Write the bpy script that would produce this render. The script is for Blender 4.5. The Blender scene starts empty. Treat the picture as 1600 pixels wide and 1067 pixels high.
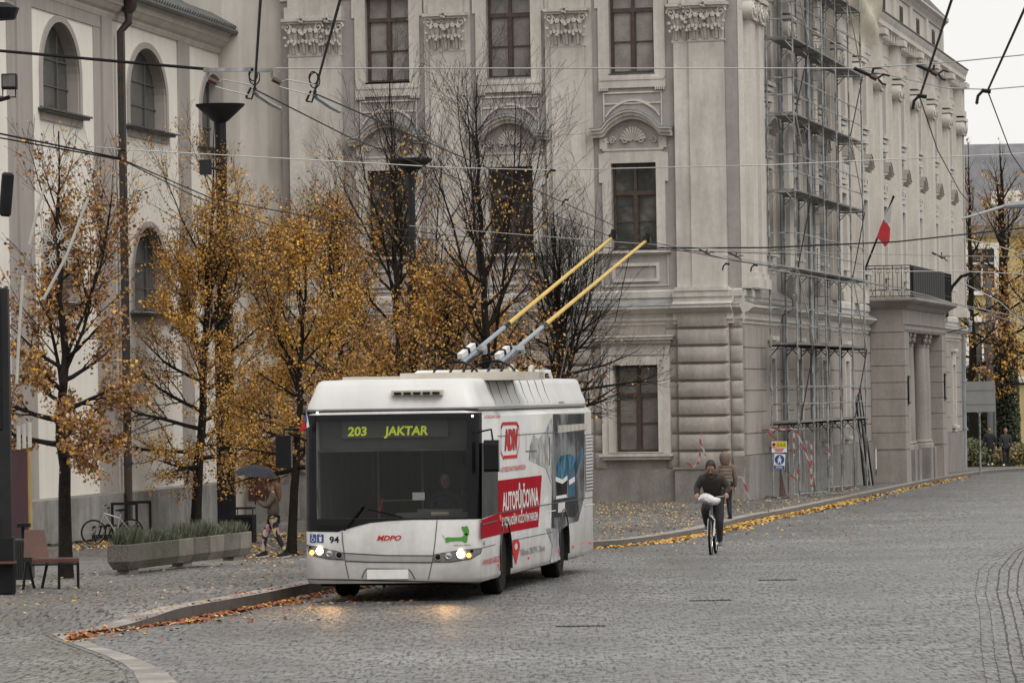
HAZE = False
import bpy, bmesh, math, random
from math import sin, cos, pi, radians as R
from mathutils import Matrix, Vector
random.seed(7)
C = bpy.context.scene.collection
# ---------------------------------------------------------------- camera
F = 7850.0          # focal length measured in pixels of the 1600 px wide photograph
CX, CY, H = 800.0, 617.0, 2.90
ROLL = R(.95)        # the photograph leans a little to the left
cam = bpy.data.cameras.new('camera'); camo = bpy.data.objects.new('camera', cam); C.objects.link(camo)
camo.matrix_world = Matrix.Translation((0, 0, H)) @ Matrix.Rotation(R(90), 4, 'X') @ Matrix.Rotation(-ROLL, 4, 'Z')
cam.sensor_width = 36; cam.lens = F / 1600 * 36
cam.shift_y = (CY - 533.5) * cos(ROLL) / 1600; cam.shift_x = -(CY - 533.5) * sin(ROLL) / 1600
cam.clip_start = 0.5; cam.clip_end = 3000
bpy.context.scene.camera = camo
# ---------------------------------------------------------------- sky, sun, exposure
world = bpy.data.worlds.new('World'); bpy.context.scene.world = world; world.use_nodes = True
wn = world.node_tree; wn.nodes.clear()
sky = wn.nodes.new('ShaderNodeTexSky'); sky.sky_type = 'NISHITA'; sky.sun_disc = False
SUN_EL, SUN_ROT = 52, 250
sky.sun_elevation = R(SUN_EL); sky.sun_rotation = R(SUN_ROT); sky.dust_density = 1.5; sky.air_density = 1.2; sky.ozone_density = .6
hsv = wn.nodes.new('ShaderNodeHueSaturation'); hsv.inputs['Saturation'].default_value = .06     # the cloud cover takes the blue out
bg = wn.nodes.new('ShaderNodeBackground'); bg.inputs['Strength'].default_value = .15
wo = wn.nodes.new('ShaderNodeOutputWorld')
mixs = wn.nodes.new('ShaderNodeMixRGB'); mixs.inputs[0].default_value = .80; mixs.inputs[2].default_value = (5.3, 5.3, 5.3, 1)   # even cloud over the sky
tint = wn.nodes.new('ShaderNodeMixRGB'); tint.blend_type = 'MULTIPLY'; tint.inputs[0].default_value = 1; tint.inputs[2].default_value = (1.0, .98, .952, 1)
wn.links.new(sky.outputs[0], hsv.inputs['Color']); wn.links.new(hsv.outputs[0], mixs.inputs[1]); wn.links.new(mixs.outputs[0], tint.inputs[1])
wn.links.new(tint.outputs[0], bg.inputs['Color']); wn.links.new(bg.outputs[0], wo.inputs['Surface'])
sl = bpy.data.lights.new('sun', 'SUN'); sl.energy = 1.5; sl.angle = R(40); sl.color = (1, .97, .93)
so = bpy.data.objects.new('sun', sl); C.objects.link(so); so.rotation_euler = (R(90 - SUN_EL), 0, R(35))
sc = bpy.context.scene
sc.view_settings.view_transform = 'Standard'; sc.view_settings.look = 'None'
sc.view_settings.gamma = 1; sc.view_settings.exposure = .29
sc.cycles.use_denoising = True
sc.cycles.max_bounces = 6; sc.cycles.transparent_max_bounces = 12
sc.cycles.caustics_reflective = False; sc.cycles.caustics_refractive = False

# ---------------------------------------------------------------- helpers
def sm(t): t = max(0, min(1, t)); return t * t * (3 - 2 * t)
def roadz(Y): return -.0055 * max(0, Y - 80)
def U(px, py):
    x, y = px - 800, py - 533.5
    return 800 + x*cos(ROLL) - y*sin(ROLL), 533.5 + y*cos(ROLL) + x*sin(ROLL)
def pavz(X, Y):
    s = sm((-X - .5) / 4)
    return roadz(Y) + .004 + (.165 - .045 * sm((Y - 80) / 12)) * sm((Y - 62.5) / 4) - .02 * max(0, min(28, Y - 84)) * s
def G(px, py, road=False):                       # the ground point seen at a pixel of the photograph
    px, py = U(px, py); a, b = (px - CX) / F, (py - CY) / F
    lo, hi = 25, 400
    for _ in range(50):
        m = (lo + hi) / 2
        z = roadz(m) if road else pavz(a * m, m)
        if (H - z) / m > b: lo = m
        else: hi = m
    return Vector((a * lo, lo, roadz(lo) if road else pavz(a * lo, lo)))
def P(px, py, D): px, py = U(px, py); return Vector(((px - CX) / F * D, D, H - (py - CY) / F * D))
def PZ(px, py, z): return P(px, py, (H - z) * F / (U(px, py)[1] - CY))

class MB:
    def __init__(s): s.v = []; s.f = []; s.m = []
    def add(s, vs, fs, mi=0):
        n = len(s.v); s.v += [tuple(v) for v in vs]
        for f in fs: s.f.append(tuple(i + n for i in f)); s.m.append(mi)
        return s
    def box(s, x0, x1, y0, y1, z0, z1, mi=0, M=None):
        vs = [Vector(p) for p in ((x0,y0,z0),(x1,y0,z0),(x1,y1,z0),(x0,y1,z0),(x0,y0,z1),(x1,y0,z1),(x1,y1,z1),(x0,y1,z1))]
        if M is not None: vs = [M @ v for v in vs]
        return s.add(vs, [(0,3,2,1),(4,5,6,7),(0,1,5,4),(1,2,6,5),(2,3,7,6),(3,0,4,7)], mi)
    def tube(s, pts, rs, n=6, mi=0, cap=True, closed=False):
        pts = [Vector(p) for p in pts]
        if not isinstance(rs, (list, tuple)): rs = [rs] * len(pts)
        L = len(pts); vs = []; up = None
        for i, p in enumerate(pts):
            if closed: d = pts[(i+1) % L] - pts[i-1]
            else: d = pts[min(i+1, L-1)] - pts[max(i-1, 0)]
            if d.length < 1e-9: d = Vector((0,0,1))
            d.normalize()
            if up is None: up = d.orthogonal()
            a = (up - d * up.dot(d))
            if a.length < 1e-6: a = d.orthogonal()
            a.normalize(); up = a; b = d.cross(a)
            for k in range(n):
                t = 2 * pi * k / n; vs.append(p + (a * cos(t) + b * sin(t)) * rs[i])
        fs = []
        for i in range(L if closed else L - 1):
            j = (i + 1) % L
            for k in range(n):
                q = (k + 1) % n; fs.append((i*n+k, i*n+q, j*n+q, j*n+k))
        if cap and not closed: fs.append(tuple(range(n))[::-1]); fs.append(tuple((L-1)*n + k for k in range(n)))
        return s.add(vs, fs, mi)
    def rings(s, rings, mi=0, cap0=True, cap1=True, close=True):      # list of equally long point rings
        n = len(rings[0]); vs = [p for r in rings for p in r]; fs = []
        for i in range(len(rings) - 1):
            for k in range(n if close else n - 1):
                q = (k + 1) % n; fs.append((i*n+k, i*n+q, (i+1)*n+q, (i+1)*n+k))
        if cap0: fs.append(tuple(range(n))[::-1])
        if cap1: fs.append(tuple((len(rings)-1)*n + k for k in range(n)))
        return s.add(vs, fs, mi)
    def lathe(s, prof, c=(0,0,0), n=16, mi=0, ax='z'):
        c = Vector(c); rr = []
        for r, h in prof:
            ring = []
            for k in range(n):
                t = 2*pi*k/n
                o = (r*cos(t), r*sin(t), h) if ax == 'z' else ((r*cos(t), h, r*sin(t)) if ax == 'y' else (h, r*cos(t), r*sin(t)))
                ring.append(c + Vector(o))
            rr.append(ring)
        return s.rings(rr, mi)
    def prism(s, poly, y0, y1, mi=0, M=None):     # polygon in (x,z) given depth along y (or through matrix M)
        n = len(poly); vs = [Vector((x, y0, z)) for x, z in poly] + [Vector((x, y1, z)) for x, z in poly]
        if M is not None: vs = [M @ v for v in vs]
        fs = [tuple(range(n)), tuple(range(n, 2*n))[::-1]] + [(i, i+n, (i+1)%n+n, (i+1)%n) for i in range(n)]
        return s.add(vs, fs, mi)
    def build(s, name, mats, parent=None, loc=None, rz=None, smooth=False, M=None, bevel=0):
        me = bpy.data.meshes.new(name); me.from_pydata(s.v, [], s.f)
        if not isinstance(mats, (list, tuple)): mats = [mats]
        for m in mats: me.materials.append(m)
        if len(mats) > 1: me.polygons.foreach_set('material_index', s.m)
        me.update()
        if smooth == 'fix' or smooth is True or bevel:
            bm = bmesh.new(); bm.from_mesh(me); bmesh.ops.recalc_face_normals(bm, faces=bm.faces); bm.to_mesh(me); bm.free()
        if smooth:
            me.polygons.foreach_set('use_smooth', [True] * len(me.polygons))
            try: me.set_sharp_from_angle(angle=R(38))
            except Exception: pass
        o = bpy.data.objects.new(name, me); C.objects.link(o)
        if parent: o.parent = parent
        if loc is not None: o.location = loc
        if rz is not None: o.rotation_euler = (0, 0, rz)
        if M is not None: o.matrix_local = M
        if bevel:
            b = o.modifiers.new('bevel', 'BEVEL'); b.width = bevel; b.segments = 1; b.limit_method = 'ANGLE'; b.angle_limit = R(40)
        return o
def tag(o, label=None, cat=None, group=None, kind=None):
    if label: o['label'] = label
    if cat: o['category'] = cat
    if group: o['group'] = group
    if kind: o['kind'] = kind
    return o
def empty(name, loc, rz=0, label=None, cat=None, group=None):
    o = bpy.data.objects.new(name, None); C.objects.link(o); o.location = loc; o.rotation_euler = (0, 0, rz); o.empty_display_size = .3
    return tag(o, label, cat, group)
def dup(o, parent=None, loc=None, rz=None, label=None, M=None):
    c = o.copy(); C.objects.link(c)
    if parent: c.parent = parent
    if loc is not None: c.location = loc
    if rz is not None: c.rotation_euler = (0, 0, rz)
    if M is not None: c.matrix_local = M
    if label: c['label'] = label
    for ch in o.children:
        dup(ch, c)
    return c
def frame(x, y, z):                              # matrix whose columns are the given axes
    return Matrix((( x[0], y[0], z[0], 0), (x[1], y[1], z[1], 0), (x[2], y[2], z[2], 0), (0, 0, 0, 1)))

# ---------------------------------------------------------------- materials
def mat(name, col, rough=.7, var=.12, vs=1.2, bump=0, bs=30, metal=0, streak=0, spec=.5, fine=0, coat=0, two=None, emit=None, orand=0):
    m = bpy.data.materials.new(name); m.use_nodes = True; nt = m.node_tree; b = nt.nodes['Principled BSDF']
    b.inputs['Base Color'].default_value = (*col, 1); b.inputs['Roughness'].default_value = rough; b.inputs['Metallic'].default_value = metal
    b.inputs['Specular IOR Level'].default_value = spec; b.inputs['Coat Weight'].default_value = coat
    if emit: b.inputs['Emission Color'].default_value = (*emit[0], 1); b.inputs['Emission Strength'].default_value = emit[1]
    N = nt.nodes.new; L = nt.links.new
    tc = N('ShaderNodeTexCoord'); src = tc.outputs['Object']
    cur = None
    def noise(scale, detail=5, vec=None, w=None):
        n = N('ShaderNodeTexNoise'); n.inputs['Scale'].default_value = scale; n.inputs['Detail'].default_value = detail
        n.inputs['Roughness'].default_value = .62; L(vec or src, n.inputs['Vector']); return n.outputs['Fac']
    def ramp(fac, lo, hi, a=.35, b_=.65):
        r = N('ShaderNodeMapRange'); L(fac, r.inputs['Value']); r.inputs['From Min'].default_value = a; r.inputs['From Max'].default_value = b_
        r.inputs['To Min'].default_value = lo; r.inputs['To Max'].default_value = hi; return r.outputs['Result']
    def mul(colsock, facsock):
        x = N('ShaderNodeMixRGB'); x.blend_type = 'MULTIPLY'; x.inputs[0].default_value = 1
        if colsock is None: x.inputs[1].default_value = (*col, 1)
        else: L(colsock, x.inputs[1])
        L(facsock, x.inputs[2]); return x.outputs[0]
    if two:
        x = N('ShaderNodeMixRGB'); x.inputs[1].default_value = (*col, 1); x.inputs[2].default_value = (*two[0], 1)
        L(ramp(noise(two[1], 4), 0, 1, .47, .56), x.inputs[0]); cur = x.outputs[0]
    if var: cur = mul(cur, ramp(noise(vs), 1 - var, 1 + var))
    if orand:
        oi = N('ShaderNodeObjectInfo'); cur = mul(cur, ramp(oi.outputs['Random'], 1 - orand, 1 + orand, 0, 1))
    if fine: cur = mul(cur, ramp(noise(vs * 14, 3), 1 - fine, 1 + fine))
    if streak:
        mp = N('ShaderNodeMapping'); mp.inputs['Scale'].default_value = (1.6, 1.6, .22); L(src, mp.inputs['Vector'])
        cur = mul(cur, ramp(noise(1.3, 6, mp.outputs[0]), 1 - streak, 1.03, .3, .62))
    if cur is not None: L(cur, b.inputs['Base Color'])
    if bump:
        bn = N('ShaderNodeBump'); bn.inputs['Strength'].default_value = bump; bn.inputs['Distance'].default_value = .02
        L(noise(bs, 3), bn.inputs['Height']); L(bn.outputs[0], b.inputs['Normal'])
    return m
def plain(name, col, rough=.5, **k): return mat(name, col, rough, var=.06, vs=6, **k)
M = {}
M['stucco_light'] = mat('palace_cream_stucco', (.58, .545, .50), .85, .10, .5, .25, 25, streak=.3, fine=.05, two=((.52, .485, .445), .28))
M['stucco_grey'] = mat('palace_grey_stucco', (.335, .305, .29), .85, .11, .6, .25, 25, streak=.2, fine=.05)
M['rustic'] = mat('rusticated_stone', (.37, .335, .305), .85, .13, .8, .4, 22, streak=.22, fine=.09)
M['side_stucco'] = mat('palace_side_stucco', (.57, .535, .485), .85, .08, .5, .3, 20, streak=.20, fine=.05)
M['plinth'] = mat('plinth_stone', (.24, .22, .205), .8, .16, 1.0, .4, 18, streak=.25, fine=.1)
M['church_white'] = mat('church_limewash', (.78, .74, .67), .85, .05, .35, .15, 25, streak=.08)
M['church_grey'] = mat('church_grey_band', (.36, .325, .30), .85, .07, .6, .2, 25, streak=.12)
M['church_plinth'] = mat('church_plinth', (.27, .26, .245), .85, .22, .9, .35, 15, streak=.32, fine=.1)
M['zinc'] = mat('zinc_flashing', (.30, .32, .34), .45, .15, 3, metal=.3)
M['tile'] = mat('dark_roof_tiles', (.075, .078, .075), .6, .3, 4, .5, 20, fine=.2)
M['wood_brown'] = mat('brown_window_frames', (.066, .043, .033), .6, .25, 5)
M['glass_curtain'] = mat('curtained_panes', (.235, .215, .20), .12, .22, 1.3, fine=.1, orand=.3)
M['glass_dark'] = mat('dark_panes', (.035, .037, .034), .08, .5, 1.2, orand=.4, two=((.09,.085,.075), .9))
M['glass_church'] = mat('church_panes', (.05, .055, .053), .18, .35, 1.5, fine=.2)
M['lead'] = mat('lead_bars', (.10, .10, .10), .6)
M['iron'] = mat('black_iron', (.010, .010, .011), .55, .2, 5, spec=.2)
M['galv'] = mat('galvanised_tubes', (.30, .315, .32), .5, .25, 5, metal=.2, two=((.15, .145, .135), 2.2))
M['deckwood'] = mat('scaffold_planks', (.20, .19, .175), .8, .3, 4, fine=.15)
M['bark'] = mat('wet_bark', (.017, .014, .012), .75, .35, 9, .8, 30, spec=.15)
M['leaf_a'] = mat('amber_leaves', (.58, .32, .045), .5, .3, 9)
M['leaf_b'] = mat('russet_leaves', (.27, .13, .06), .6, .3, 9)
M['leaf_c'] = mat('ochre_leaves', (.36, .20, .06), .55, .3, 9)
M['leaf_y'] = mat('fallen_yellow_leaves', (.62, .36, .05), .6, .3, 5)
M['leaf_r'] = mat('fallen_russet_leaves', (.27, .085, .03), .6, .35, 5)
M['leaf_o'] = mat('fallen_pale_leaves', (.46, .34, .20), .6, .35, 5)
# ================================================================= GROUND
def setts(name, col, sx, sy, angle, gap=.35, wet=.4, warp=.05, moss=None, bump=.9, big=.3):
    m = bpy.data.materials.new(name); m.use_nodes = True; nt = m.node_tree; b = nt.nodes['Principled BSDF']; N = nt.nodes.new; L = nt.links.new
    tc = N('ShaderNodeTexCoord')
    wz = N('ShaderNodeTexNoise'); wz.inputs['Scale'].default_value = .55; wz.inputs['Detail'].default_value = 3; L(tc.outputs['Object'], wz.inputs['Vector'])
    vm = N('ShaderNodeVectorMath'); vm.operation = 'MULTIPLY_ADD'; L(wz.outputs['Color'], vm.inputs[0]); vm.inputs[1].default_value = (warp*10,)*3; L(tc.outputs['Object'], vm.inputs[2])
    mp = N('ShaderNodeMapping'); mp.inputs['Rotation'].default_value = (0, 0, angle); mp.inputs['Scale'].default_value = (1/sx, 1/sy, 1); L(vm.outputs[0], mp.inputs['Vector'])
    vo = N('ShaderNodeTexVoronoi'); vo.voronoi_dimensions = '2D'; vo.inputs['Scale'].default_value = 1; vo.inputs['Randomness'].default_value = .62; vo.distance = 'MINKOWSKI'
    vo.inputs['Exponent'].default_value = 3.5
    L(mp.outputs[0], vo.inputs['Vector'])
    edge = N('ShaderNodeMapRange'); edge.interpolation_type = 'SMOOTHSTEP'; L(vo.outputs['Distance'], edge.inputs['Value'])
    edge.inputs['From Min'].default_value = .38; edge.inputs['From Max'].default_value = .62; edge.inputs['To Min'].default_value = 1; edge.inputs['To Max'].default_value = 0
    # uneven wear, broad and fine
    n1 = N('ShaderNodeTexNoise'); n1.inputs['Scale'].default_value = .28; n1.inputs['Detail'].default_value = 5; L(tc.outputs['Object'], n1.inputs['Vector'])
    r1 = N('ShaderNodeMapRange'); L(n1.outputs['Fac'], r1.inputs['Value']); r1.inputs['From Min'].default_value = .3; r1.inputs['From Max'].default_value = .7
    r1.inputs['To Min'].default_value = 1 - big; r1.inputs['To Max'].default_value = 1 + big
    ms = N('ShaderNodeMapping'); ms.inputs['Scale'].default_value = (19, 1.7, 1); L(tc.outputs['Object'], ms.inputs['Vector'])
    n2 = N('ShaderNodeTexNoise'); n2.inputs['Scale'].default_value = 1.05; n2.inputs['Detail'].default_value = 5; n2.inputs['Roughness'].default_value = .7; L(ms.outputs[0], n2.inputs['Vector'])
    r2 = N('ShaderNodeMapRange'); L(n2.outputs['Fac'], r2.inputs['Value']); r2.inputs['From Min'].default_value = .41; r2.inputs['From Max'].default_value = .485
    r2.inputs['To Min'].default_value = .16; r2.inputs['To Max'].default_value = 1.12
    rc = N('ShaderNodeMapRange'); L(vo.outputs['Color'], rc.inputs['Value']); rc.inputs['To Min'].default_value = .72; rc.inputs['To Max'].default_value = 1.25
    def mul(a, c):
        x = N('ShaderNodeMath'); x.operation = 'MULTIPLY'; L(a, x.inputs[0]); L(c, x.inputs[1]); return x.outputs[0]
    eg = N('ShaderNodeMapRange'); L(edge.outputs[0], eg.inputs['Value']); eg.inputs['To Min'].default_value = gap; eg.inputs['To Max'].default_value = 1
    mt = N('ShaderNodeMapping'); mt.inputs['Rotation'].default_value = (0, 0, .14); mt.inputs['Scale'].default_value = (.8, .07, 1); L(tc.outputs['Object'], mt.inputs['Vector'])
    n4 = N('ShaderNodeTexNoise'); n4.inputs['Scale'].default_value = 1.0; n4.inputs['Detail'].default_value = 4; L(mt.outputs[0], n4.inputs['Vector'])      # worn wheel tracks along the street
    r4 = N('ShaderNodeMapRange'); L(n4.outputs['Fac'], r4.inputs['Value']); r4.inputs['From Min'].default_value = .38; r4.inputs['From Max'].default_value = .62; r4.inputs['To Min'].default_value = .80; r4.inputs['To Max'].default_value = 1.12
    f = mul(r4.outputs[0], mul(mul(mul(r1.outputs[0], r2.outputs[0]), rc.outputs[0]), eg.outputs[0]))
    x = N('ShaderNodeMixRGB'); x.blend_type = 'MULTIPLY'; x.inputs[0].default_value = 1; x.inputs[1].default_value = (*col, 1); L(f, x.inputs[2])
    out = x.outputs[0]
    if moss:
        mm = N('ShaderNodeMixRGB'); L(out, mm.inputs[1]); mm.inputs[2].default_value = (*moss[0], 1)
        n3 = N('ShaderNodeTexNoise'); n3.inputs['Scale'].default_value = moss[1]; n3.inputs['Detail'].default_value = 6; L(tc.outputs['Object'], n3.inputs['Vector'])
        r3 = N('ShaderNodeMapRange'); L(n3.outputs['Fac'], r3.inputs['Value']); r3.inputs['From Min'].default_value = .48; r3.inputs['From Max'].default_value = .66; r3.inputs['To Max'].default_value = moss[2]
        L(r3.outputs[0], mm.inputs[0]); out = mm.outputs[0]
    L(out, b.inputs['Base Color'])
    rr = N('ShaderNodeMapRange'); L(n2.outputs['Fac'], rr.inputs['Value']); rr.inputs['From Min'].default_value = .35; rr.inputs['From Max'].default_value = .65
    rr.inputs['To Min'].default_value = wet + .22; rr.inputs['To Max'].default_value = wet; rw_ = N('ShaderNodeMapRange'); L(n4.outputs['Fac'], rw_.inputs['Value']); rw_.inputs['From Min'].default_value = .35; rw_.inputs['From Max'].default_value = .6; rw_.inputs['To Min'].default_value = .72; rw_.inputs['To Max'].default_value = 1.15; L(mul(rr.outputs[0], rw_.outputs[0]), b.inputs['Roughness'])
    b.inputs['Specular IOR Level'].default_value = .5
    hs = N('ShaderNodeMath'); hs.operation = 'MULTIPLY_ADD'; L(edge.outputs[0], hs.inputs[0]); hs.inputs[1].default_value = .02; 
    hn = N('ShaderNodeMath'); hn.operation = 'MULTIPLY'; L(n2.outputs['Fac'], hn.inputs[0]); hn.inputs[1].default_value = .05; L(hn.outputs[0], hs.inputs[2])
    bn = N('ShaderNodeBump'); bn.inputs['Strength'].default_value = bump; bn.inputs['Distance'].default_value = 1; L(hs.outputs[0], bn.inputs['Height']); L(bn.outputs[0], b.inputs['Normal'])
    return m
M['setts'] = setts('road_setts', (.172, .170, .168), .17, .17, .5, wet=.30)
M['setts_dark'] = setts('gutter_setts', (.15, .145, .14), .14, .14, .1, wet=.35)
M['entry_setts'] = setts('entry_setts', (.20, .193, .172), .13, .13, .2, wet=.5, moss=((.10, .105, .05), .5, .35))
M['pave'] = setts('pavement_setts', (.165, .155, .143), .09, .09, .14, wet=.5, moss=((.10, .085, .06), .35, .5), bump=.5, big=.35)
M['kerbstone'] = mat('granite_kerb', (.31, .29, .265), .6, .2, 1.2, .4, 20, fine=.12, two=((.24, .21, .185), 1.1))
M['moss'] = mat('mossy_verge', (.075, .07, .035), .9, .35, 1.5, .9, 12, fine=.25)
M['lead_gap'] = mat('joint_dirt', (.05, .04, .03), .9)

kpix = [(120,990),(160,987),(205,982),(260,974),(325,962),(400,948),(460,935),(530,920),(640,896),(730,876),(800,865),(880,859),(928,856.5),(975,853),(1020,847.5),(1060,841),(1103,832.5),(1171,814.5),(1237,802),(1320,784),(1420,762),(1480,749.5),(1545,739.5),(1600,735.5),(1660,731.5)]
kr = []
for px, py in kpix:
    p = G(px, py, True); kr.append((p.x, p.y))
# densify with a smooth curve
ker = []
for i in range(len(kr) - 1):
    p0 = Vector(kr[max(i-1, 0)]); p1 = Vector(kr[i]); p2 = Vector(kr[i+1]); p3 = Vector(kr[min(i+2, len(kr)-1)])
    for k in range(6):
        t = k / 6
        ker.append(.5 * ((2*p1) + (-p0 + p2) * t + (2*p0 - 5*p1 + 4*p2 - p3) * t*t + (-p0 + 3*p1 - 3*p2 + p3) * t**3))
ker.append(Vector(kr[-1]))
def kerb_x(Y):
    for a, b in zip(ker, ker[1:]):
        if a.y <= Y <= b.y: return a.x + (b.x - a.x) * (Y - a.y) / max(1e-6, b.y - a.y)
    return ker[0].x if Y < ker[0].y else ker[-1].x
# one big sheet to the horizon, with the crease where the street starts to fall
g = MB()
ys = sorted([-60, 0, 30, 60, 61.5, 62.5, 62.51, 80, 180, 260, 500, 2500] + [p.y for p in ker[3::3] if p.y > 63]); nx = 8
for y in ys:
    kx = kerb_x(y); lo = -1.6 if y > 62.505 and y < 300 else 0; r_ = roadz(y)
    for x, z in ((-1500, r_+lo), (-100, r_+lo), (kx-.29, r_+lo), (kx-.28, r_), (kx+2, r_), (kx+12, r_), (100, r_), (1500, r_)): g.v.append((x, y, z))
for i in range(len(ys)-1):
    for k in range(nx-1): g.f.append((i*nx+k, i*nx+k+1, (i+1)*nx+k+1, (i+1)*nx+k)); g.m.append(0)
tag(g.build('road', M['setts']), kind='structure')
# pavement sheet from the kerb to the left
def strip_pts(Y, x1):
    return [x1 - d for d in (0, .0, .5, 1.2, 2, 3, 4.5, 6, 9, 14, 30, 90)]
pv = MB(); cols = [.30, .6, 1.2, 2, 3, 4, 5, 7, 9, 12, 20, 60, 90]
yy = sorted(set([62.2, 63, 64, 65, 66] + [round(p.y, 3) for p in ker if p.y > 62.2] + [80, 84, 95]))
rows = [[(kerb_x(62.2) - d, 62.19, -.05) for d in cols]]
for Y in yy:
    kx = kerb_x(Y); rows.append([(kx - d, Y, pavz(kx - d, Y)) for d in cols])
n = len(cols)
for r in rows: pv.v += r
for i in range(len(rows)-1):
    for k in range(n-1): pv.f.append((i*n+k+1, i*n+k, (i+1)*n+k, (i+1)*n+k+1)); pv.m.append(0)
tag(pv.build('pavement', M['pave']), kind='structure')
# kerb: top and face, cut into stones
kb = MB(); acc = 0; stone = []
def kpt(i, d):                                  # kerb point offset by d to the left
    a = ker[max(i-1, 0)]; b = ker[min(i+1, len(ker)-1)]; t = (b - a).normalized(); nrm = Vector((-t.y, t.x))
    q = ker[i] + nrm * d; return q
dense = []
for a, b in zip(ker, ker[1:]):
    L_ = (b - a).length; k = max(1, int(L_ / 1.0))
    for j in range(k): dense.append(a + (b - a) * j / k)
dense.append(ker[-1])
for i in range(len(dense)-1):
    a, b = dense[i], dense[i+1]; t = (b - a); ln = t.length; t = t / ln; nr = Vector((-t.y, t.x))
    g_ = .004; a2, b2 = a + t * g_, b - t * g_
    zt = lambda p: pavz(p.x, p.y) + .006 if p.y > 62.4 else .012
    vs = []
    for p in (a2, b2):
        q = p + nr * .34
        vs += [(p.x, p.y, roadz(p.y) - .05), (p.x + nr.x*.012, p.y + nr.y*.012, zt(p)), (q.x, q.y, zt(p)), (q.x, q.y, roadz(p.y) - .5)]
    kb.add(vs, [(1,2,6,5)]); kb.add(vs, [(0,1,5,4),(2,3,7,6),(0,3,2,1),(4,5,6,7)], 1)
tag(kb.build('kerb', [M['kerbstone'], mat('wet_shaded_kerb_face', (.055, .047, .043), .5, .35, 1.5, .3, 20, fine=.15)]), kind='structure')  # upright faces: dark wet stain, with their shade also put into the colour
# flush band of pale stone that swings towards the camera, and the entry setts left of it
outer = [(120,990),(134,1001),(160,1012),(200,1024),(235,1038),(262,1052),(276,1067),(283,1085),(288,1130),(292,1250)]
inner = [(70,985),(95,999),(130,1012),(165,1025),(192,1037),(208,1050),(217,1067),(222,1085),(226,1130),(230,1250)]
fl = MB()
for i in range(len(outer)-1):
    a, b, c, d = [G(*q, True) for q in (outer[i], outer[i+1], inner[i+1], inner[i])]
    k = 3
    for j in range(k):
        p0 = a.lerp(b, (j + .02)/k); p1 = a.lerp(b, (j + .98)/k); q1 = d.lerp(c, (j + .98)/k); q0 = d.lerp(c, (j + .02)/k)
        fl.add([(v.x, v.y, .012) for v in (p0, q0, q1, p1)], [(0,3,2,1)])
tag(fl.build('flush_kerb', M['kerbstone']), kind='structure')
en = MB(); pts = [G(*q, True) for q in inner]
pl = [(p.x, p.y, .008) for p in pts]
en.add(pl + [(-30, pl[-1][1], .008), (-30, 62.3, .008)], [tuple(range(len(pl)+2))])
tag(en.build('entry_paving', M['entry_setts']), kind='structure')
gb = MB()                                        # narrow dark course beside the flush band
for i in range(len(inner)-1):
    a, b = G(*inner[i], True), G(*inner[i+1], True); gb.add([(a.x-.02, a.y, .014), (b.x-.02, b.y, .014), (b.x-.10, b.y, .014), (a.x-.10, a.y, .014)], [(0,1,2,3)])
tag(gb.build('edge_course', M['setts_dark']), kind='structure')
# rows of setts laid along the far right of the road (the curving dark joints)
jt = MB()
def rpath(pp, w, wob=.02):
    q = []
    for i in range(len(pp)-1):
        a, b = G(*pp[i], True), G(*pp[i+1], True); n_ = max(2, int((b-a).length/.3))
        for k in range(n_): q.append(a.lerp(b, k/n_))
    vs = []; 
    for p in q:
        dx = random.uniform(-wob, wob)*.4; ww = w * random.uniform(.3, 1.0)
        vs += [(p.x + dx - ww/2, p.y, roadz(p.y)+.005), (p.x + dx + ww/2, p.y, roadz(p.y)+.005)]
    fs = [(2*i, 2*i+1, 2*i+3, 2*i+2) for i in range(len(q)-1)]
    jt.add(vs, fs)
for k, dx in enumerate((0, 17, 33, -19, -36)):
    rpath([(1600+dx*1.4, 1300), (1588+dx*1.3, 1067), (1577+dx*1.2, 1020), (1567+dx, 960), (1558+dx*.95, 925), (1562+dx*.9, 890), (1585+dx*.6, 862), (1612+dx*.4, 848)], .030 if k in (0, 1, 2) else .010)
tag(jt.build('sett_joints', M['lead_gap']), kind='structure')
# slots (drain covers) in the road
for i, (px, py, w) in enumerate(((1215,906,62),(1110,938,66),(907,978,78))):
    p = G(px, py, True); d = MB(); hw = w/2/F*p.y
    d.box(-hw, hw, -.10, .10, 0, .006, 0); 
    for k in range(10): d.box(-hw+.03+k*hw*.195, -hw+.03+k*hw*.195+hw*.09, -.07, .07, .006, .012, 1)
    tag(d.build('drain_cover', [M['iron'], M['lead_gap']], loc=p), ['drain cover slot in the setts farthest up the road', 'middle drain cover slot in the setts between two others', 'drain cover slot in the setts nearest the trolleybus front'][i], 'drain cover', 'drain slots in the road')
# mossy verge along the church, a thin sheet
mv = MB(); Pc = [(x, y) for x, y in ((230,842),(330,812),(392,800),(470,802),(470,840),(330,838))]
q = [G(*p) for p in Pc]; mv.add([(p.x, p.y, p.z + .012) for p in q], [tuple(range(len(q)))])
tag(mv.build('mossy_ground', M['moss']), kind='structure')

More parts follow.
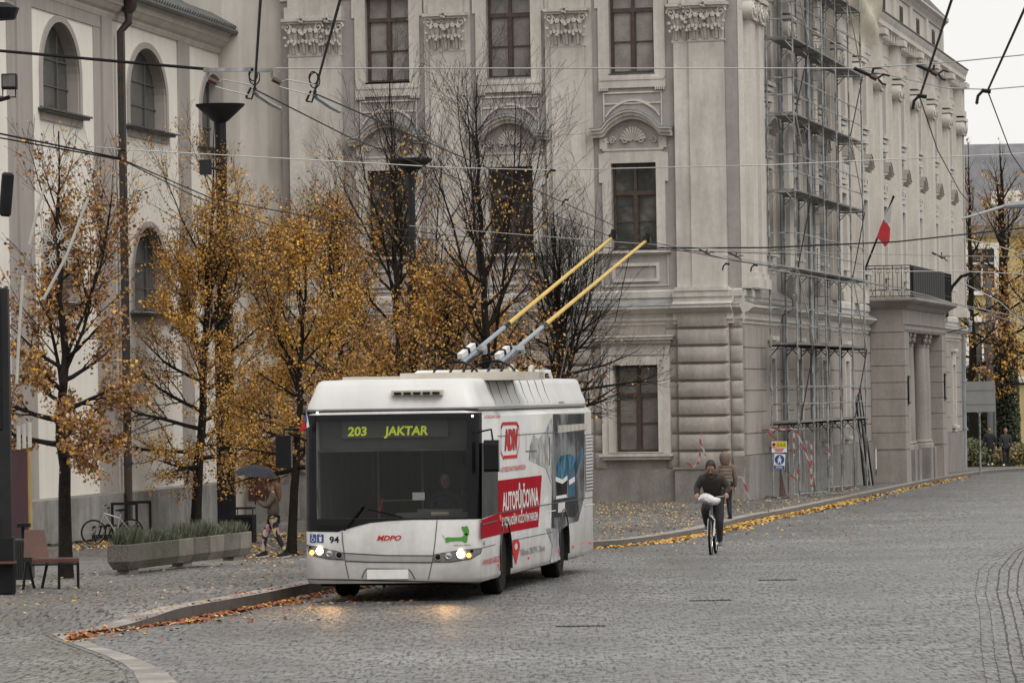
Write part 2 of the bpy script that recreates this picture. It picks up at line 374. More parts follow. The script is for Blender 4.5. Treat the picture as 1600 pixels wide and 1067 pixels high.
# ================================================================= PALACE
A1 = math.atan2(-.304, .9527)                   # street front turned to the square
A2 = math.atan2(.9845, .1755)                    # long front along the street
CO = Vector((6.62, 144, 0))
palace = empty('palace', (CO.x, CO.y, roadz(144)), 0, 'large grey and cream baroque palace with giant pilasters behind the trolleybus', 'building')
ZB = -roadz(144) + .15                                 # parts are given in heights above z=0
def fm(ang, x=0, y=0, z=0): return Matrix.Translation((0, 0, ZB)) @ Matrix.Rotation(ang, 4, 'Z') @ Matrix.Diagonal((.912 if ang == A1 else 1, 1, 1, 1)) @ Matrix.Translation((x, y, z))
def pxu(px, ang=A1, O=CO, py=400):               # distance along a facade at a photo column
    a = (U(px, py)[0] - CX) / F; dx, dy = cos(ang), sin(ang)
    u = (a * O.y - O.x) / (dx - a * dy)
    return u / .912 if ang == A1 else u
def zat(px, py, ang=A1, O=CO):
    u = pxu(px, ang, O, py) * (.912 if ang == A1 else 1)
    return H - (U(px, py)[1] - CY) / F * (O.y + u * sin(ang)) - (.15 if O is CO else 0)
def wall_holes(mb, x0, x1, z0, z1, holes, y=0, depth=.28, mi=0):
    xs = sorted(set([x0, x1] + [h[0] for h in holes] + [h[1] for h in holes])); zs = sorted(set([z0, z1] + [h[2] for h in holes] + [h[3] for h in holes]))
    for a, b in zip(xs, xs[1:]):
        for c, d in zip(zs, zs[1:]):
            cx, cz = (a+b)/2, (c+d)/2
            if any(h[0] < cx < h[1] and h[2] < cz < h[3] for h in holes): continue
            mb.add([(a,y,c),(b,y,c),(b,y,d),(a,y,d)], [(0,1,2,3)], mi)
    for h in holes:
        a, b, c, d = h[:4]; e = y + depth
        mb.add([(a,y,c),(b,y,c),(b,y,d),(a,y,d),(a,e,c),(b,e,c),(b,e,d),(a,e,d)], [(0,4,5,1),(1,5,6,2),(2,6,7,3),(3,7,4,0)], mi)
BAYS = [-3.48, -7.56, -11.65]
SP = 6.75; LL = 70.6
PIL2 = [2.6 + SP * k for k in range(11)]         # pilasters on the long front
WIN2 = [PIL2[k] + SP/2 for k in range(10)]
ZTOP = 16.3
# main walls
hol1 = []
for c in BAYS: hol1 += [(c-.74, c+.74, 11.97, 14.75), (c-.74, c+.74, 6.87, 9.38), (c-.74, c+.74, 1.05, 3.55)]
hol2 = []
for c in WIN2: hol2 += [(c-.72, c+.72, 11.97, 14.1), (c-.72, c+.72, 6.87, 9.38)]
w = MB(); wall_holes(w, -15.3, 0, 5.2, ZTOP, [h for h in hol1 if h[2] > 5]); w.build('wall', M['stucco_grey'], palace, M=fm(A1))
w = MB(); wall_holes(w, 0, LL, 5.2, ZTOP, hol2); w.build('wall', M['side_stucco'], palace, M=fm(A2))
# ground storey of the square front: cushioned rustication
w = MB(); wall_holes(w, -15.3, 0, .55, 5.2, [h for h in hol1 if h[2] < 5], depth=.3)
def cushion(mb, x0, x1, z0, z1, y0, b, n=5):
    nx = n; prof = []
    for k in range(n+1):
        t = k/n*pi; prof.append((z0 + (z1-z0)*(.5 - .5*cos(t)) , b*(sin(t)**.55)))
    rings = []
    xs = [(x0, 0), (x0+.05, .75), (x0+.13, 1), (x1-.13, 1), (x1-.05, .75), (x1, 0)]
    for x, s in xs: rings.append([(x, y0 - d*s, z) for z, d in prof])
    mb.rings(rings, close=False, cap0=False, cap1=False)
piers = [(-2.10, -.42, .16, -.16), (-.42, .0, .06, -.03), (-2.52, -2.10, .06, -.03)]
mid = [(-5.56-.62, -5.56+.62, .16, -.10), (-9.61-.62, -9.61+.62, .16, -.10), (-15.0, -13.2, .16, -.12)]
for a, b in ((-4.9, -4.5), (-6.62, -6.2), (-8.98,-8.4), (-10.7,-10.25), (-13.15,-12.9)): mid.append((a, b, .06, -.03))
for x0, x1, b, y0 in piers + mid:
    for k in range(9):
        z0 = .56 + k*.503; cushion(w, x0, x1, z0, z0 + .485, y0, b)
for x0, x1, b, y0 in piers[:1] + mid[:3]: w.box(x0, x1, y0, 0, .55, 5.1)
w.build('rusticated_wall', M['rustic'], palace, M=fm(A1), smooth=True)
pl_ = MB(); pl_.box(-15.35, .06, -.13, .3, -1.2, .55); pl_.box(-2.2, .05, -.3, -.131, -1.2, .54); pl_.box(-2.25, -.3, -.34, -.13, .54, .60)
pl_.build('plinth', M['plinth'], palace, M=fm(A1))
# long front ground storey: panelled bands with grooves
gw = [(c-.55, c+.55, 1.2, 3.7) for c in WIN2 if not (30 < c < 52)]
w = MB(); wall_holes(w, 0, LL, .9, 5.2, gw, depth=.3)
segs = []
cuts = [0] + [x for h in gw for x in (h[0]-.35, h[1]+.35)] + [LL]
for a, b in zip(cuts[::2], cuts[1::2]):
    for k in range(6): 
        z0 = .92 + k*.62; w.box(a+.02, b-.02, -.07, .0, z0, z0+.595)
for h in gw:
    w.box(h[0]-.34, h[1]+.34, -.065, 0, 4.2, 4.62)
w.build('ground_storey_wall', mat('long_front_stone', (.34,.305,.275), .85, .1, .5, .3, 20, streak=.2, fine=.06), palace, M=fm(A2))
w = MB(); w.box(-.1, LL+.05, -.14, .3, -1.4, .9); w.build('plinth', M['plinth'], palace, M=fm(A2))
# ------ continuous mouldings
def cornice(mb, x0, x1, prof, y=0):
    # prof: (out, z) from bottom to top; closed against the wall
    ring0 = [(x0, y - o, z) for o, z in prof]; ring1 = [(x1, y - o, z) for o, z in prof]
    mb.rings([ring0 + [(x0, y+.02, prof[-1][1]), (x0, y+.02, prof[0][1])], ring1 + [(x1, y+.02, prof[-1][1]), (x1, y+.02, prof[0][1])]])
mid_prof = [(.03,4.70),(.03,4.78),(.10,4.82),(.10,4.90),(.06,4.92),(.06,5.0),(.16,5.04),(.28,5.14),(.34,5.16),(.34,5.24),(.05,5.34),(.05,5.46),(.10,5.48),(.10,5.66),(.06,5.70)]
for ang, x0, x1 in ((A1, -15.3, .02), (A2, -.02, LL)):
    c_ = MB(); cornice(c_, x0, x1, mid_prof)
    if ang == A1:
        for a, b in ((-2.2, -.25), (-15.1, -13.1)):
            cornice(c_, a, b, [(o + .17, z + .004) for o, z in mid_prof])
    c_.build('string_course', M['stucco_light'] if ang == A1 else M['side_stucco'], palace, M=fm(ang))
    zf = MB(); zf.add([(x0, -.36, 5.247), (x1, -.36, 5.247), (x1, -.04, 5.35), (x0, -.04, 5.35)], [(0,1,2,3)])
    if ang == A1: zf.add([(-2.22, -.53, 5.252), (-.23, -.53, 5.252), (-.23, -.04, 5.37), (-2.22, -.04, 5.37)], [(0,1,2,3)])
    zf.build('flashing', M['zinc'], palace, M=fm(ang))
ent_prof0 = [(.05,14.45),(.05,14.6),(.1,14.64),(.1,14.85),(.14,14.9),(.05,14.93),(.05,15.35),(.14,15.4),(.2,15.55),(.34,15.62),(.62,15.75),(.70,15.78),(.70,15.95),(.78,16.05),(.84,16.14),(.84,16.2)]
for ang, x0, x1 in ((A1, -15.3, .5), (A2, -.3, LL+.3)):
    ent_prof = [(o * (.62 if ang == A2 else 1), z) for o, z in ent_prof0]
    c_ = MB(); cornice(c_, x0, x1, ent_prof)
    if ang == A2:
        xx = 0.4
        while xx < LL: c_.box(xx, xx+.28, -.36, -.1, 15.42, 15.7); xx += .95
    c_.build('cornice', M['side_stucco'], palace, M=fm(ang))
    zf = MB(); zf.box(x0, x1+.05, -.9 if ang == A1 else -.56, .1, 16.204, 16.25); zf.build('gutter', M['tile'], palace, M=fm(ang))
# attic storey
at = MB(); hol = []
for c in WIN2:
    for s in (-.32, .32): hol.append((c+s-.17, c+s+.17, 16.78, 17.62))
wall_holes(at, 0, LL-.4, 16.2, 18.3, hol, y=.55, depth=.15); cornice(at, -.1, LL-.2, [(.05,17.9),(.1,18.0),(.22,18.15),(.34,18.25),(.34,18.36)], y=.55)
for x in PIL2: at.box(x-.45, x+.45, .45, .56, 16.2, 17.9)
at.build('attic', M['side_stucco'], palace, M=fm(A2))
for h in hol:
    wf = MB()
    for a, b, c, d in ((h[0]-.06,h[0]+.03,h[2]-.05,h[3]+.05),(h[1]-.03,h[1]+.06,h[2]-.05,h[3]+.05),(h[0],h[1],h[2]-.05,h[2]+.03),(h[0],h[1],h[3]-.03,h[3]+.05)): wf.box(a, b, .52, .64, c, d)
    fo = wf.build('attic_window', M['wood_brown'], palace, M=fm(A2)); ap = MB(); ap.box(h[0], h[1], .66, .69, h[2], h[3]); ap.build('pane', M['glass_dark'], fo)
at = MB(); wall_holes(at, -15.3, -.55, 16.2, 18.3, [], y=.55); cornice(at, -15.3, -.4, [(.05,17.9),(.1,18.0),(.22,18.15),(.34,18.25),(.34,18.36)], y=.55); at.build('attic', M['stucco_light'], palace, M=fm(A1))
rf = MB()
c0 = Matrix.Rotation(A1, 3, 'Z'); c2 = Matrix.Rotation(A2, 3, 'Z')
a = c0 @ Vector((-20, .2, 18.36)); b = c0 @ Vector((-.2, .2, 18.36)); d = c2 @ Vector((LL-.2, .2, 18.36)); e = a + (d - b)
rc_ = (b + d + a + e) / 4
i1 = b.lerp(rc_, .28); i2 = a.lerp(rc_, .3); i3 = d.lerp(rc_, .2)
for p in (i1, i2, i3): p.z = 20.6
rf.add([a, b, d, i1, i2, i3, e], [(0,1,3,4),(1,2,5,3),(4,3,5),(2,6,5),(6,0,4),(6,4,5)])
rf.build('roof', M['tile'], palace, loc=(0, 0, ZB))
# end wall at the far end, back walls
bw = MB(); p0 = c2 @ Vector((LL, 0, 0)); p1 = c0 @ Vector((-20, 2.0, 0)); p2 = p0 + Vector((-26, 6, 0))
for s, t in ((p0, p2), (p2, p1 + Vector((-2, 20, 0)))): bw.add([(s.x,s.y,-1.4),(t.x,t.y,-1.4),(t.x,t.y,16.2),(s.x,s.y,16.2)], [(0,1,2,3)])
bw.build('rear_wall', M['side_stucco'], palace, loc=(0,0,ZB))
# plain projecting wing left of the last pilaster (rounded corner, pale plaster)
wg = MB(); ring = []
pts = [(-15.28, .25), (-15.9, .25), (-16.3, .1), (-16.7, -.15), (-17.2, -.3), (-23, -.3), (-23, 3), (-15.28, 3)]
wg.rings([[(x, y, -1.2) for x, y in pts], [(x, y, 19.5) for x, y in pts]])
wg.build('side_wing', mat('wing_plaster', (.54,.50,.45), .85, .08, .5, .2, 20, streak=.2), palace, M=fm(A1))
# its window with white glazing bars, and the dark red door
u0, u1 = pxu(400), pxu(446); zt, zb = zat(420, 372), zat(420, 452)
ww = MB(); ww.box(u0, u1, -.34, -.301, zb, zt); wo_ = ww.build('window', M['glass_dark'], palace, M=fm(A1))
wq = MB(); um = (u0*.46+u1*.54)
for a, b, c, d in ((u0-.1,u1+.1,zt,zt+.14),(um-.05,um+.05,zb,zt),(u0,u1,zb+(zt-zb)*.62-.05,zb+(zt-zb)*.62+.05),(u0,u1,zb+(zt-zb)*.3-.03,zb+(zt-zb)*.3+.03),(u1-.02,u1+.14,zb-.1,zt+.1)): wq.box(a, b, -.37, -.342, c, d)
wq.build('frame', M['church_plinth'], wo_)
u0, u1 = pxu(390), pxu(438); dd = MB(); z0, z1 = zat(415, 780), zat(415, 690)
dd.box(u0, u1, -.40, -.301, z0, z1, 0)
for k in range(2):
    for j in range(3): dd.box(u0+.1+k*(u1-u0)/2, u0-.1+(k+1)*(u1-u0)/2, -.42, -.40, z0+.12+j*(z1-z0)/3, z0-.05+(j+1)*(z1-z0)/3)
dd.build('door', mat('oxblood_door', (.07,.022,.017), .5, .2, 3), palace, M=fm(A1))
bw = MB(); bw.box(pxu(385), pxu(467), -.36, -.301, zat(450,800)-.5, zat(450,757)); bw.build('plinth', M['plinth'], palace, M=fm(A1))

# ------ windows of the palace
def palace_window(w, h, curtain, arr):           # local origin at the bottom centre, y into the wall
    f = MB(); t = .07
    f.box(-w/2, -w/2+t, .15, .23, 0, h); f.box(w/2-t, w/2, .15, .23, 0, h); f.box(-w/2+t, w/2-t, .15, .23, 0, t); f.box(-w/2+t, w/2-t, .15, .23, h-t, h)
    zt = h*.66; f.box(-w/2+t, w/2-t, .135, .225, zt-.07, zt+.05); f.box(-.055, .055, .14, .22, t, zt-.07); f.box(-.045, .045, .14, .22, zt+.05, h-t)
    for s in (-1, 1): 
        x0, x1 = sorted((s*.055, s*(w/2-t))); f.box(x0, x1, .17, .2, zt*.5-.018, zt*.5+.018)
        for q in (x0, x1-.03): f.box(q, q+.03, .165, .215, t, zt-.07)
    fo = f.build('window', M['wood_brown'], palace, M=arr)
    p = MB(); p.box(-w/2+.04, w/2-.04, .212, .222, .03, h-.03); p.build('pane', M['glass_curtain'] if curtain else M['glass_dark'], fo)
    s = MB(); s.box(-w/2-.02, w/2+.02, -.06, .16, -.05, .0); s.build('sill', M['zinc'], fo)
    if not curtain:
        q = MB()
        for s_ in (-1, 1):
            ring = []
            for k in range(13):
                xx = s_*(w/2-.05) - s_*k/12*(w*.33); ring.append(xx)
            for k in range(12): q.add([(ring[k], .205 - .0*k, .1), (ring[k+1], .205, .1), (ring[k+1], .205, h*.62), (ring[k], .205, h*.62)], [(0,1,2,3)])
    return fo
proto = {}
def put_window(key, w, h, cur, ang, x, z):
    m = fm(ang, x, 0, z)
    if key in proto: dup(proto[key], palace, M=m)
    else: proto[key] = palace_window(w, h, cur, m)
for c in BAYS:
    put_window('u', 1.48, 2.78, 1, A1, c, 11.97); put_window('m', 1.48, 2.51, 0, A1, c, 6.87); put_window('g', 1.48, 2.5, 1, A1, c, 1.05)
for c in WIN2:
    put_window('u2', 1.44, 2.13, 1, A2, c, 11.97); put_window('m2', 1.44, 2.51, 0, A2, c, 6.87)
for h in gw: put_window('g2', 1.1, 2.5, 0, A2, (h[0]+h[1])/2, 1.2)

# ------ window surrounds
def frame_boxes(mb, x0, x1, z0, z1, ix0, ix1, iz0, iz1, y0, y1=0):
    mb.box(x0, ix0, y0, y1, z0, z1); mb.box(ix1, x1, y0, y1, z0, z1); mb.box(ix0, ix1, y0, y1, iz1, z1)
    if iz0 > z0: mb.box(ix0, ix1, y0, y1, z0, iz0)
def arc_band(mb, pts, y0, y1, th):
    for (xa, za), (xb, zb) in zip(pts, pts[1:]):
        mb.add([(xa,y0,za),(xb,y0,zb),(xb,y0,zb+th),(xa,y0,za+th),(xa,y1,za),(xb,y1,zb),(xb,y1,zb+th),(xa,y1,za+th)],
               [(0,1,2,3),(7,6,5,4),(3,2,6,7),(0,4,5,1),(1,5,6,2),(0,3,7,4)])
def hood_pts(hw, zc, rise, wing):
    p = [(-hw, zc)]; n = 14
    p.append((-hw+wing, zc+.02))
    for k in range(n+1):
        t = -1 + 2*k/n; x = t*(hw-wing-.05); p.append((x, zc + .05 + rise*(cos(t*pi/2)**.75)))
    p += [(hw-wing, zc+.02), (hw, zc)]
    return p
def surround_upper(mb, hw=1.1, h=2.78):
    frame_boxes(mb, -hw, hw, -.12, h+.3, -.74, .74, 0, h, -.06)
    mb.box(-hw+.02, hw-.02, -.09, 0, -.20, -.121); mb.box(-hw, hw, -.07, 0, -.42, -.201)
    for s in (-1, 1):
        for k in range(5): mb.box(s*(hw-.17)-.16+k*.066, s*(hw-.17)-.16+k*.066+.04, -.1, 0, -.50, -.421)
    mb.box(-hw-.1, -hw, -.05, 0, 1.9, h+.3); mb.box(hw, hw+.1, -.05, 0, 1.9, h+.3)
def thin_frame(mb, x0, x1, z0, z1, t=.05, d=.035):
    mb.box(x0, x0+t, -d, 0, z0, z1); mb.box(x1-t, x1, -d, 0, z0, z1); mb.box(x0+t, x1-t, -d, 0, z1-t, z1); mb.box(x0+t, x1-t, -d, 0, z0, z0+t)
def shell(mb, cx, cz, r, d):
    n = 11
    for k in range(n):
        t = pi*(.08 + .84*k/(n-1)); 
        mb.tube([(cx + .12*cos(t)*r, -d, cz + .12*sin(t)*r), (cx + .6*r*cos(t), -d-.03, cz + .6*r*sin(t)), (cx + r*cos(t), -d, cz + r*sin(t))], [.012, .032*r/.4, .05*r/.4], 5)
def scroll(mb, cx, cz, r, d, s=1, turns=1.6, tr=.028, y=None):
    p = []; n = 20
    for k in range(n+1):
        t = k/n; a = t*turns*2*pi; rr = r*(1 - .85*t); p.append((cx + s*rr*cos(a), -d - .03*t, cz + rr*sin(a)))
    mb.tube(p, [tr*(1-.4*k/n) for k in range(n+1)], 5)
def surround_mid(mb, h=2.51):
    frame_boxes(mb, -1.03, 1.03, -.02, h+.3, -.74, .74, 0, h, -.06)
    mb.box(-1.14, -1.03, -.055, 0, h-.55, h+.28); mb.box(1.03, 1.14, -.055, 0, h-.55, h+.28)
    mb.box(-1.2, 1.2, -.14, 0, -.09, -.021)                                       # sill
    # apron panel
    thin_frame(mb, -1.1, 1.1, -1.05, -.1, .04, .03); frame_boxes(mb, -.76, .8, -.92, -.38, -.66, .70, -.83, -.47, -.05)
    # frieze over the window
    mb.box(-.95, .95, -.05, 0, h+.301, h+.36); mb.box(-1.0, 1.0, -.08, 0, h+.36, h+.42)
    mb.box(-1.1, -.85, -.06, 0, h+.42, h+.74); mb.box(.85, 1.1, -.06, 0, h+.42, h+.74)
    hp = hood_pts(1.32, h+.74, .47, .36)
    arc_band(mb, hp, -.20, 0, .10); arc_band(mb, [(x*.985, z+.10) for x, z in hp], -.30, 0, .10); arc_band(mb, [(x*1.0, z+.20) for x, z in hp], -.38, 0, .06)
    shell(mb, 0, h+.62, .42, .03)
    for s in (-1, 1): scroll(mb, s*.28, h+.68, .14, .04, s); scroll(mb, s*.68, h+.66, .11, .03, -s); mb.tube([(s*.8,-.03,h+.60),(s*.95,-.05,h+.68),(s*1.0,-.03,h+.58)], [.02,.04,.02], 5)
    hp2 = [(x*.98, z+.52) for x, z in hp]; arc_band(mb, hp2[2:-2], -.05, 0, .07)
    thin_frame(mb, -.97, .97, h+.80+.9, h+2.05, .04, .035); mb.box(-.97, -.93, -.036, 0, h+1.0, h+1.71); mb.box(.93, .97, -.036, 0, h+1.0, h+1.71)
mb = MB(); surround_upper(mb); su = mb.build('window_surround', M['stucco_light'], palace, M=fm(A1, BAYS[0], 0, 11.97))
mb = MB(); surround_mid(mb); sm_ = mb.build('window_surround', M['stucco_light'], palace, M=fm(A1, BAYS[0], 0, 6.87))
fz = MB(); hp = hood_pts(1.34, 2.51+.74, .47, .36); arc_band(fz, [(x, z+.262) for x, z in hp], -.40, 0, .022); fl_ = fz.build('hood_flashing', M['zinc'], palace, M=fm(A1, BAYS[0], 0, 6.87))
def surround_ground(mb, h=2.5):
    frame_boxes(mb, -1.12, 1.12, -.05, h+.62, -.74, .74, 0, h, -.20)
    frame_boxes(mb, -.9, .9, -.02, h+.2, -.74, .74, 0, h, -.235, -.2)
    mb.box(-1.0, 1.0, -.23, -.2, h+.3, h+.36)
    mb.box(-1.18, 1.18, -.30, 0, h+.62, h+.72); mb.box(-1.26, 1.26, -.40, 0, h+.72, h+.80); mb.box(-1.3, 1.3, -.44, 0, h+.80, h+.85)
    mb.box(-1.2, 1.2, -.32, 0, -.13, -.051); mb.box(-1.12, 1.12, -.26, 0, -.22, -.131)
mb = MB(); surround_ground(mb); sg = mb.build('window_surround', M['stucco_light'], palace, M=fm(A1, BAYS[0], 0, 1.05))
for c in BAYS[1:]:
    dup(su, palace, M=fm(A1, c, 0, 11.97)); dup(sm_, palace, M=fm(A1, c, 0, 6.87)); dup(fl_, palace, M=fm(A1, c, 0, 6.87)); dup(sg, palace, M=fm(A1, c, 0, 1.05))
# long front surrounds
def surround_long(mb):
    h = 2.51; z = 0
    frame_boxes(mb, -1.0, 1.0, -.02, h+.25, -.72, .72, 0, h, -.1)
    mb.box(-1.15, 1.15, -.22, 0, -.12, -.021); frame_boxes(mb, -.7, .7, -.95, -.3, -.55, .55, -.83, -.42, -.08)
    mb.box(-.9, .9, -.14, 0, h+.3, h+.42); mb.box(-.75, .75, -.12, 0, h+.5, h+1.0)
    scroll(mb, -.45, h+.74, .2, .12); scroll(mb, .45, h+.74, .2, .12, -1)
    hp = hood_pts(1.2, h+1.0, .35, .3); arc_band(mb, hp, -.2, 0, .1); arc_band(mb, [(x*1.02, z+.1) for x, z in hp], -.30, 0, .08)
    z = 5.1
    frame_boxes(mb, -.98, .98, z-.02, z+2.13+.25, -.72, .72, z, z+2.13, -.1)
    mb.box(-.95, .95, -.22, 0, z-.14, z-.021); mb.box(-.85, .85, -.16, 0, z-.30, z-.18); mb.box(-.6, .6, -.12, 0, z-.5, z-.36); mb.box(-.7, .7, -.18, 0, z-.62, z-.54)
    frame_boxes(mb, -.75, .75, z-1.15, z-.66, -.6, .6, z-1.05, z-.75, -.07)
mb = MB(); surround_long(mb); sl2 = mb.build('window_surround', M['side_stucco'], palace, M=fm(A2, WIN2[0], 0, 6.87))
dk = MB()                                         # dark lead caps on hoods
arc_band(dk, [(x*1.03, z+.182) for x, z in hood_pts(1.2, 2.51+1.0, .35, .3)], -.33, 0, .03)
dk0 = dk.build('hood_flashing', M['plinth'], palace, M=fm(A2, WIN2[0], 0, 6.87))
for c in WIN2[1:]: dup(sl2, palace, M=fm(A2, c, 0, 6.87)); dup(dk0, palace, M=fm(A2, c, 0, 6.87))
mb = MB(); hh = 2.5
frame_boxes(mb, -.8, .8, -.02, hh+.2, -.55, .55, 0, hh, -.12); mb.box(-.7, .7, -.13, 0, hh+.2, hh+.55); mb.box(-.85, .85, -.22, 0, hh+.55, hh+.68)
mb.box(-.78, .78, -.24, 0, -.12, -.021); mb.box(-.6, .6, -.16, 0, -.28, -.17)
s0 = mb.build('window_surround', M['side_stucco'], palace, M=fm(A2, (gw[0][0]+gw[0][1])/2, 0, 1.2))
for h in gw[1:]: dup(s0, palace, M=fm(A2, (h[0]+h[1])/2, 0, 1.2))

# ------ giant pilasters
def capital(mb, hw, z0, z1, y0):                  # Corinthian, between z0 and z1, front at -y0
    h = z1 - z0; n = 8
    rings = []
    for t, k in ((0, 1.0), (.03, 1.06), (.06, 1.06), (.08, .98), (.5, 1.0), (.8, 1.12), (.86, 1.2)):
        a = hw*k; d = y0 + (k-1)*.5*hw + .0
        rings.append([(-a, .0, z0+h*t), (-a, -d, z0+h*t), (a, -d, z0+h*t), (a, 0, z0+h*t)])
    mb.rings(rings)
    cnt = max(3, round(hw/.16))
    for row, (zz, hh, rr) in enumerate(((.08, .34, .09), (.34, .34, .085))):
        m = cnt if row == 0 else cnt - 1
        for k in range(m):
            x = -hw + (k + .5) * 2*hw/m; w_ = hw/m*.95
            p = [(x, -y0-.01, z0+h*zz), (x, -y0-.05, z0+h*(zz+hh*.5)), (x, -y0-.10, z0+h*(zz+hh*.95)), (x, -y0-.17, z0+h*(zz+hh)), (x, -y0-.19, z0+h*(zz+hh*.82))]
            for s in (-.5, 0, .5): mb.tube([(a + s*w_*(1 + .5*(i/4)), b + abs(s)*.06, c - abs(s)*.05) for i, (a, b, c) in enumerate(p)], [w_*.30, w_*.36, w_*.4, w_*.38, w_*.18], 5)
    for s in (-1, 1):
        scroll(mb, s*(hw*.98), z0+h*.76, .15, y0+.10, s, 1.5, .042)
        scroll(mb, s*(hw*.30), z0+h*.74, .11, y0+.06, -s, 1.4, .034)
        mb.tube([(s*hw*.5, -y0-.03, z0+h*.4), (s*hw*.55, -y0-.06, z0+h*.62), (s*hw*.8, -y0-.08, z0+h*.84)], [.03, .035, .03], 5)
        mb.lathe([(.0, -.05), (.06, -.03), (.06, .03), (0, .05)], (s*hw*1.12, -y0-.14, z0+h*.50), 7)
        mb.lathe([(.0, -.05), (.06, -.03), (.06, .03), (0, .05)], (s*hw*1.05, -y0-.12, z0+h*.30), 7)
        mb.lathe([(.0, -.05), (.055, -.03), (.055, .03), (0, .05)], (s*hw*.5, -y0-.20, z0+h*.32), 7)
    mb.lathe([(.0, -.07), (.07, -.03), (.07, .03), (0, .07)], (0, -y0-.22, z0+h*.58), 7)
    mb.box(-hw*1.22, hw*1.22, -y0-.16, 0, z0+h*.86, z0+h*.92); mb.box(-hw*1.3, hw*1.3, -y0-.22, 0, z0+h*.921, z0+h)
    for k in range(5): mb.lathe([(0,-.05),(.05,-.02),(.05,.02),(0,.05)], (.07*cos(k*1.257), -y0-.25, z0+h*.95+.07*sin(k*1.257)), 6)
    mb.tube([(0,-y0-.25,z0+h*1.0),(0,-y0-.27,z0+h*1.14)], [.07,.03], 6)
def pilaster(mb, hw, y0, z0, z1):
    mb.box(-hw, hw, -y0, 0, z0, z1)
ZC0, ZC1 = zat(895, 75), zat(895, 14)
ZPB = 5.70
for cx, hw in ((-5.56, .555), (-9.61, .555)):
    p = MB(); pilaster(p, hw, .16, ZPB, ZC0); pilaster(p, hw+.22, .07, ZPB+.01, ZC1+.9); p.box(-hw-.03, hw+.03, -.2, 0, ZC1+.01, ZC1+.35); p.box(-hw, hw, -.17, 0, ZC1+.35, ZC1+.8)
    po = p.build('pilaster', M['stucco_light'], palace, M=fm(A1, cx))
    cp = MB(); capital(cp, hw, ZC0, ZC1, .16); cp.build('capital', M['stucco_light'], po, smooth=True)
for cx, hw, half, off, sd in ((-1.25, .82, .5, .62, -1), (-14.08, .88, .55, -.6, 1)):
    p = MB(); pilaster(p, hw, .15, ZPB, ZC0)
    a, b = (-.30, hw+.001) if sd == -1 else (-hw-.001, .42)
    p.box(a, b, -.24, -.15, ZPB, ZC0)
    p.box(-hw-.1, hw+.1, -.30, 0, ZC1+.01, ZC1+.35); p.box(-hw, hw, -.26, 0, ZC1+.35, ZC1+.8); p.box(-hw-.15, hw+.15, -.1, 0, ZPB+.01, ZC1+.5) if False else None
    p.box(-hw-.06, hw+.06, -.3, 0, ZPB-.05, ZPB+.06)
    po = p.build('pilaster', M['stucco_light'], palace, M=fm(A1, cx))
    cp = MB(); c1 = MB(); capital(c1, .44 if sd == -1 else .36, ZC0, ZC1, .15); x_ = -.42 if sd == -1 else .52
    cp.add([(x + x_, y, z) for x, y, z in c1.v], c1.f)
    c1 = MB(); capital(c1, .55, ZC0+.01, ZC1+.01, .24); x_ = .27 if sd == -1 else -.32
    cp.add([(x + x_, y, z) for x, y, z in c1.v], c1.f)
    cp.build('capital', M['stucco_light'], po, smooth=True)
# grey strip beside the corner (slightly recessed colour)
p = MB(); p.box(-.42, .01, -.05, 0, 5.7, 14.45); p.build('corner_strip', M['stucco_grey'], palace, M=fm(A1))
# Ionic pilasters of the long front
def ionic(mb, hw, z):
    mb.box(-hw-.05, hw+.05, -.42, 0, z-.02, z+.06)
    for s in (-1, 1):
        mb.lathe([(.0,-.44),(.27,-.44),(.30,-.42),(.30,-.05),(.27,0)], (s*(hw-.02), 0, z+.28), 14, ax='y')
        scroll(mb, s*(hw-.02), z+.28, .25, .45, s, 1.8, .03)
    mb.box(-hw+.1, hw-.1, -.43, 0, z+.30, z+.56); mb.box(-hw-.2, hw+.2, -.5, 0, z+.57, z+.70)
def pil_long(mb, hw):
    mb.box(-hw-.3, hw+.3, -.14, 0, 5.7, 14.4); mb.box(-hw, hw, -.34, -.14, 6.15, 13.42)
    mb.box(-hw-.1, hw+.1, -.46, -.14, 5.7, 5.98); mb.box(-hw-.05, hw+.05, -.40, -.14, 5.98, 6.15); mb.box(-hw-.18, hw+.18, -.44, 0, 14.2, 14.45)
    mb.box(-hw-.02, hw+.02, -.38, -.02, 14.45, 15.4); mb.box(-hw-.12, hw+.12, -.60, 0, 15.4, 15.62)
mb = MB(); pil_long(mb, .52); q0 = mb.build('pilaster', M['side_stucco'], palace, M=fm(A2, PIL2[0]))
mb = MB(); ionic(mb, .55, 13.42); mb.build('capital', M['side_stucco'], q0, smooth=True)
for x in PIL2[1:]: dup(q0, palace, M=fm(A2, x))
dup(q0, palace, M=fm(A2, .75)); dup(q0, palace, M=fm(A2, LL-.75))
# downpipes
for x, y in ((LL+.15, -.15), (8.2, -.2)):
    p = MB(); z0 = -.9 if x > 60 else .3
    p.tube([(x, y, z0), (x, y, 5.0), (x, y-.3, 5.15), (x, y-.32, 5.5), (x, y, 5.75), (x, y, 15.3), (x, y-.12, 15.9)], .09, 8)
    for z in (1, 3, 7, 9.5, 12): p.tube([(x, y, z), (x, y, z+.06)], .12, 8)
    p.build('downpipe', M['zinc'], palace, M=fm(A2), smooth=True)

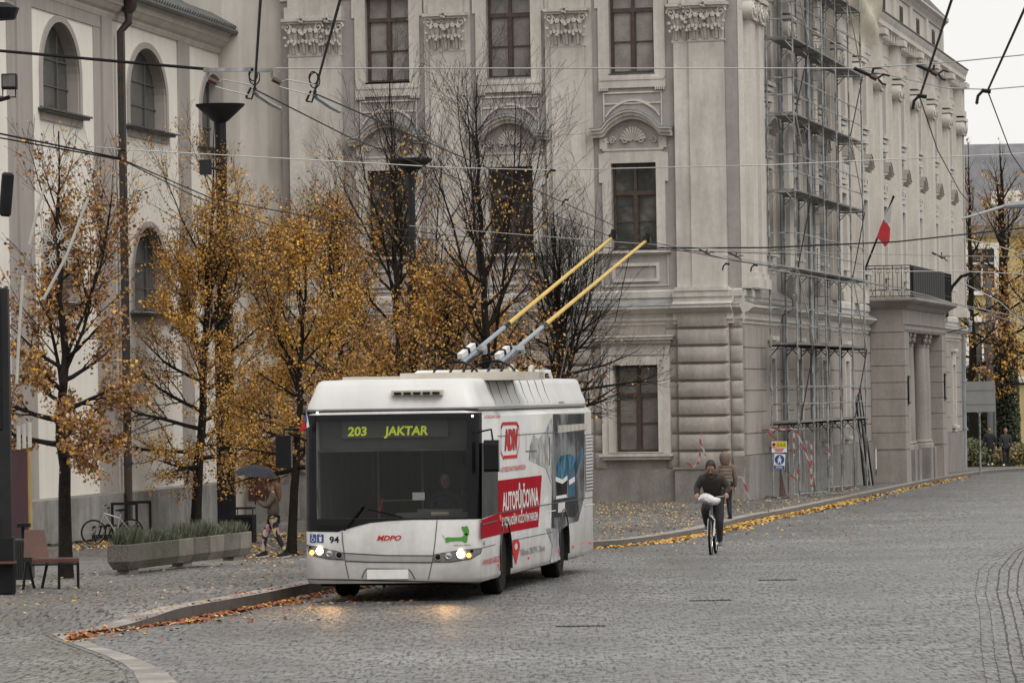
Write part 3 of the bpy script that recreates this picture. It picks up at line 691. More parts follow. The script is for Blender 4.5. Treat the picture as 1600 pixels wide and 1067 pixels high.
# ------ portico with balcony
PX0, PX1, PW = 34.0, 50.0, 1.25
ps = mat('portico_stone', (.30, .27, .245), .8, .1, .8, .3, 20, streak=.2, fine=.06)
for a, b in ((PX0, PX0+1.5), (PX1-1.6, PX1)):
    p = MB()
    p.box(a, b, -PW, 0, .55, 4.75)
    p.box(a-.05, b+.05, -PW-.05, 0, -1.1, .55)
    for k in range(7):
        z = .62 + k*.59; p.box(a-.035, b+.035, -PW-.035, -.08, z, z+.565)
    p.build('portico_pier', ps, palace, M=fm(A2))
p = MB(); cornice(p, PX0-.05, PX1+.05, [(PW,4.751),(PW+.05,4.85),(PW+.05,5.0),(PW+.1,5.02),(PW,5.05),(PW,5.55),(PW+.12,5.62),(PW+.2,5.7),(PW+.42,5.8),(PW+.5,5.86),(PW+.5,5.96)])
p.build('portico_entablature', ps, palace, M=fm(A2))
dn = MB()
for k in range(14): dn.box(PX0-.12, PX0-.05, -PW+.02+k*.085, -PW+.06+k*.085, 5.56, 5.66)
for k in range(90): dn.box(PX0+.05+k*.177, PX0+.14+k*.177, -PW-.1, -PW, 5.56, 5.66)
p2_ = MB(); p2_.rings([[(PX0-.05, -PW, 5.55), (PX0-.05, .02, 5.55), (PX0-.05, .02, 5.96), (PX0-.05, -PW-.5, 5.96)], [(PX0-.5, -PW-.5, 5.86), (PX0-.5, .02, 5.86), (PX0-.5, .02, 5.96), (PX0-.5, -PW-.5, 5.96)]])
dn.v and dn.build('dentils', ps, palace, M=fm(A2)); p2_.build('portico_cornice', ps, palace, M=fm(A2))
rd = MB(); rd.box(PX0+1.5, PX1-1.6, -.03, .2, -1, 4.75); rd.build('portico_doorway', M['glass_dark'], palace, M=fm(A2))
for k, x in enumerate((PX0+3.3, PX0+4.9, PX0+9.4, PX0+11.0)):
    cm = MB(); cm.lathe([(.36,.55),(.36,.68),(.31,.72),(.34,.78),(.28,.84),(.275,1.6),(.265,3.0),(.235,4.25),(.26,4.28),(.25,4.34)], (x, -PW+.38, 0), 20)
    co_ = cm.build('column', M['side_stucco'] if 0 else ps, palace, M=fm(A2), smooth=True)
    cc = MB(); cc.box(x-.32, x+.32, -PW+.06, -PW+.70, 4.62, 4.749)
    for s in (-1, 1):
        for t in (-1, 1): cc.lathe([(0,-.06),(.11,-.05),(.11,.05),(0,.06)], (x+s*.22, -PW+.38+t*.24, 4.5), 8, ax='y')
    cc.lathe([(.23,4.34),(.3,4.62)], (x,-PW+.38,0), 12); cc.build('capital', ps, co_, smooth=True)
    pd = MB(); pd.box(x-.45, x+.45, -PW-.06, -PW+.82, -1.1, .55); pd.build('pedestal', M['plinth'], co_)
# railing
rl = MB()
def rail(a, b, solid):
    a, b = Vector(a), Vector(b); L_ = (b-a).length; n_ = max(2, int(L_/.26)); d = (b-a)/L_
    for z in (6.0, 6.22, 6.98, 7.08): rl.tube([a + Vector((0,0,z)), b + Vector((0,0,z))], .022, 4)
    for k in range(n_+1):
        q = a + d*L_*k/n_; rl.tube([q + Vector((0,0,5.96)), q + Vector((0,0,7.08))], .016, 4)
        if k < n_:
            c = q + d*L_/n_/2; rl.tube([c + Vector((0,0,6.0)), c + d*.10 + Vector((0,0,6.22))], .01, 3); rl.tube([c + Vector((0,0,6.22)), c + d*.10 + Vector((0,0,6.0))], .01, 3)
            rr = .07
            rl.tube([c + d*rr*cos(t) + Vector((0,0,6.88+rr*sin(t))) for t in [2*pi*i/8 for i in range(8)]], .012, 3, closed=True)
            rl.tube([c + Vector((0,0,6.22)), c + Vector((0,0,6.8))], .012, 3)
rail((PX0-.3, 0, 0), (PX0-.3, -PW-.3, 0), 0); rail((PX0-.3, -PW-.3, 0), (PX1-.2, -PW-.3, 0), 0); rail((PX1-.2, -PW-.3, 0), (PX1-.2, 0, 0), 0)
rl.build('balcony_railing', M['iron'], palace, M=fm(A2))
bn = MB(); bn.box(PX0+.15, PX1-3.6, -PW-.36, -PW-.33, 5.98, 7.06)
for k in range(14): bn.box(PX0+.3+k*.85, PX0+.33+k*.85, -PW-.372, -PW-.36, 6.0, 7.04)
bn.build('balcony_screen', mat('black_mesh_screen', (.02,.02,.021), .8), palace, M=fm(A2))
# notice plates by the portico
for x, z in ((PX0+1.0, 2.7), (PX1-.8, 2.8)):
    q = MB(); q.box(x-.3, x+.3, -PW-.09, -PW-.05, z-.5, z+.5); q.box(x-.24, x+.24, -PW-.1, -PW-.09, z-.42, z+.42, 1); q.build('notice_plate', [M['iron'], M['plinth']], palace, M=fm(A2))

# ================================================================= CHURCH
AC = math.atan2(.9897, .1428)
base = G(121, 847); CC = Vector((base.x, base.y, 0))
church = empty('church', (CC.x, CC.y, -.4), 0, 'white church with grey bands and round-arched windows on the left', 'church')
def cmx(x=0, y=0, z=0): return Matrix.Translation((0, 0, .4)) @ Matrix.Rotation(AC, 4, 'Z') @ Matrix.Translation((x, y, z))
cu = lambda px: pxu(px, AC, CC)
cz = lambda px, py: zat(px, py, AC, CC)
XL, XR = cu(-260), cu(388)
ZCOR = cz(197, 39)                                # underside of the eaves cornice
wins = []                                         # (x centre, half width, z bottom, z top)
for a, b, yb, yt in ((69,127,174,37),(205,262,201,78),(317,356,232,118),(68,124,470,333),(207,258,487,355),(317,356,492,368)):
    x0, x1 = cu(a), cu(b); m = (a+b)/2; wins.append(((x0+x1)/2, (x1-x0)/2, cz(m, yb), cz(m, yt)))
dxw = wins[1][0] - wins[0][0]
for k in (0, 3): wins.append((wins[k][0]-dxw*.93, wins[k][1], wins[k][2], wins[k][3]))
def arch_pts(cx, hw, zb, zt, n=22, grow=0):
    h = zt - zb; r = min(h*.62, h); pts = []
    for k in range(n+1):
        t = pi - pi*k/n; pts.append((cx + (hw+grow)*cos(t), zt - r + (r+grow*.25)*sin(t)))
    return pts
w = MB(); hs = [(c-a, c+a, zb, zt) for c, a, zb, zt in wins]
wall_holes(w, XL, XR, .5, ZCOR+.4, hs, depth=.0)
for c, a, zb, zt in wins:
    ap_ = arch_pts(c, a, zb, zt); n_ = len(ap_)
    for side in (0, 1):
        cor = (c-a, zt) if side == 0 else (c+a, zt)
        seq = ap_[:n_//2+1] if side == 0 else ap_[n_//2:]
        for p, q in zip(seq, seq[1:]): w.add([(cor[0],0,cor[1]), (p[0],0,p[1]), (q[0],0,q[1])], [(0,1,2)])
    full = [(c-a, zb)] + ap_ + [(c+a, zb)]
    for p, q in zip(full, full[1:] + full[:1]):
        w.add([(p[0],0,p[1]),(q[0],0,q[1]),(q[0],.34,q[1]),(p[0],.34,p[1])], [(0,1,2,3)])
w.build('wall', M['church_white'], church, M=cmx())
for c, a, zb, zt in wins:
    rv = MB()
    full = [(c-a, zb)] + arch_pts(c, a, zb, zt) + [(c+a, zb)]
    k_ = .985
    for p, q in zip(full, full[1:] + full[:1]):
        s = lambda P_: (c + (P_[0]-c)*k_, zb+.02 + (P_[1]-zb)*k_)
        p_, q_ = s(p), s(q); rv.add([(p_[0],.004,p_[1]),(q_[0],.004,q_[1]),(q_[0],.335,q_[1]),(p_[0],.335,p_[1])], [(0,1,2,3)])
    rv.build('window_reveal', M['church_grey'], church, M=cmx())
for c, a, zb, zt in wins:
    pane = MB(); full = [(c-a, zb)] + arch_pts(c, a, zb, zt) + [(c+a, zb)]
    pane.prism(full, .30, .33); fo = pane.build('window', M['glass_church'], church, M=cmx())
    br = MB(); 
    for t in (-.33, .33): br.box(c+t*a*1.2-.03, c+t*a*1.2+.03, .26, .299, zb, zt - (zt-zb)*.12)
    for t in (.28, .58): br.box(c-a+.03, c+a-.03, .255, .299, zb+(zt-zb)*t-.012, zb+(zt-zb)*t+.012)
    br.build('bars', M['lead'], fo)
    sr = MB(); o_ = [(c-a-.26, zb)] + arch_pts(c, a, zb, zt, grow=.26) + [(c+a+.26, zb)]; i_ = full
    o_ = [(x, z + (.10 if 0 < i < len(o_)-1 else 0)) for i, (x, z) in enumerate(o_)]
    for k in range(len(full)-1):
        A_, B_, C_, D_ = i_[k], i_[k+1], o_[k+1], o_[k]
        vs = [(p[0], y, p[1]) for y in (-.05, 0) for p in (A_, B_, C_, D_)]
        sr.add(vs, [(0,1,2,3),(3,2,6,7),(0,4,5,1)])
    sr.box(c-a-.22, c+a+.22, -.055, 0, zb-.34, zb-.09)
    sr.build('surround', M['church_grey'], fo)
    si = MB(); si.box(c-a-.42, c+a+.48, -.26, .1, zb-.085, zb-.04); si.box(c-a-.36, c+a+.42, -.20, 0, zb-.14, zb-.086); si.build('sill', M['tile'], fo)
# pilaster strips (grey), framed panel to the left of the downpipe
def strip(pa, pb, z0, z1, y): st = MB(); st.box(cu(pa), cu(pb), y, 0, z0, z1); st.build('pilaster_strip', M['church_grey'], church, M=cmx())
strip(15, 27, .5, ZCOR, -.03); strip(27, 50, .5, ZCOR, -.09)
strip(150, 160, .5, ZCOR-.32, -.03); strip(160, 176, .5, ZCOR, -.09)
strip(281, 298, .5, ZCOR, -.06); strip(377, 382, .5, ZCOR, -.06)
st = MB(); st.box(XL, cu(176), -.045, 0, ZCOR-.32, ZCOR); st.build('frieze_band', M['church_grey'], church, M=cmx())
c_ = MB(); prof = [(.06,ZCOR),(.10,ZCOR+.10),(.10,ZCOR+.16),(.2,ZCOR+.22),(.3,ZCOR+.34),(.34,ZCOR+.36),(.34,ZCOR+.5),(.45,ZCOR+.6)]
cornice(c_, XL, XR+.15, prof); c_.build('cornice', mat('church_cornice', (.48,.445,.40), .85, .08, .8, streak=.15), church, M=cmx())
gt = MB(); zr = ZCOR+.60
gt.tube([(XL,-.52,zr+.03),(XR+.2,-.52,zr+.03)], .09, 8); gt.build('gutter', M['tile'], church, M=cmx(), smooth=True)
# tiled roof with a course of ridge-like rounded eaves tiles
rf = MB(); sl_ = .62
rf.add([(XL,-.46,zr+.06),(XR+.2,-.46,zr+.06),(XR+.2-2.2,6.5,zr+.06+7*sl_),(XL,6.5,zr+.06+7*sl_)], [(0,1,2,3)])
rf.add([(XR+.2,-.46,zr+.06),(XR+.2,7,zr+.06),(XR+.2-2.2,6.5,zr+.06+7*sl_)], [(0,1,2)])
x = XL
while x < XR:
    rf.tube([(x,-.5,zr+.10),(x,.25,zr+.55)], [.15,.13], 6); x += .34
rf.build('roof', M['tile'], church, M=cmx())
lr = MB(); x = XR-.5                                 # rows on the slope
for k in range(14):
    y0 = .3 + k*.45; z0 = zr+.06+(y0+.46)*sl_; lr.box(XL, XR-.2-k*.14, y0, y0+.06, z0, z0+.05)
lr.build('tile_courses', M['tile'], church, M=cmx())
pn = MB(); pn.box(XL, XR+.02, -.10, .0, -1, cz(200, 769)); pn.build('plinth', M['church_plinth'], church, M=cmx())
ew = MB(); ew.add([(XR,0,-1),(XR,9,-1),(XR,9,ZCOR+.4),(XR,0,ZCOR+.4)], [(0,1,2,3)]); ew.build('end_wall', M['church_white'], church, M=cmx())
dp = MB(); xd = cu(183)
dp.lathe([(.10,ZCOR+.15),(.22,ZCOR+.3),(.26,ZCOR+.62)], (xd,-.42,0), 8)
dp.tube([(xd,-.42,ZCOR+.2),(xd,-.42,ZCOR-.05),(xd,-.2,ZCOR-.30),(xd,-.2,-.3)], .115, 8)
for z in (1.2, 3.4, 5.8, 8): dp.tube([(xd,-.2,z),(xd,-.2,z+.08)], .14, 8)
dp.build('downpipe', mat('dark_downpipe', (.03,.03,.03), .4, .2, 3, two=((.06,.03,.02), 1.2)), church, M=cmx(), smooth=True)
# yellow doorway at the very left
dy = MB(); xa, xb = cu(20), cu(34); za = cz(27, 700)
dy.box(xb-.25, xb, -.16, 0, -.8, za); dy.box(xa-3, xb, -.16, 0, za-.02, za+.25); dy.build('doorway_frame', mat('ochre_frame', (.45,.33,.13), .6), church, M=cmx())
dy = MB(); dy.box(xa-3, xb-.25, -.12, 0, -.8, za-.02); dy.build('door', mat('plum_door', (.06,.018,.03), .5), church, M=cmx())
# ================================================================= TROLLEYBUS
AB = R(-8.2)
c1 = G(749, 925, True)
corner = Vector((-.49, 71.0, 0)); BO = corner - Vector((cos(AB), sin(AB), 0)) * 1.275
bus = empty('trolleybus', BO, AB, 'white low-floor trolleybus with red advertising on its side and both poles raised', 'trolleybus')
M['paint'] = mat('white_bus_paint', (.70, .69, .68), .25, .06, .8, coat=.25, streak=.14, fine=.04)
def grime(m, z0, z1, lo):                         # road dirt thrown up along the skirt, broken by noise
    nt = m.node_tree; N = nt.nodes.new; L = nt.links.new; b = nt.nodes['Principled BSDF']; src = b.inputs['Base Color'].links[0].from_socket
    tc = N('ShaderNodeTexCoord'); sp = N('ShaderNodeSeparateXYZ'); L(tc.outputs['Object'], sp.inputs[0]); nz = N('ShaderNodeTexNoise'); nz.inputs['Scale'].default_value = 2.2; nz.inputs['Detail'].default_value = 7; L(tc.outputs['Object'], nz.inputs['Vector'])
    ad = N('ShaderNodeMath'); ad.operation = 'MULTIPLY_ADD'; L(nz.outputs['Fac'], ad.inputs[0]); ad.inputs[1].default_value = -.9; L(sp.outputs['Z'], ad.inputs[2])
    mr = N('ShaderNodeMapRange'); L(ad.outputs[0], mr.inputs['Value']); mr.inputs['From Min'].default_value = z0 - .45; mr.inputs['From Max'].default_value = z1 - .45; mr.inputs['To Min'].default_value = lo; mr.inputs['To Max'].default_value = 0
    mx = N('ShaderNodeMixRGB'); L(mr.outputs[0], mx.inputs[0]); L(src, mx.inputs[1]); mx.inputs[2].default_value = (.16, .14, .12, 1); L(mx.outputs[0], b.inputs['Base Color'])
grime(M['paint'], .25, .95, .6)
M['bus_black'] = mat('black_bus_trim', (.008, .008, .009), .22, .1, 3, spec=.18)
M['rubber'] = mat('tyre_rubber', (.011, .0105, .010), .85, .3, 6, spec=.15)
M['bus_red'] = mat('red_advert_film', (.36, .022, .032), .8, .05, 2, streak=.1, spec=0)
M['bus_red2'] = mat('red_lettering', (.50, .03, .03), .6, .05, 2, spec=.05)
M['white_film'] = plain('white_lettering', (.68, .67, .65), .6, spec=.1)
M['seam'] = plain('panel_seams', (.05, .05, .05), .6)
M['chrome'] = mat('lamp_reflector', (.5, .5, .5), .15, .1, 10, metal=.9)
M['amber'] = mat('amber_lamp', (.8, .3, .03), .2, 0, emit=((1, .42, .05), 5))
M['head'] = mat('lit_headlamp', (1, .95, .8), .2, 0, emit=((1, .80, .48), 14))
M['ledw'] = mat('white_marker_lamp', (1, 1, 1), .2, 0, emit=((.95, .95, 1), 2))
M['led'] = mat('yellow_display_dots', (.7, .8, .05), .4, 0, emit=((.75, .85, .05), .38))
M['cream'] = mat('cream_roof_box', (.50, .46, .39), .5, .12, 2)
M['interior'] = plain('bus_interior', (.11, .11, .108), .6)
gl = bpy.data.materials.new('tinted_windscreen'); gl.use_nodes = True; nt = gl.node_tree; nt.nodes.clear()
o_ = nt.nodes.new('ShaderNodeOutputMaterial'); tr = nt.nodes.new('ShaderNodeBsdfTransparent'); tr.inputs[0].default_value = (.62, .64, .62, 1)
gy = nt.nodes.new('ShaderNodeBsdfGlossy'); gy.inputs['Roughness'].default_value = .04; gy.inputs[0].default_value = (.5, .51, .51, 1); fr = nt.nodes.new('ShaderNodeFresnel'); fr.inputs[0].default_value = 1.5
mx = nt.nodes.new('ShaderNodeMixShader'); nt.links.new(fr.outputs[0], mx.inputs[0]); nt.links.new(tr.outputs[0], mx.inputs[1]); nt.links.new(gy.outputs[0], mx.inputs[2]); nt.links.new(mx.outputs[0], o_.inputs[0])
M['glass'] = gl
HW = 1.275
def yf(x, z=1.0):
    a = abs(x); y = .10 * (a/HW)**2
    if a > 1.10: y += .175 - math.sqrt(max(0, .175**2 - (min(a, HW) - 1.10)**2))
    return y + fi(z)
def fi(z):
    P_ = [(.2,.05),(.32,0),(1.1,.0),(2.0,.04),(2.6,.09),(2.72,.11)]
    if z <= P_[0][0]: return P_[0][1]
    for (a, b), (c, d) in zip(P_, P_[1:]):
        if z <= c: return b + (d-b)*(z-a)/(c-a)
    return P_[-1][1]
xsf = [-HW, -1.265, -1.24, -1.20, -1.15, -1.10, -.9, -.6, -.3, 0, .3, .6, .9, 1.10, 1.15, 1.20, 1.24, 1.265, HW]
def plan(z, si=0, fo=0, L_=12.85, ri=0):
    k = (HW - si)/HW
    ring = [(x*k, yf(x) - yf(0) + fi(z) + fo, z) for x in xsf]
    ring += [(HW-si, L_-.35, z), (HW-si-.06, L_-.12-ri, z), (HW-si-.22, L_-ri, z), (-HW+si+.22, L_-ri, z), (-HW+si+.06, L_-.12-ri, z), (-HW+si, L_-.35, z)]
    return ring
b = MB(); b.rings([plan(z, s) for z, s in ((.265,.03),(.30,.005),(.34,0),(1.1,0),(2.0,.0),(2.45,.0),(2.60,.0),(2.66,.045),(2.70,.11))])
body = b.build('body', M['paint'], bus, smooth=True)
def boolcut(o, cutters):
    for c in cutters:
        m = o.modifiers.new('cut', 'BOOLEAN'); m.operation = 'DIFFERENCE'; m.solver = 'EXACT'; m.object = c
    dg = bpy.context.evaluated_depsgraph_get(); dg.update()
    me = bpy.data.meshes.new_from_object(o.evaluated_get(dg)); me.name = o.name
    o.modifiers.clear(); o.data = me
    for c in cutters: bpy.data.objects.remove(c)
WY = (2.42, pxu(881, AB + pi/2, corner, 850))
cs = []
for y in WY:
    c = MB()
    for s in (-1, 1): c.lathe([(.56, s*1.5), (.56, s*.78)] if s < 0 else [(.56, .78), (.56, 1.5)], (0, y, .50), 28, ax='x')
    cs.append(c.build('cut', M['interior'], bus, smooth='fix'))
c = MB(); c.box(-1.2, 1.2, .35, 12.4, .42, 2.6); cs.append(c.build('cut', M['interior'], bus, smooth='fix'))
c = MB(); c.box(-1.08, 1.08, -.6, .36, 1.18, 2.58); cs.append(c.build('cut', M['interior'], bus, smooth='fix'))
for c in cs: 
    for p_ in c.data.polygons: p_.use_smooth = False
boolcut(body, cs)
body.data.set_sharp_from_angle(angle=R(35))
un = MB(); un.box(-1.1, 1.1, .4, 12.6, .22, .36); un.build('underfloor', M['rubber'], bus)
# pixel helpers on the front and on the side surface
def fx(px, py=650): return pxu(px, AB, BO, py)
def fz(px, py): return zat(px, py, AB, BO)
def sx(px, py=770): return pxu(px, AB + pi/2, corner, py)
def sz(px, py): return zat(px, py, AB + pi/2, corner)
def f3(x, y): q = (460 + x/4.85, 740 + y/4.85); return (fx(*q), fz(*q))
def s5(x, y): q = (740 + x/5.336, 720 + y/5.336); return (sx(*q), sz(*q))
def s4(x, y): q = (720 + x/5.93, 560 + y/5.93); return (sx(*q), sz(*q))
def cl(x): return max(-HW+.004, min(HW-.004, x))
def fdecal(mb, poly, off=.006, mi=0):            # polygon (x,z) on the front, cut into narrow columns
    me = bmesh.new(); vs = [me.verts.new((cl(x), 0, z)) for x, z in poly]; me.faces.new(vs)
    for xc in [i*.1 for i in range(-12, 13)] + [1.15, -1.15, 1.24, -1.24]:
        bmesh.ops.bisect_plane(me, geom=me.verts[:]+me.edges[:]+me.faces[:], plane_co=(xc,0,0), plane_no=(1,0,0))
    bmesh.ops.triangulate(me, faces=me.faces[:])
    me.verts.ensure_lookup_table(); me.verts.index_update()
    mb.add([(v.co.x, yf(v.co.x, v.co.z) - off, v.co.z) for v in me.verts], [tuple(v.index for v in f.verts) for f in me.faces], mi); me.free()
def fline(mb, pts, w=.012, off=.007, mi=0):
    for (a, c), (b_, d) in zip(pts, pts[1:]):
        dx, dz = b_-a, d-c; L_ = math.hypot(dx, dz) or 1; nx, nz = -dz/L_*w/2, dx/L_*w/2
        fdecal(mb, [(a+nx,c+nz),(b_+nx,d+nz),(b_-nx,d-nz),(a-nx,c-nz)], off, mi)
def sdecal(mb, poly, off=.006, mi=0): mb.add([(HW+off, y, z) for y, z in poly], [tuple(range(len(poly)))], mi)
def sline(mb, pts, w=.012, off=.008, mi=0):
    for (a, c), (b_, d) in zip(pts, pts[1:]):
        dx, dz = b_-a, d-c; L_ = math.hypot(dx, dz) or 1; nx, nz = -dz/L_*w/2, dx/L_*w/2
        sdecal(mb, [(a+nx,c+nz),(b_+nx,d+nz),(b_-nx,d-nz),(a-nx,c-nz)], off, mi)
def text_mesh(txt, bold=0, shear=0):
    cu_ = bpy.data.curves.new('t', 'FONT'); cu_.body = txt; cu_.size = 1; cu_.offset = bold; cu_.shear = shear; cu_.resolution_u = 3
    ob = bpy.data.objects.new('t', cu_); C.objects.link(ob); dg = bpy.context.evaluated_depsgraph_get(); dg.update()
    me = bpy.data.meshes.new_from_object(ob.evaluated_get(dg)); bpy.data.objects.remove(ob)
    vs = [v.co.copy() for v in me.vertices]; fs = [tuple(p.vertices) for p in me.polygons]; bpy.data.meshes.remove(me)
    x0 = min(v.x for v in vs); x1 = max(v.x for v in vs); cap = .73
    return [((v.x-x0)/(x1-x0), v.y/cap) for v in vs], fs
def put_text(name, txt, m, parent, fn, bold=0, shear=0):
    vs, fs = text_mesh(txt, bold, shear); mb = MB(); mb.add([fn(u, v) for u, v in vs], fs)
    return mb.build(name, m, parent)
def ftext(name, txt, m, x0, x1, z0, z1, off=.008, **k): return put_text(name, txt, m, bus, lambda u, v: ((x0+u*(x1-x0)), yf(x0+u*(x1-x0), z0+v*(z1-z0)) - off, z0+v*(z1-z0)), **k)
def stext(name, txt, m, y0, y1, z0, z1, off=.010, tall=None, **k):   # z0 baseline at y0, z1 baseline at y1
    h = tall; return put_text(name, txt, m, bus, lambda u, v: (HW+off, y0+u*(y1-y0), z0+u*(z1-z0)+v*h), **k)
# windscreen surround
x_c = [-HW+.002, -1.265, -1.24, -1.2, -1.15, -1.08, -.95, -.78, -.6, -.45, -.3, 0, .3, .6, .9, 1.08, 1.15, 1.2, 1.24, 1.265, HW-.002]
def zlow(x):
    p = [(-1.3, f3(75,438)[1]), (f3(340,440)[0], f3(340,440)[1]), (f3(440,405)[0], f3(440,405)[1]), (f3(600,365)[0], f3(600,365)[1]), (f3(850,348)[0], f3(850,348)[1]), (1.3, f3(1080,348)[1])]
    for (a, c), (b_, d) in zip(p, p[1:]):
        if x <= b_: return c + (d-c)*(x-a)/(b_-a)
    return p[-1][1]
ws = MB(); ZT = 2.66
def fstrip(mb, xa, xb, za0, za1, zb0, zb1, off, n=4, mi=0):
    for k in range(n):
        t0, t1 = k/n, (k+1)/n
        z = [za0+(za1-za0)*t0, zb0+(zb1-zb0)*t0, zb0+(zb1-zb0)*t1, za0+(za1-za0)*t1]
        mb.add([(xa, yf(xa,z[0])-off, z[0]), (xb, yf(xb,z[1])-off, z[1]), (xb, yf(xb,z[2])-off, z[2]), (xa, yf(xa,z[3])-off, z[3])], [(0,1,2,3)], mi)
for a, c in zip(x_c, x_c[1:]):
    if a >= -1.0801 and c <= 1.0801:
        fstrip(ws, a, c, zlow(a), 1.185, zlow(c), 1.185, .006, 2); fstrip(ws, a, c, 2.57, ZT, 2.57, ZT, .006, 2)
    else: fstrip(ws, a, c, zlow(a), ZT, zlow(c), ZT, .006, 8)
ws.build('windscreen_surround', M['bus_black'], bus)
wg = MB()
for a, c in zip(x_c, x_c[1:]):
    if a >= -1.0801 and c <= 1.0801: fstrip(wg, a, c, 1.18, 2.58, 1.18, 2.58, -.004, 6)
wg.build('windscreen', M['glass'], bus, smooth=True)
# destination display behind the glass
yd = .30
d = MB(); x0, x1 = fx(528), fx(695); z0, z1 = fz(600, 684), fz(600, 657)
d.box(x0, x1, yd, yd+.05, z0, z1); dis = d.build('destination_display', mat('display_panel', (.17,.165,.16), .6, .1, 5), bus)
d = MB(); d.box(-1.08, 1.08, yd+.052, yd+.08, 2.16, 2.58, 0); d.box(-1.08, 1.08, yd-.10, yd+.08, 2.13, 2.158); d.build('display_housing', M['interior'], bus)
for tx_, xa_, xb_ in (('203', 537, 567), ('JAKTAR', 594, 663)): put_text('display_text', tx_, M['led'], dis, lambda u, v: (fx(xa_) + u*(fx(xb_)-fx(xa_)), yd-.006, fz(600,680)+v*(fz(600,666)-fz(600,680))), bold=.03, shear=.1)
# cab interior
it = MB(); it.box(-1.15, 1.15, .42, .75, .45, 1.17); it.box(.0, 1.1, .40, .62, 1.17, 1.25); it.tube([(.30,.5,1.25),(.95,.5,1.25)], .05, 8); it.build('dashboard', M['interior'], bus)
it = MB(); it.tube([(.62+.21*cos(t), .72+.05*sin(t), 1.30+.19*sin(t)) for t in [2*pi*k/16 for k in range(16)]], .018, 6, closed=True); it.box(.42,.82,.72,.735,1.28,1.31); it.build('steering_wheel', M['rubber'], bus)
pp = MB()
for x, y in ((-.45,1.6),(.15,1.9),(-.8,3.2),(.5,3.4),(-.4,5.5),(.4,5.5)): pp.tube([(x,y,.5),(x,y,2.6)], .018, 6)
pp.tube([(-.45,1.6,1.4),(.15,1.9,1.4)], .016, 6)
pp.build('grab_poles', mat('pale_grab_poles', (.30,.28,.2), .4), bus)
for k, (x, y) in enumerate(((-.8,2.6),(-.8,3.6),(.8,3.6),(.8,4.6),(-.35,3.6),(-.8,4.8),(.35,4.6))):
    s_ = MB(); s_.box(x-.2, x+.2, y, y+.42, .85, .93); s_.rings([[(x-.2,y+.4,.9),(x+.2,y+.4,.9),(x+.2,y+.46,.9),(x-.2,y+.46,.9)],[(x-.18,y+.46,1.5),(x+.18,y+.46,1.5),(x+.18,y+.5,1.5),(x-.18,y+.5,1.5)]]); s_.box(x-.03,x+.03,y+.1,y+.3,.45,.85)
    s_.build('passenger_seat', plain('seat_cloth' , (.10,.05,.05), .8) if k == 0 else bpy.data.materials['seat_cloth'], bus)
q = MB(); q.box(fx(636), fx(655), .36, .37, fz(640,782), fz(640,770)); q.build('paper_card', M['white_film'], bus)
q = MB(); q.tube([(fx(584), .34, 1.24), (fx(589), .36, 1.46)], .012, 5); q.build('red_wand', M['bus_red2'], bus)
q = MB(); q.tube([(fx(664), .42, 1.225), (fx(690), .42, 1.225), (fx(694), .42, 1.225), (fx(700), .42, 1.225)], [.035,.035,.015,.015], 8); q.build('bottle', M['cream'], bus)
# white fascia seams, grille, plate
se = MB()
fline(se, [f3(358,440), f3(364,520), f3(375,600), f3(388,690), f3(410,792)]); fline(se, [f3(1080,350), f3(1066,500), f3(1052,615), f3(1038,690), f3(1014,800)])
fline(se, [f3(375,601), f3(700,618), f3(1050,620)], .016); fline(se, [f3(383,660), f3(560,668), f3(1045,672)], .016)
fline(se, [f3(372,650), f3(250,645), f3(140,620), f3(95,590), f3(75,540)], .014); fline(se, [f3(1045,668), f3(1180,668), f3(1330,645), f3(1395,605), f3(1414,566)], .014)
fline(se, [f3(75,540), f3(200,562), f3(372,600)], .012); fline(se, [f3(1414,566), f3(1250,580), f3(1052,612)], .012)
fline(se, [f3(510,792), f3(530,740), f3(550,718), f3(865,722), f3(890,750), f3(915,800)], .014)
fdecal(se, [f3(70,795), f3(400,797), f3(1400,822), f3(1400,830), f3(70,803)], .004)
se.build('seams', M['seam'], bus)
gr = MB(); fdecal(gr, [f3(377,607), f3(700,624), f3(1048,626), f3(1044,666), f3(560,662), f3(386,655)], .005); gr.build('grille_strip', mat('silver_strip', (.33,.33,.32), .35, .1, 3, metal=.3), bus)
npl = MB(); a, c = f3(553,798), f3(863,722); npl.box(a[0], c[0], yf(.0)-.02, yf(0)+.02, a[1], c[1]); npl.build('number_plate', M['white_film'], bus)
for pods, lamps in ((([f3(80,543), f3(200,566), f3(371,604), f3(380,654), f3(250,642), f3(140,617), f3(100,588)]), ((112,558,13,'bus_black'),(127,597,17,'amber'),(187,585,27,'head'),(262,600,24,'chrome'),(338,615,23,'bus_black'))),
                    (([f3(1411,570), f3(1345,576), f3(1200,590), f3(1056,613), f3(1048,664), f3(1180,662), f3(1325,640), f3(1390,602)]), ((1340,585,15,'bus_black'),(1318,618,17,'amber'),(1257,608,29,'head'),(1168,617,25,'chrome'),(1088,630,22,'bus_black')))):
    pd = MB(); fdecal(pd, pods, .006); hl = pd.build('headlight', mat('headlight_pod', (.16,.16,.16), .25, .1, 5) if pods[0][0] < 0 else bpy.data.materials['headlight_pod'], bus)
    for x, y, r, m_ in lamps:
        cx_, cz_ = f3(x, y); r = r/4.85/110.6; yy_ = yf(cl(cx_), cz_)
        l_ = MB(); l_.lathe([(r*1.18, -.012), (r*1.18, -.03), (r, -.03), (r*.85, -.022), (0, -.03)], (cx_, yy_, cz_), 18, 0, ax='y')
        l_.m = [0 if i < 36 else 1 for i in range(len(l_.f))]
        l_.build('lamp', [M['chrome'], M[m_]], hl, smooth=True)
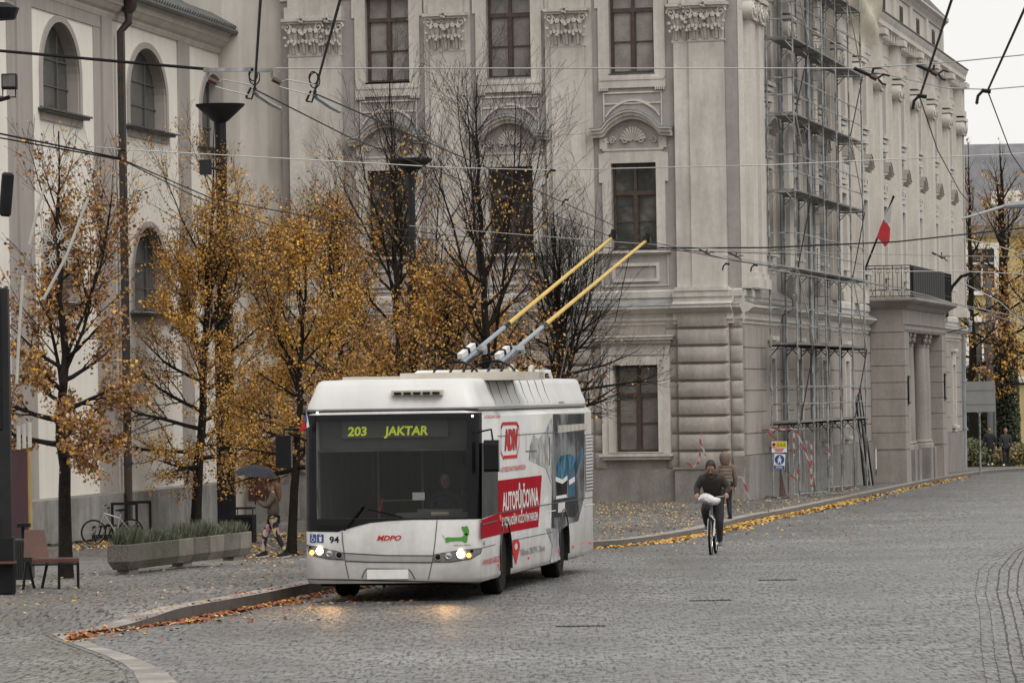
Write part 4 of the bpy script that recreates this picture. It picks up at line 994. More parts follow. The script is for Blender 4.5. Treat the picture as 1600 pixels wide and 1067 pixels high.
for x_ in (-.86, .78):                           # the headlamps' own light on the wet setts
    hb = bpy.data.lights.new('headlamp_beam', 'SPOT'); hb.energy = 15; hb.color = (1, .55, .2); hb.spot_size = R(46); hb.spot_blend = 1; hb.shadow_soft_size = .06
    hbo = bpy.data.objects.new('headlamp_beam', hb); C.objects.link(hbo); hbo.parent = bus; hbo.location = (x_, -.12, .62); hbo.rotation_euler = (R(72), 0, R(180))
    hbo.rotation_euler = Vector((0, -1, -.32)).to_track_quat('-Z', 'Y').to_euler()
for px, py in ((493, 645), (735.5, 650)):
    l_ = MB(); l_.lathe([(.018,-.012),(.016,-.02),(0,-.022)], (cl(fx(px)), yf(cl(fx(px)),2.5), fz(px,py)), 10, ax='y'); l_.build('marker_lamp', M['ledw'], bus)
ftext('operator_lettering', 'MDPO', M['bus_red2'], f3(617,0)[0], f3(803,0)[0], f3(700,503)[1], f3(700,465)[1], bold=.03, shear=.3)
ftext('fleet_number', '94', M['bus_black'], f3(253,0)[0], f3(327,0)[0], f3(300,522)[1], f3(300,472)[1], bold=.02)
bl = plain('blue_pictogram', (.02,.07,.25), .4); wh = M['white_film']
for k, xa in enumerate((107, 165)):
    q = MB(); fdecal(q, [f3(xa,522), f3(xa+51,524), f3(xa+51,459), f3(xa,457)], .007)
    pc = q.build('access_sign', bl, bus); q = MB()
    cx_, cz_ = f3(xa+26, 490); s_ = 1/4.85/110.6
    pt = lambda dx, dy: (cx_+dx*s_, cz_-dy*s_)
    if k == 0:
        fline(q, [pt(-6,-22), pt(-3,-2), pt(10,-1), pt(16,16)], .008, .009)
        fline(q, [pt(14*cos(t)-2, 8+14*sin(t)) for t in [(.0+i*.45) for i in range(11)]], .007, .009)
    else:
        fdecal(q, [pt(-10,-12), pt(10,-12), pt(9,10), pt(6,26), pt(-6,26), pt(-9,10)], .009)
    fdecal(q, [pt(5*cos(t)-(6 if k == 0 else 0), -24+5*sin(t)) for t in [i*pi/4 for i in range(8)]], .009)
    q.build('pictogram', wh, pc)
# green dachshund with its caption
q = MB(); gm = plain('green_decal', (.07,.26,.03), .4)
dg_ = [(1140,490),(1155,480),(1210,482),(1262,480),(1280,466),(1278,440),(1268,425),(1262,405),(1270,397),(1282,402),(1296,394),(1308,398),(1318,430),(1318,462),(1308,470),(1306,505),(1303,520),(1280,520),(1278,512),(1262,508),(1175,510),(1160,520),(1146,518),(1142,505)]
fdecal(q, [f3(*p) for p in dg_][::-1], .008); fline(q, [f3(1142,490), f3(1128,478), f3(1120,464)], .008, .008)
dq = q.build('dachshund_decal', gm, bus); q = MB(); fdecal(q, [f3(1284,455), f3(1296,470), f3(1310,462), f3(1302,448)], .010); fdecal(q, [f3(1262,404), f3(1268,410), f3(1272,402)], .010); q.build('dachshund_marks', M['bus_black'], dq)
ftext('caption', 'nízkopodlažní', M['seam'], f3(1196,0)[0], f3(1324,0)[0], f3(1250,546)[1], f3(1250,533)[1])
# wipers
for a, b_, c in (((380,430),(520,250),(430,330)), ((820,330),(560,270),(700,290))):
    q = MB(); (xa,za),(xb,zb),(xc,zc_) = f3(*a), f3(*b_), f3(*c)
    q.tube([(x, yf(x,z)-.05, z) for x, z in ((xa,za),(xb,zb))], .012, 5); q.build('wiper', M['bus_black'], bus)
# ---- side: driver's window, advertising film, lettering, louvre, seams
q = MB(); sdecal(q, [s5(66,480), s5(200,435), s5(200,-170), s5(66,-150)], .006); q.build('driver_window', mat('dark_side_glass', (.03,.032,.03), .4, .5, 1.5, spec=.03), bus)
q = MB(); sdecal(q, [s5(66,648), s5(232,608), s5(300,592), s5(537,548), s5(567,118), s5(202,163), s5(203,435), s5(66,490)], .005); q.build('red_banner', M['bus_red'], bus)
stext('banner_lettering', 'AUTOPŮJČOVNA', M['white_film'], s5(230,0)[0], s5(530,0)[0], s5(230,415)[1], s5(530,362)[1], tall=(s5(230,262)[1]-s5(230,415)[1]), bold=.03)
stext('banner_lettering', 'S NEJMLADŠÍM VOZOVÝM PARKEM', M['white_film'], s5(222,0)[0], s5(521,0)[0], s5(222,543)[1], s5(521,490)[1], tall=(s5(222,470)[1]-s5(222,543)[1]), bold=.02)
stext('dealer_lettering', 'AUTORIZOVANÝ DEALER ŠKODA', M['bus_red2'], s5(222,0)[0], s5(430,0)[0], s5(222,95)[1], s5(430,68)[1], tall=(s5(222,52)[1]-s5(222,95)[1]), bold=.01)
stext('dealer_lettering', 'AUTORIZOVANÝ DEALER', M['bus_red2'], s4(205,0)[0], s4(355,0)[0], s4(205,555)[1], s4(355,550)[1], tall=.05, bold=.01)
stext('logo_lettering', 'ADIV', M['bus_red2'], s4(390,0)[0], s4(515,0)[0], s4(390,845)[1], s4(515,835)[1], tall=(s4(390,655)[1]-s4(390,845)[1]), bold=.05, shear=.0)
q = MB(); sline(q, [s4(372,640), s4(385,605), s4(515,600), s4(535,640)], .05, .009); sline(q, [s4(535,640), s4(538,800), s4(515,905), s4(395,915), s4(392,940)], .03, .009); sline(q, [s4(372,640), s4(368,860), s4(392,925)], .03, .009)
sline(q, [s4(395,915), s4(520,905)], .05, .0095); q.build('logo_frame', M['bus_red2'], bus)
stext('address_lettering', 'Těšínská 2007/91, Opava', M['seam'], s5(372,0)[0], s5(580,0)[0], s5(372,795)[1], s5(580,748)[1], tall=.10)
q = MB(); cx_, cz_ = s5(349,712); r = .11
ring = [(cx_ + 4.0*r*cos(t), cz_ + r*sin(t)) for t in [pi*1.15 - k*(pi*1.3)/12 for k in range(13)]]
sdecal(q, ring + [(cx_, s5(349,865)[1])], .007); q.build('map_pin', M['bus_red2'], bus)
q = MB(); sdecal(q, [(cx_+2*r*.8*cos(t), cz_+r*.45*sin(t)) for t in [2*pi-k*pi/4 for k in range(8)]], .010); q.build('pin_eye', M['paint'], bus)
stext('web_lettering', 'WWW.ADIV-LEASE.CZ', M['bus_red2'], s5(62,0)[0], s5(202,0)[0], s5(62,875)[1], s5(202,838)[1], tall=.085, bold=.01)
stext('fleet_number', '94', M['bus_black'], s5(66,0)[0], s5(80,0)[0], s5(66,715)[1], s5(80,712)[1], tall=.09)
# printed film with the picture of a car on the rear half
def film(name, poly, col, off, rough=.3, **k):
    q = MB(); sdecal(q, poly, off); return q.build(name, mat(name+'_print', col, .8, spec=0, **k), bus)
film('film_backdrop', [s5(648,560), s5(700,600), s5(745,560), s5(800,520), s5(870,500), s5(922,300), s5(922,-395), s5(662,-390)], (.10,.103,.106), .005, var=.4, vs=.9, streak=.4, two=((.20,.205,.21), .9))
film('film_skyline', [s5(460,-10), s5(520,20), s5(600,60), s5(650,200), s5(652,-360), s5(600,-250), s5(540,-180), s5(500,-220), s5(470,-120)], (.42,.42,.41), .005, var=.25, vs=2.5, two=((.26,.26,.26), 3))
film('film_lower', [s5(600,560), s5(655,560), s5(700,560), s5(720,820), s5(640,845), s5(655,700)], (.42,.42,.42), .0055, var=.3, vs=1.5, two=((.25,.25,.26), 1))
film('car_hood_print', [s5(690,150), s5(745,172), s5(780,140), s5(845,90), s5(850,-20), s5(800,-60), s5(720,-40), s5(685,40)], (.05,.13,.20), .007, var=.5, vs=2.2, two=((.12,.2,.26), 2))
film('car_flank_print', [s5(780,150), s5(785,318), s5(838,290), s5(850,120), s5(880,20), s5(915,-20), s5(905,-110), s5(860,-40)], (.05,.12,.18), .0075, var=.5, vs=2, two=((.10,.12,.13), 1.6))
film('car_grille_print', [s5(682,160), s5(745,180), s5(776,140), s5(776,290), s5(690,306)], (.035,.035,.035), .009, var=.4, vs=5)
q = MB(); sline(q, [s5(678,150), s5(735,172), s5(776,138)], .07, .011); sline(q, [s5(682,306), s5(770,290)], .05, .011); sline(q, [s5(790,180), s5(838,150)], .08, .011); q.build('car_trim_print', M['white_film'], bus)
film('car_bumper_print', [s5(664,320), s5(780,306), s5(860,290), s5(868,420), s5(830,470), s5(740,460), s5(670,470)], (.055,.058,.06), .0082, var=.3, vs=2)
q = MB(); sdecal(q, [s5(698,430), s5(755,422), s5(757,340), s5(700,350)], .0105); q.build('printed_plate', M['paint'], bus)
q = MB(); sdecal(q, [s4(895,620), s4(1165,600), s4(1165,655), s4(895,690)], .009); q.build('film_strip', mat('pale_print', (.36,.33,.28), .4, var=.3, vs=3), bus)
# louvre
lo = MB(); y0, y1 = s5(930,0)[0], s5(988,0)[0]; lo.box(HW-.01, HW+.006, y0, y1, s5(955,250)[1], s4(1180,700)[1], 0)
zt_, zb_ = s4(1180,705)[1], s5(955,245)[1]; nl = 17
for k in range(nl):
    z = zb_ + (zt_-zb_)*(k+.2)/nl; lo.box(HW+.006, HW+.014, y0+.02, y1-.02, z, z+(zt_-zb_)/nl*.45, 1)
lo.build('louvre', [M['bus_black'], M['paint']], bus)
se = MB()
sline(se, [s5(205,435), s5(560,370), s5(920,310), s5(990,300)], .014, .0115); sline(se, [s4(340,720), s4(890,683), s4(1150,665)], .012); sline(se, [s5(70,722), s5(180,695)], .01); sline(se, [s5(320,662), s5(655,592)], .01)
sline(se, [s5(52,1005), s5(60,730)], .012); sline(se, [s5(585,860), s5(590,380)], .01); sline(se, [s5(926,308), s5(925,-60)], .02); sline(se, [s5(905,540), s5(905,790)], .008); sline(se, [s5(66,530), s5(195,495)], .02, .012)
sline(se, [s4(600,700), s4(602,860), s4(700,856)], .02); sline(se, [s4(818,725), s4(818,985)], .05, .0115)
se.build('seams', M['seam'], bus)
for x, y in ((600,420),(925,365)):
    q = MB(); sdecal(q, [s5(x,y+8), s5(x+78,y-4), s5(x+78,y-12), s5(x,y)], .013); q.build('door_grip', M['white_film'], bus)
for x, y in ((205,868),(455,807),(703,742),(826,714),(970,682)):
    a, c = s5(x, y); q = MB(); q.box(HW, HW+.02, a-.045, a+.045, c-.02, c+.02); q.build('side_marker', mat('orange_marker', (.5,.06,.02), .3, 0, emit=((.9,.12,.02), .12)) if 'orange_marker' not in bpy.data.materials else bpy.data.materials['orange_marker'], bus)
a, c = s5(215,473); q = MB(); q.lathe([(.0,.02),(.05,.02),(.05,0)], (HW,a,c), 10, ax='x'); q.build('side_marker', bpy.data.materials['orange_marker'], bus)
# wheels
for y in WY:
    for s in (-1, 1):
        t = MB(); prof = [(.30,0),(.44,.0),(.475,.03),(.48,.08),(.48,.24),(.46,.28),(.30,.28)]
        t.lathe([(r, s*(1.22-o)) for r, o in prof], (0,y,.48), 28, ax='x'); to = t.build('wheel', M['rubber'], bus, smooth=True)
        r_ = MB(); r_.lathe([(.30, s*1.205),(.27, s*1.20),(.25, s*1.14),(.12, s*1.12),(.11, s*1.18),(0, s*1.18)], (0,y,.48), 24, ax='x'); r_.build('rim', mat('dusty_rim', (.30,.28,.25), .5, .2, 6) if 'dusty_rim' not in bpy.data.materials else bpy.data.materials['dusty_rim'], to, smooth=True)
        hz = MB(); hz.rings([[(s*(HW-.004) if q_ else s*.8, y+.553*cos(a_), .50+.553*sin(a_)) for a_ in [pi*k/16*1.3 - .47 for k in range(17)]] for q_ in (1, 0)], close=False, cap0=False, cap1=False); hz.box(min(s*.78,s*.82), max(s*.78,s*.82), y-.56, y+.56, .2, 1.06); hz.build('wheel_housing', M['rubber'], bus)
        ar = MB(); ar.tube([(s*(HW+.004), y+.575*cos(a_), .50+.575*sin(a_)) for a_ in [pi*k/16 - .25*(k==0)+.25*(k==16) for k in range(17)]], .022, 5); ar.build('wheel_arch', M['bus_black'], bus)
# roof fairing
fa = MB(); fa.rings([plan(z, s, f, 12.35, r) for z, s, f, r in ((2.715,.05,.0,0),(2.74,.03,-.02,0),(2.80,.035,.0,0),(2.95,.10,.07,.05),(3.06,.13,.14,.06),(3.12,.155,.22,.07),(3.145,.19,.34,.09),(3.155,.40,.70,.2))])
fa.build('roof_fairing', mat('matt_white_paint', (.62,.615,.60), .4, .06, .6, streak=.07), bus, smooth=True)
se = MB()
for k in range(8):
    y = 1.9 + k*.82; se.tube([(HW-.03,y,2.78),(HW-.098,y,2.95),(HW-.126,y,3.06),(HW-.15,y,3.12)], .007, 3)
se.add([(HW-.026,8.75,2.76),(HW-.026,9.4,2.76),(HW-.140,8.15,3.05)], [(0,1,2)])
se.build('fairing_joints', M['seam'], bus)
q = MB()
for k in range(5): 
    x = fx(615+k*15); q.box(x, x+.10, yf(0,3.0)-.06, yf(0,3)+.2, 2.93, 2.965, 1)
x0, x1 = fx(610), fx(690); q.box(x0, x1, .11, .35, 2.915, 2.99, 0); q.build('air_slot', [M['cream'], M['bus_black']], bus)
gu = MB(); gu.rings([plan(2.695, .05, .0, 12.6), plan(2.722, .05, .0, 12.6)]); gu.build('roof_gap', M['bus_black'], bus)
# roof equipment
q = MB(); q.box(fx(597)*1.0+.0, fx(783), 1.6, 4.6, 3.12, 3.24); q.box(fx(597)-.9, fx(597), 1.9, 4.2, 3.12, 3.20); 
for k in range(5): q.box(fx(783), fx(783)+.004, 4.0, 4.45, 3.15+k*.025, 3.16+k*.025, 1)
q.build('roof_unit', [M['cream'], M['bus_black']], bus)
for y in (5.6, 7.8):
    q = MB(); q.tube([(.95,y+.2*cos(t),3.2+.14*sin(t)) for t in [pi*k/8 for k in range(9)]], .035, 6); q.build('cable_loop', M['cream'], bus)
q = MB(); q.rings([[(x,y,z) for x,y,z in ((-.8,6,3.12),(.95,6,3.12),(.95,7.4,3.12),(-.8,7.4,3.12))],[(x,y,z) for x,y,z in ((-.6,6.2,3.30),(.8,6.2,3.30),(.8,7.2,3.30),(-.6,7.2,3.30))]]); q.build('roof_hatch', M['paint'], bus)
for x in (.9, -.7): q = MB(); q.tube([(x,8.2,3.12),(x,8.4,3.27),(x,10.2,3.27),(x,10.5,3.12)], .03, 6); q.build('roof_rail', M['paint'], bus)
# trolley poles
Rb = Matrix.Rotation(-AB, 3, 'Z')
def bl_(w_): return Rb @ (Vector(w_) - BO)
ZW = 5.42
for (bx_, by_), (tx, ty), jx, jy in (((713, 562), (957, 371), 787, 495), ((772, 562), (1010, 376), 843, 500)):
    base = bl_(P(bx_, by_, 76.4)); mid = bl_(P(jx, jy, 77.9 + 0*1)); tip = bl_(PZ(tx, ty, ZW)); 
    start = base + Vector((.0,.1,-.10)); dirn = (tip - start); 
    jn = start + dirn * .31; a = start + dirn * .03
    q = MB(); q.tube([a, jn], [.036,.033], 8, 0); q.tube([jn, tip], [.034,.024], 8, 1); q.tube([jn - dirn.normalized()*.12, jn + dirn.normalized()*.05], .038, 8, 2)
    po = q.build('trolley_pole', [mat('pale_blue_sleeve', (.30,.34,.39), .5) if 'pale_blue_sleeve' not in bpy.data.materials else bpy.data.materials['pale_blue_sleeve'], mat('yellow_pole_sleeve', (.62,.42,.10), .45, .1, 5) if 'yellow_pole_sleeve' not in bpy.data.materials else bpy.data.materials['yellow_pole_sleeve'], M['bus_black']], bus, smooth=True)
    h = MB(); dn_ = dirn.normalized(); 
    h.tube([tip - dn_*.05, tip + Vector((0,0,.02)), tip + Vector((.02,.02,.12))], [.03,.04,.045], 6); h.box(tip.x-.06, tip.x+.06, tip.y-.02, tip.y+.16, tip.z-.03, tip.z+.05); h.build('collector_head', M['iron'], po)
    bb = MB(); x, y, z = base
    z = 3.24
    bb.box(x-.16, x+.16, y-.25, y+.35, 3.12, z, 0)
    for s in (-.1, .1): bb.tube([(x+s, y-.05, z), tuple(start + dirn*.02 + Vector((s,0,0))), tuple(start + dirn*.13 + Vector((s,0,-.03)))], .022, 6, 0)
    u = dn_; m0 = start + dirn*.02 + Vector((-.03,-.02,.09))
    for k in range(2):
        c_0 = m0 + u*(.05+k*.27); bb.tube([c_0, c_0 + u*.2], .06, 4, 2); bb.tube([c_0 + u*.22, c_0 + u*.25], .07, 6, 0)
    bb.tube([tuple(start + dirn*.12 + Vector((-.15,0,.0))), tuple(start + dirn*.12 + Vector((.15,0,0)))], .07, 8, 1)
    bb.tube([(x-.35*cos(t), y-.1, 3.2+.22*sin(t)) for t in [pi*k/8 for k in range(9)]], .018, 5, 0)
    bb.build('pole_base', [M['bus_black'], M['galv'], M['white_film']], bus)
# pole ropes
for a, b_ in (((915,390),(858,600)),):
    q = MB(); A_ = bl_(PZ(915,404,5.1)); q.tube([A_, Vector((.8, 11.8, 2.9))], .010, 4); q.build('pole_rope', M['lead'], bus)
A_ = bl_(PZ(985,388,5.3)); q = MB(); q.tube([A_, A_ + Vector((-.1,.2,-.35)), A_ + Vector((-.35,.6,-1.2)), Vector((.9,11.9,2.9))], .009, 4); q.build('pole_rope', M['iron'], bus)
# mirrors
q = MB(); xm = HW+.17; q.tube([(HW-.05,.12,2.38),(xm,.05,2.42),(xm+.03,.04,2.2)], .018, 6); q.rings([[(xm-.10,-.06+d_,z),(xm+.11,-.04+d_,z),(xm+.11,.08+d_,z),(xm-.10,.06+d_,z)] for z, d_ in ((1.82,.03),(1.86,0),(2.2,0),(2.27,.03))]); q.build('mirror', M['bus_black'], bus, bevel=.012)
q = MB(); xm = fx(446); q.tube([(-HW+.05,.12,2.46),(xm,-.1,2.47),(xm-.02,-.1,2.3)], .022, 6); q.tube([(-HW+.05,.12,2.3),(xm+.05,-.1,2.42)], .018, 6)
q.rings([[(xm-.12,-.16,z),(xm+.10,-.16,z),(xm+.10,-.03,z),(xm-.12,-.03,z)] for z in (1.92,1.96,2.34,2.38)]); q.build('mirror', M['bus_black'], bus, bevel=.012)
# little pennant at the mirror arm
q = MB(); q.tube([(fx(478),.0,2.42),(fx(477),.0,2.74)], .006, 4, 0); x0, x1 = fx(467), fx(479)
q.add([(x1,-.004,2.72),(x1-.01,-.004,2.46),(x0,-.004,2.44),(x0+.05,-.004,2.56)], [(0,1,2,3)], 1); q.add([(x1,-.009,2.72),(x1+.04,-.009,2.5),(x1+.0,-.009,2.48)], [(0,1,2)], 2); q.add([(x1,-.012,2.72),(x1+.01,-.012,2.56),(x0+.07,-.012,2.58)], [(0,1,2)], 3)
q.build('pennant', [M['iron'], M['bus_red2'], M['white_film'], bl], bus)
# driver
def skinned(name, chains, m, parent=None, sub=1, loc=None, rz=None, kind_r=None):
    pts = []; key = {}; ed = []; rad = []
    for ch in chains:
        prev = None
        for x, y, z, r in ch:
            k = (round(x, 4), round(y, 4), round(z, 4))
            if k not in key: key[k] = len(pts); pts.append((x, y, z)); rad.append(r)
            i = key[k]
            if prev is not None and prev != i and (prev, i) not in ed: ed.append((prev, i))
            prev = i
    me = bpy.data.meshes.new(name); me.from_pydata(pts, ed, []); ob = bpy.data.objects.new(name, me); C.objects.link(ob)
    mo = ob.modifiers.new('s', 'SKIN'); mo.use_smooth_shade = True
    for i, r in enumerate(rad):
        rr = r if isinstance(r, tuple) else (r, r); me.skin_vertices[0].data[i].radius = rr
    me.skin_vertices[0].data[0].use_root = True
    if sub: s_ = ob.modifiers.new('d', 'SUBSURF'); s_.levels = sub; s_.render_levels = sub
    dg = bpy.context.evaluated_depsgraph_get(); dg.update()
    nm = bpy.data.meshes.new_from_object(ob.evaluated_get(dg)); bpy.data.objects.remove(ob)
    nm.name = name; nm.materials.clear(); nm.materials.append(m)
    nm.polygons.foreach_set('material_index', [0]*len(nm.polygons)); nm.polygons.foreach_set('use_smooth', [True]*len(nm.polygons))
    o = bpy.data.objects.new(name, nm); C.objects.link(o)
    if parent: o.parent = parent
    if loc is not None: o.location = loc
    if rz is not None: o.rotation_euler = (0, 0, rz)
    return o
M['skin'] = mat('skin', (.36, .20, .14), .55, .05, 8)
M['hair_dark'] = mat('dark_hair', (.015, .012, .011), .6, .2, 30)
def head_bits(parent, c, r, face, hairm, hood=None, nose=True):   # c centre, face = unit vector the face looks along
    c = Vector(c); f = Vector(face).normalized(); s = f.cross(Vector((0,0,1))).normalized(); u = s.cross(f)
    def q(a, b_, d): return tuple(c + s*a*r + f*b_*r + u*d*r)
    h = MB(); n = 14; rings = []
    for i in range(1, 10):
        t = pi*i/10; rr = sin(t)**.8; z = cos(t)*1.28
        rings.append([q(.80*rr*cos(a)*(1 if z > -.4 else .85), .95*rr*sin(a) + (.08 if z < -.5 else 0), z) for a in [2*pi*k/n for k in range(n)]])
    h.rings(rings); h.lathe([(0,0),(0,0)], c, 3)
    if nose: h.tube([q(0,.92,.15), q(0,1.12,-.2), q(0,.98,-.3)], [r*.10, r*.15, r*.12], 6)
    for sd in (-1, 1): h.tube([q(sd*.82,.0,.15), q(sd*.92,-.08,-.05), q(sd*.82,0,-.25)], [r*.08,r*.13,r*.07], 5)
    ho = h.build('head', M['skin'], parent, smooth=True)
    e = MB()
    for sd in (-1, 1): e.tube([q(sd*.42,.86,.06), q(sd*.22,.92,.05)], r*.045, 5); e.tube([q(sd*.5,.84,.26), q(sd*.18,.95,.28)], r*.028, 4)
    e.tube([q(-.25,.90,-.58), q(.25,.90,-.58)], r*.05, 4); e.build('face_features', M['hair_dark'], ho)
    if hairm:
        hh = MB(); rings = []
        for i in range(0, 6):
            t = pi*(i+.15)/10; rr = sin(t)**.75*1.12; z = cos(t)*1.42
            rings.append([q(.84*rr*cos(a), (.98*rr*sin(a) if sin(a) < .25 else min(.98*rr*sin(a), .55 if z < 1.0 else 9)) -.06, z) for a in [2*pi*k/n for k in range(n)]])
        hh.rings(rings); hh.build('hair', hairm, ho, smooth=True)
    return ho
drv = empty('person', BO + Matrix.Rotation(AB, 3, 'Z') @ Vector((.62, 1.0, .45)), AB, 'driver in dark jacket seated behind the trolleybus windscreen', 'person')
skinned('body', [[(0,.12,.45,.14),(0,.15,.75,.15),(0,.12,1.0,.12),(0,.10,1.1,.06)], [(0,.12,1.0,.12),(-.2,.12,.98,.07),(-.27,-.02,.8,.05),(-.15,-.24,.88,.04)], [(0,.12,1.0,.12),(.2,.12,.98,.07),(.27,-.02,.8,.05),(.15,-.24,.88,.04)], [(0,.12,.45,.14),(-.12,-.2,.48,.09),(-.12,-.3,.1,.06)], [(0,.12,.45,.14),(.12,-.2,.48,.09),(.12,-.3,.1,.06)]], plain('driver_jacket', (.035,.035,.045), .8), drv)
head_bits(drv, (0,.06,1.24), .10, (0,-1,-.05), M['hair_dark'])
# ================================================================= TREES
def grow(seed, Hh, Rc, th, tr, lean=(0,0), nprim=22, leaf=5000, top=.35, cols=(.4,.35,.25), low=.8, side=0, topleaf=.3, spread=1.0, twigs=7, topfine=1.0, lsize=1.0):
    rnd = random.Random(seed)
    br = MB(); tw_pts = []
    lead = []; n = 16
    for i in range(n+1):
        t = i/n; lead.append(Vector((lean[0]*t*Hh*.5 + rnd.uniform(-.05,.05)*(i>3) , lean[1]*t + rnd.uniform(-.05,.05)*(i>2), t*Hh)))
    trk = MB(); kk = max(2, int(n*th/Hh*1.15)+1)
    rad = [max(.012, tr*(1-(i/n))**.85 + .0) for i in range(n+1)]; rad[0] = tr*1.25
    trk.tube([(p.x,p.y,p.z-(.25 if i == 0 else 0)) for i, p in enumerate(lead[:kk+1])], rad[:kk+1], 10)
    br.tube(lead[kk:], rad[kk:], 6)
    def at(h):
        t = max(0, min(.999, h/Hh))*n; i = int(t); return lead[i].lerp(lead[i+1], t-i), rad[i]*(1-(t-i)) + rad[i+1]*(t-i)
    def shoot(p, d, L, r, lvl, upf=1.0):
        segs = 7 if lvl == 0 else (5 if lvl == 1 else 3)
        pts = [p]; q = p.copy(); dd = d.normalized(); step = L/segs
        for k in range(segs):
            up = (.10*upf if lvl == 0 else .06) if lvl < 2 else .06
            dd = (dd + Vector((rnd.uniform(-1,1), rnd.uniform(-1,1), rnd.uniform(-.7,.7)))*(.15 if lvl == 0 else .22) + Vector((0,0,up))).normalized()
            q = q + dd*step; pts.append(q.copy())
        rs = [max(.003, r*(1-.84*k/segs)) for k in range(segs+1)]
        br.tube(pts, rs, 5 if lvl == 0 else 3, cap=False)
        if lvl < 2:
            m = max(3, int(L/(.19 if lvl == 0 else .11))); 
            if lvl == 1: m = min(m, twigs)
            for k in range(m):
                t = (k + .8)/(m + .5); t = .18 + .82*t; j = min(segs-1, int(t*segs)); pp = pts[j].lerp(pts[j+1], t*segs-j) if t < 1 else pts[-1]
                ax = (pts[j+1]-pts[j]).normalized(); s = ax.orthogonal().normalized(); s.rotate(Matrix.Rotation(rnd.uniform(0, 2*pi), 3, ax))
                dn = (ax*.85 + s*rnd.uniform(.5,.95) + Vector((0,0,.12))).normalized()
                shoot(pp, dn, L*(1-.5*t)*rnd.uniform(.4,.75) if lvl == 0 else rnd.uniform(.25,.55)*min(1, L), rs[min(j, segs)]*.45, lvl+1)
            shoot(pts[-1], dd, L*.18 if lvl == 0 else .2, rs[-1], 2)
        else: tw_pts.append(pts)
        if lvl == 1: tw_pts.append(pts)
    az = rnd.uniform(0, 6)
    for k in range(nprim):
        t = (k+.3)/nprim; h = th + (Hh - th)*(t**1.35)*.93; p, r = at(h); az += 2.4 + rnd.uniform(-.3,.3)
        prof = (low + (1-low)*sm(t/.22)) * (1 - .84*max(0, (t-.2)/.8)**.85)
        L = Rc*prof*rnd.uniform(.8,1.15)*(1 + side*cos(az))
        el = (-.1 + t*1.3 + rnd.uniform(-.1,.12))/spread
        shoot(p, Vector((cos(az)*cos(el), sin(az)*cos(el), sin(el))), L, min(r*.58, .062)*(1-.25*t)+.006, 0 if L > 1.0 else 1, min(1, .1 + t*1.6))
    for k in range(int(22*topfine)):
        h = Hh*(.30 + .66*rnd.random()**.8); p, r = at(h); a = rnd.uniform(0, 2*pi); w_ = rnd.uniform(.25,.6)
        shoot(p, Vector((cos(a)*w_, sin(a)*w_, 1)), max(.5, (Hh*1.0-h)*rnd.uniform(.6,1.05)), r*.45+.004, 0 if Hh-h > 1.2 else 1)
    lf = MB(); m = 0; zmax = Hh
    clump = [Vector((rnd.gauss(0,1)*Rc*.6, rnd.gauss(0,1)*Rc*.6, rnd.uniform(.2,.9)*Hh)) for _ in range(16)]
    while m < leaf and tw_pts:
        pts = rnd.choice(tw_pts); j = rnd.randrange(len(pts)-1); p = pts[j].lerp(pts[j+1], rnd.random()); t = p.z/zmax
        keep = 1 if t < top else max(topleaf*.12, 1 - (t-top)/(.98-top)*(1.25-topleaf))
        dcl = min((p-c).length for c in clump); keep *= .55 + .7*(dcl < Rc*.42)
        m += 1
        if rnd.random() > keep: continue
        s = rnd.choice((.018,.025,.032,.042))*lsize; c = p + Vector((rnd.gauss(0,.06), rnd.gauss(0,.06), rnd.uniform(-.14,.04)))
        a = Vector((rnd.gauss(0,1), rnd.gauss(0,1), rnd.gauss(0,1)-.3)).normalized(); b_ = a.orthogonal().normalized(); b_.rotate(Matrix.Rotation(rnd.uniform(0,6.28), 3, a))
        e = a.cross(b_)
        u = rnd.random(); warm = dcl < Rc*.42
        mi = 0 if u < cols[0]*(1.35 if warm else .7) else (1 if u > 1-cols[1] else 2)
        lf.add([c - e*s, c + b_*s*.8 - e*s*.1, c + e*s*.9 + a*s*.3, c - b_*s*.8 - e*s*.1], [(0,1,2,3)], mi)
    return trk, br, lf
def tree(seed, px, py, label, name='linden_tree', group='linden trees along the square', base=None, **k):
    b_ = base or G(px, py); o = empty(name, b_, 0, label, 'tree', group)
    trk, br, lf = grow(seed, **k)
    trk.build('trunk', M['bark'], o, smooth=True); br.build('branches', M['bark'], o); lf.build('foliage', [M['leaf_a'], M['leaf_b'], M['leaf_c']], o)
    return o
def ptree(seed, px, py, top_y, rad, lean_px, label, **k):
    b_ = G(px, py); s_ = b_.y / F; Hh = (py - top_y) * s_
    k.setdefault('th', 1.9); return tree(seed, px, py, label, Hh=Hh, Rc=rad * s_, lean=(2 * lean_px * s_ / Hh, 0), **k)
ptree(11, 103, 903, 205, 150, 0, 'slim linden with rusty half-bare crown growing beside the brown bench', tr=.115, leaf=26000, topfine=.35, cols=(.16,.62,.22), nprim=26, top=.42, topleaf=.35, spread=1.2)
ptree(22, 305, 836, 190, 195, 42, 'leaning linden full of amber leaves behind the concrete planter', tr=.15, leaf=62000, cols=(.46,.28,.26), nprim=30, top=.5, topleaf=.4, spread=1.2, topfine=.35, th=1.8)
ptree(33, 455, 866, 330, 150, 35, 'linden with the densest amber crown growing just left of the trolleybus', tr=.115, leaf=34000, topfine=.5, cols=(.56,.27,.25), nprim=28, top=.8, topleaf=.8, spread=1.1)
ptree(44, 632, 842, 130, 150, -10, 'tall linden with bare twiggy top rising behind the trolleybus roof', tr=.135, leaf=21000, cols=(.30,.46,.24), nprim=36, top=.38, topleaf=.16, topfine=.6)
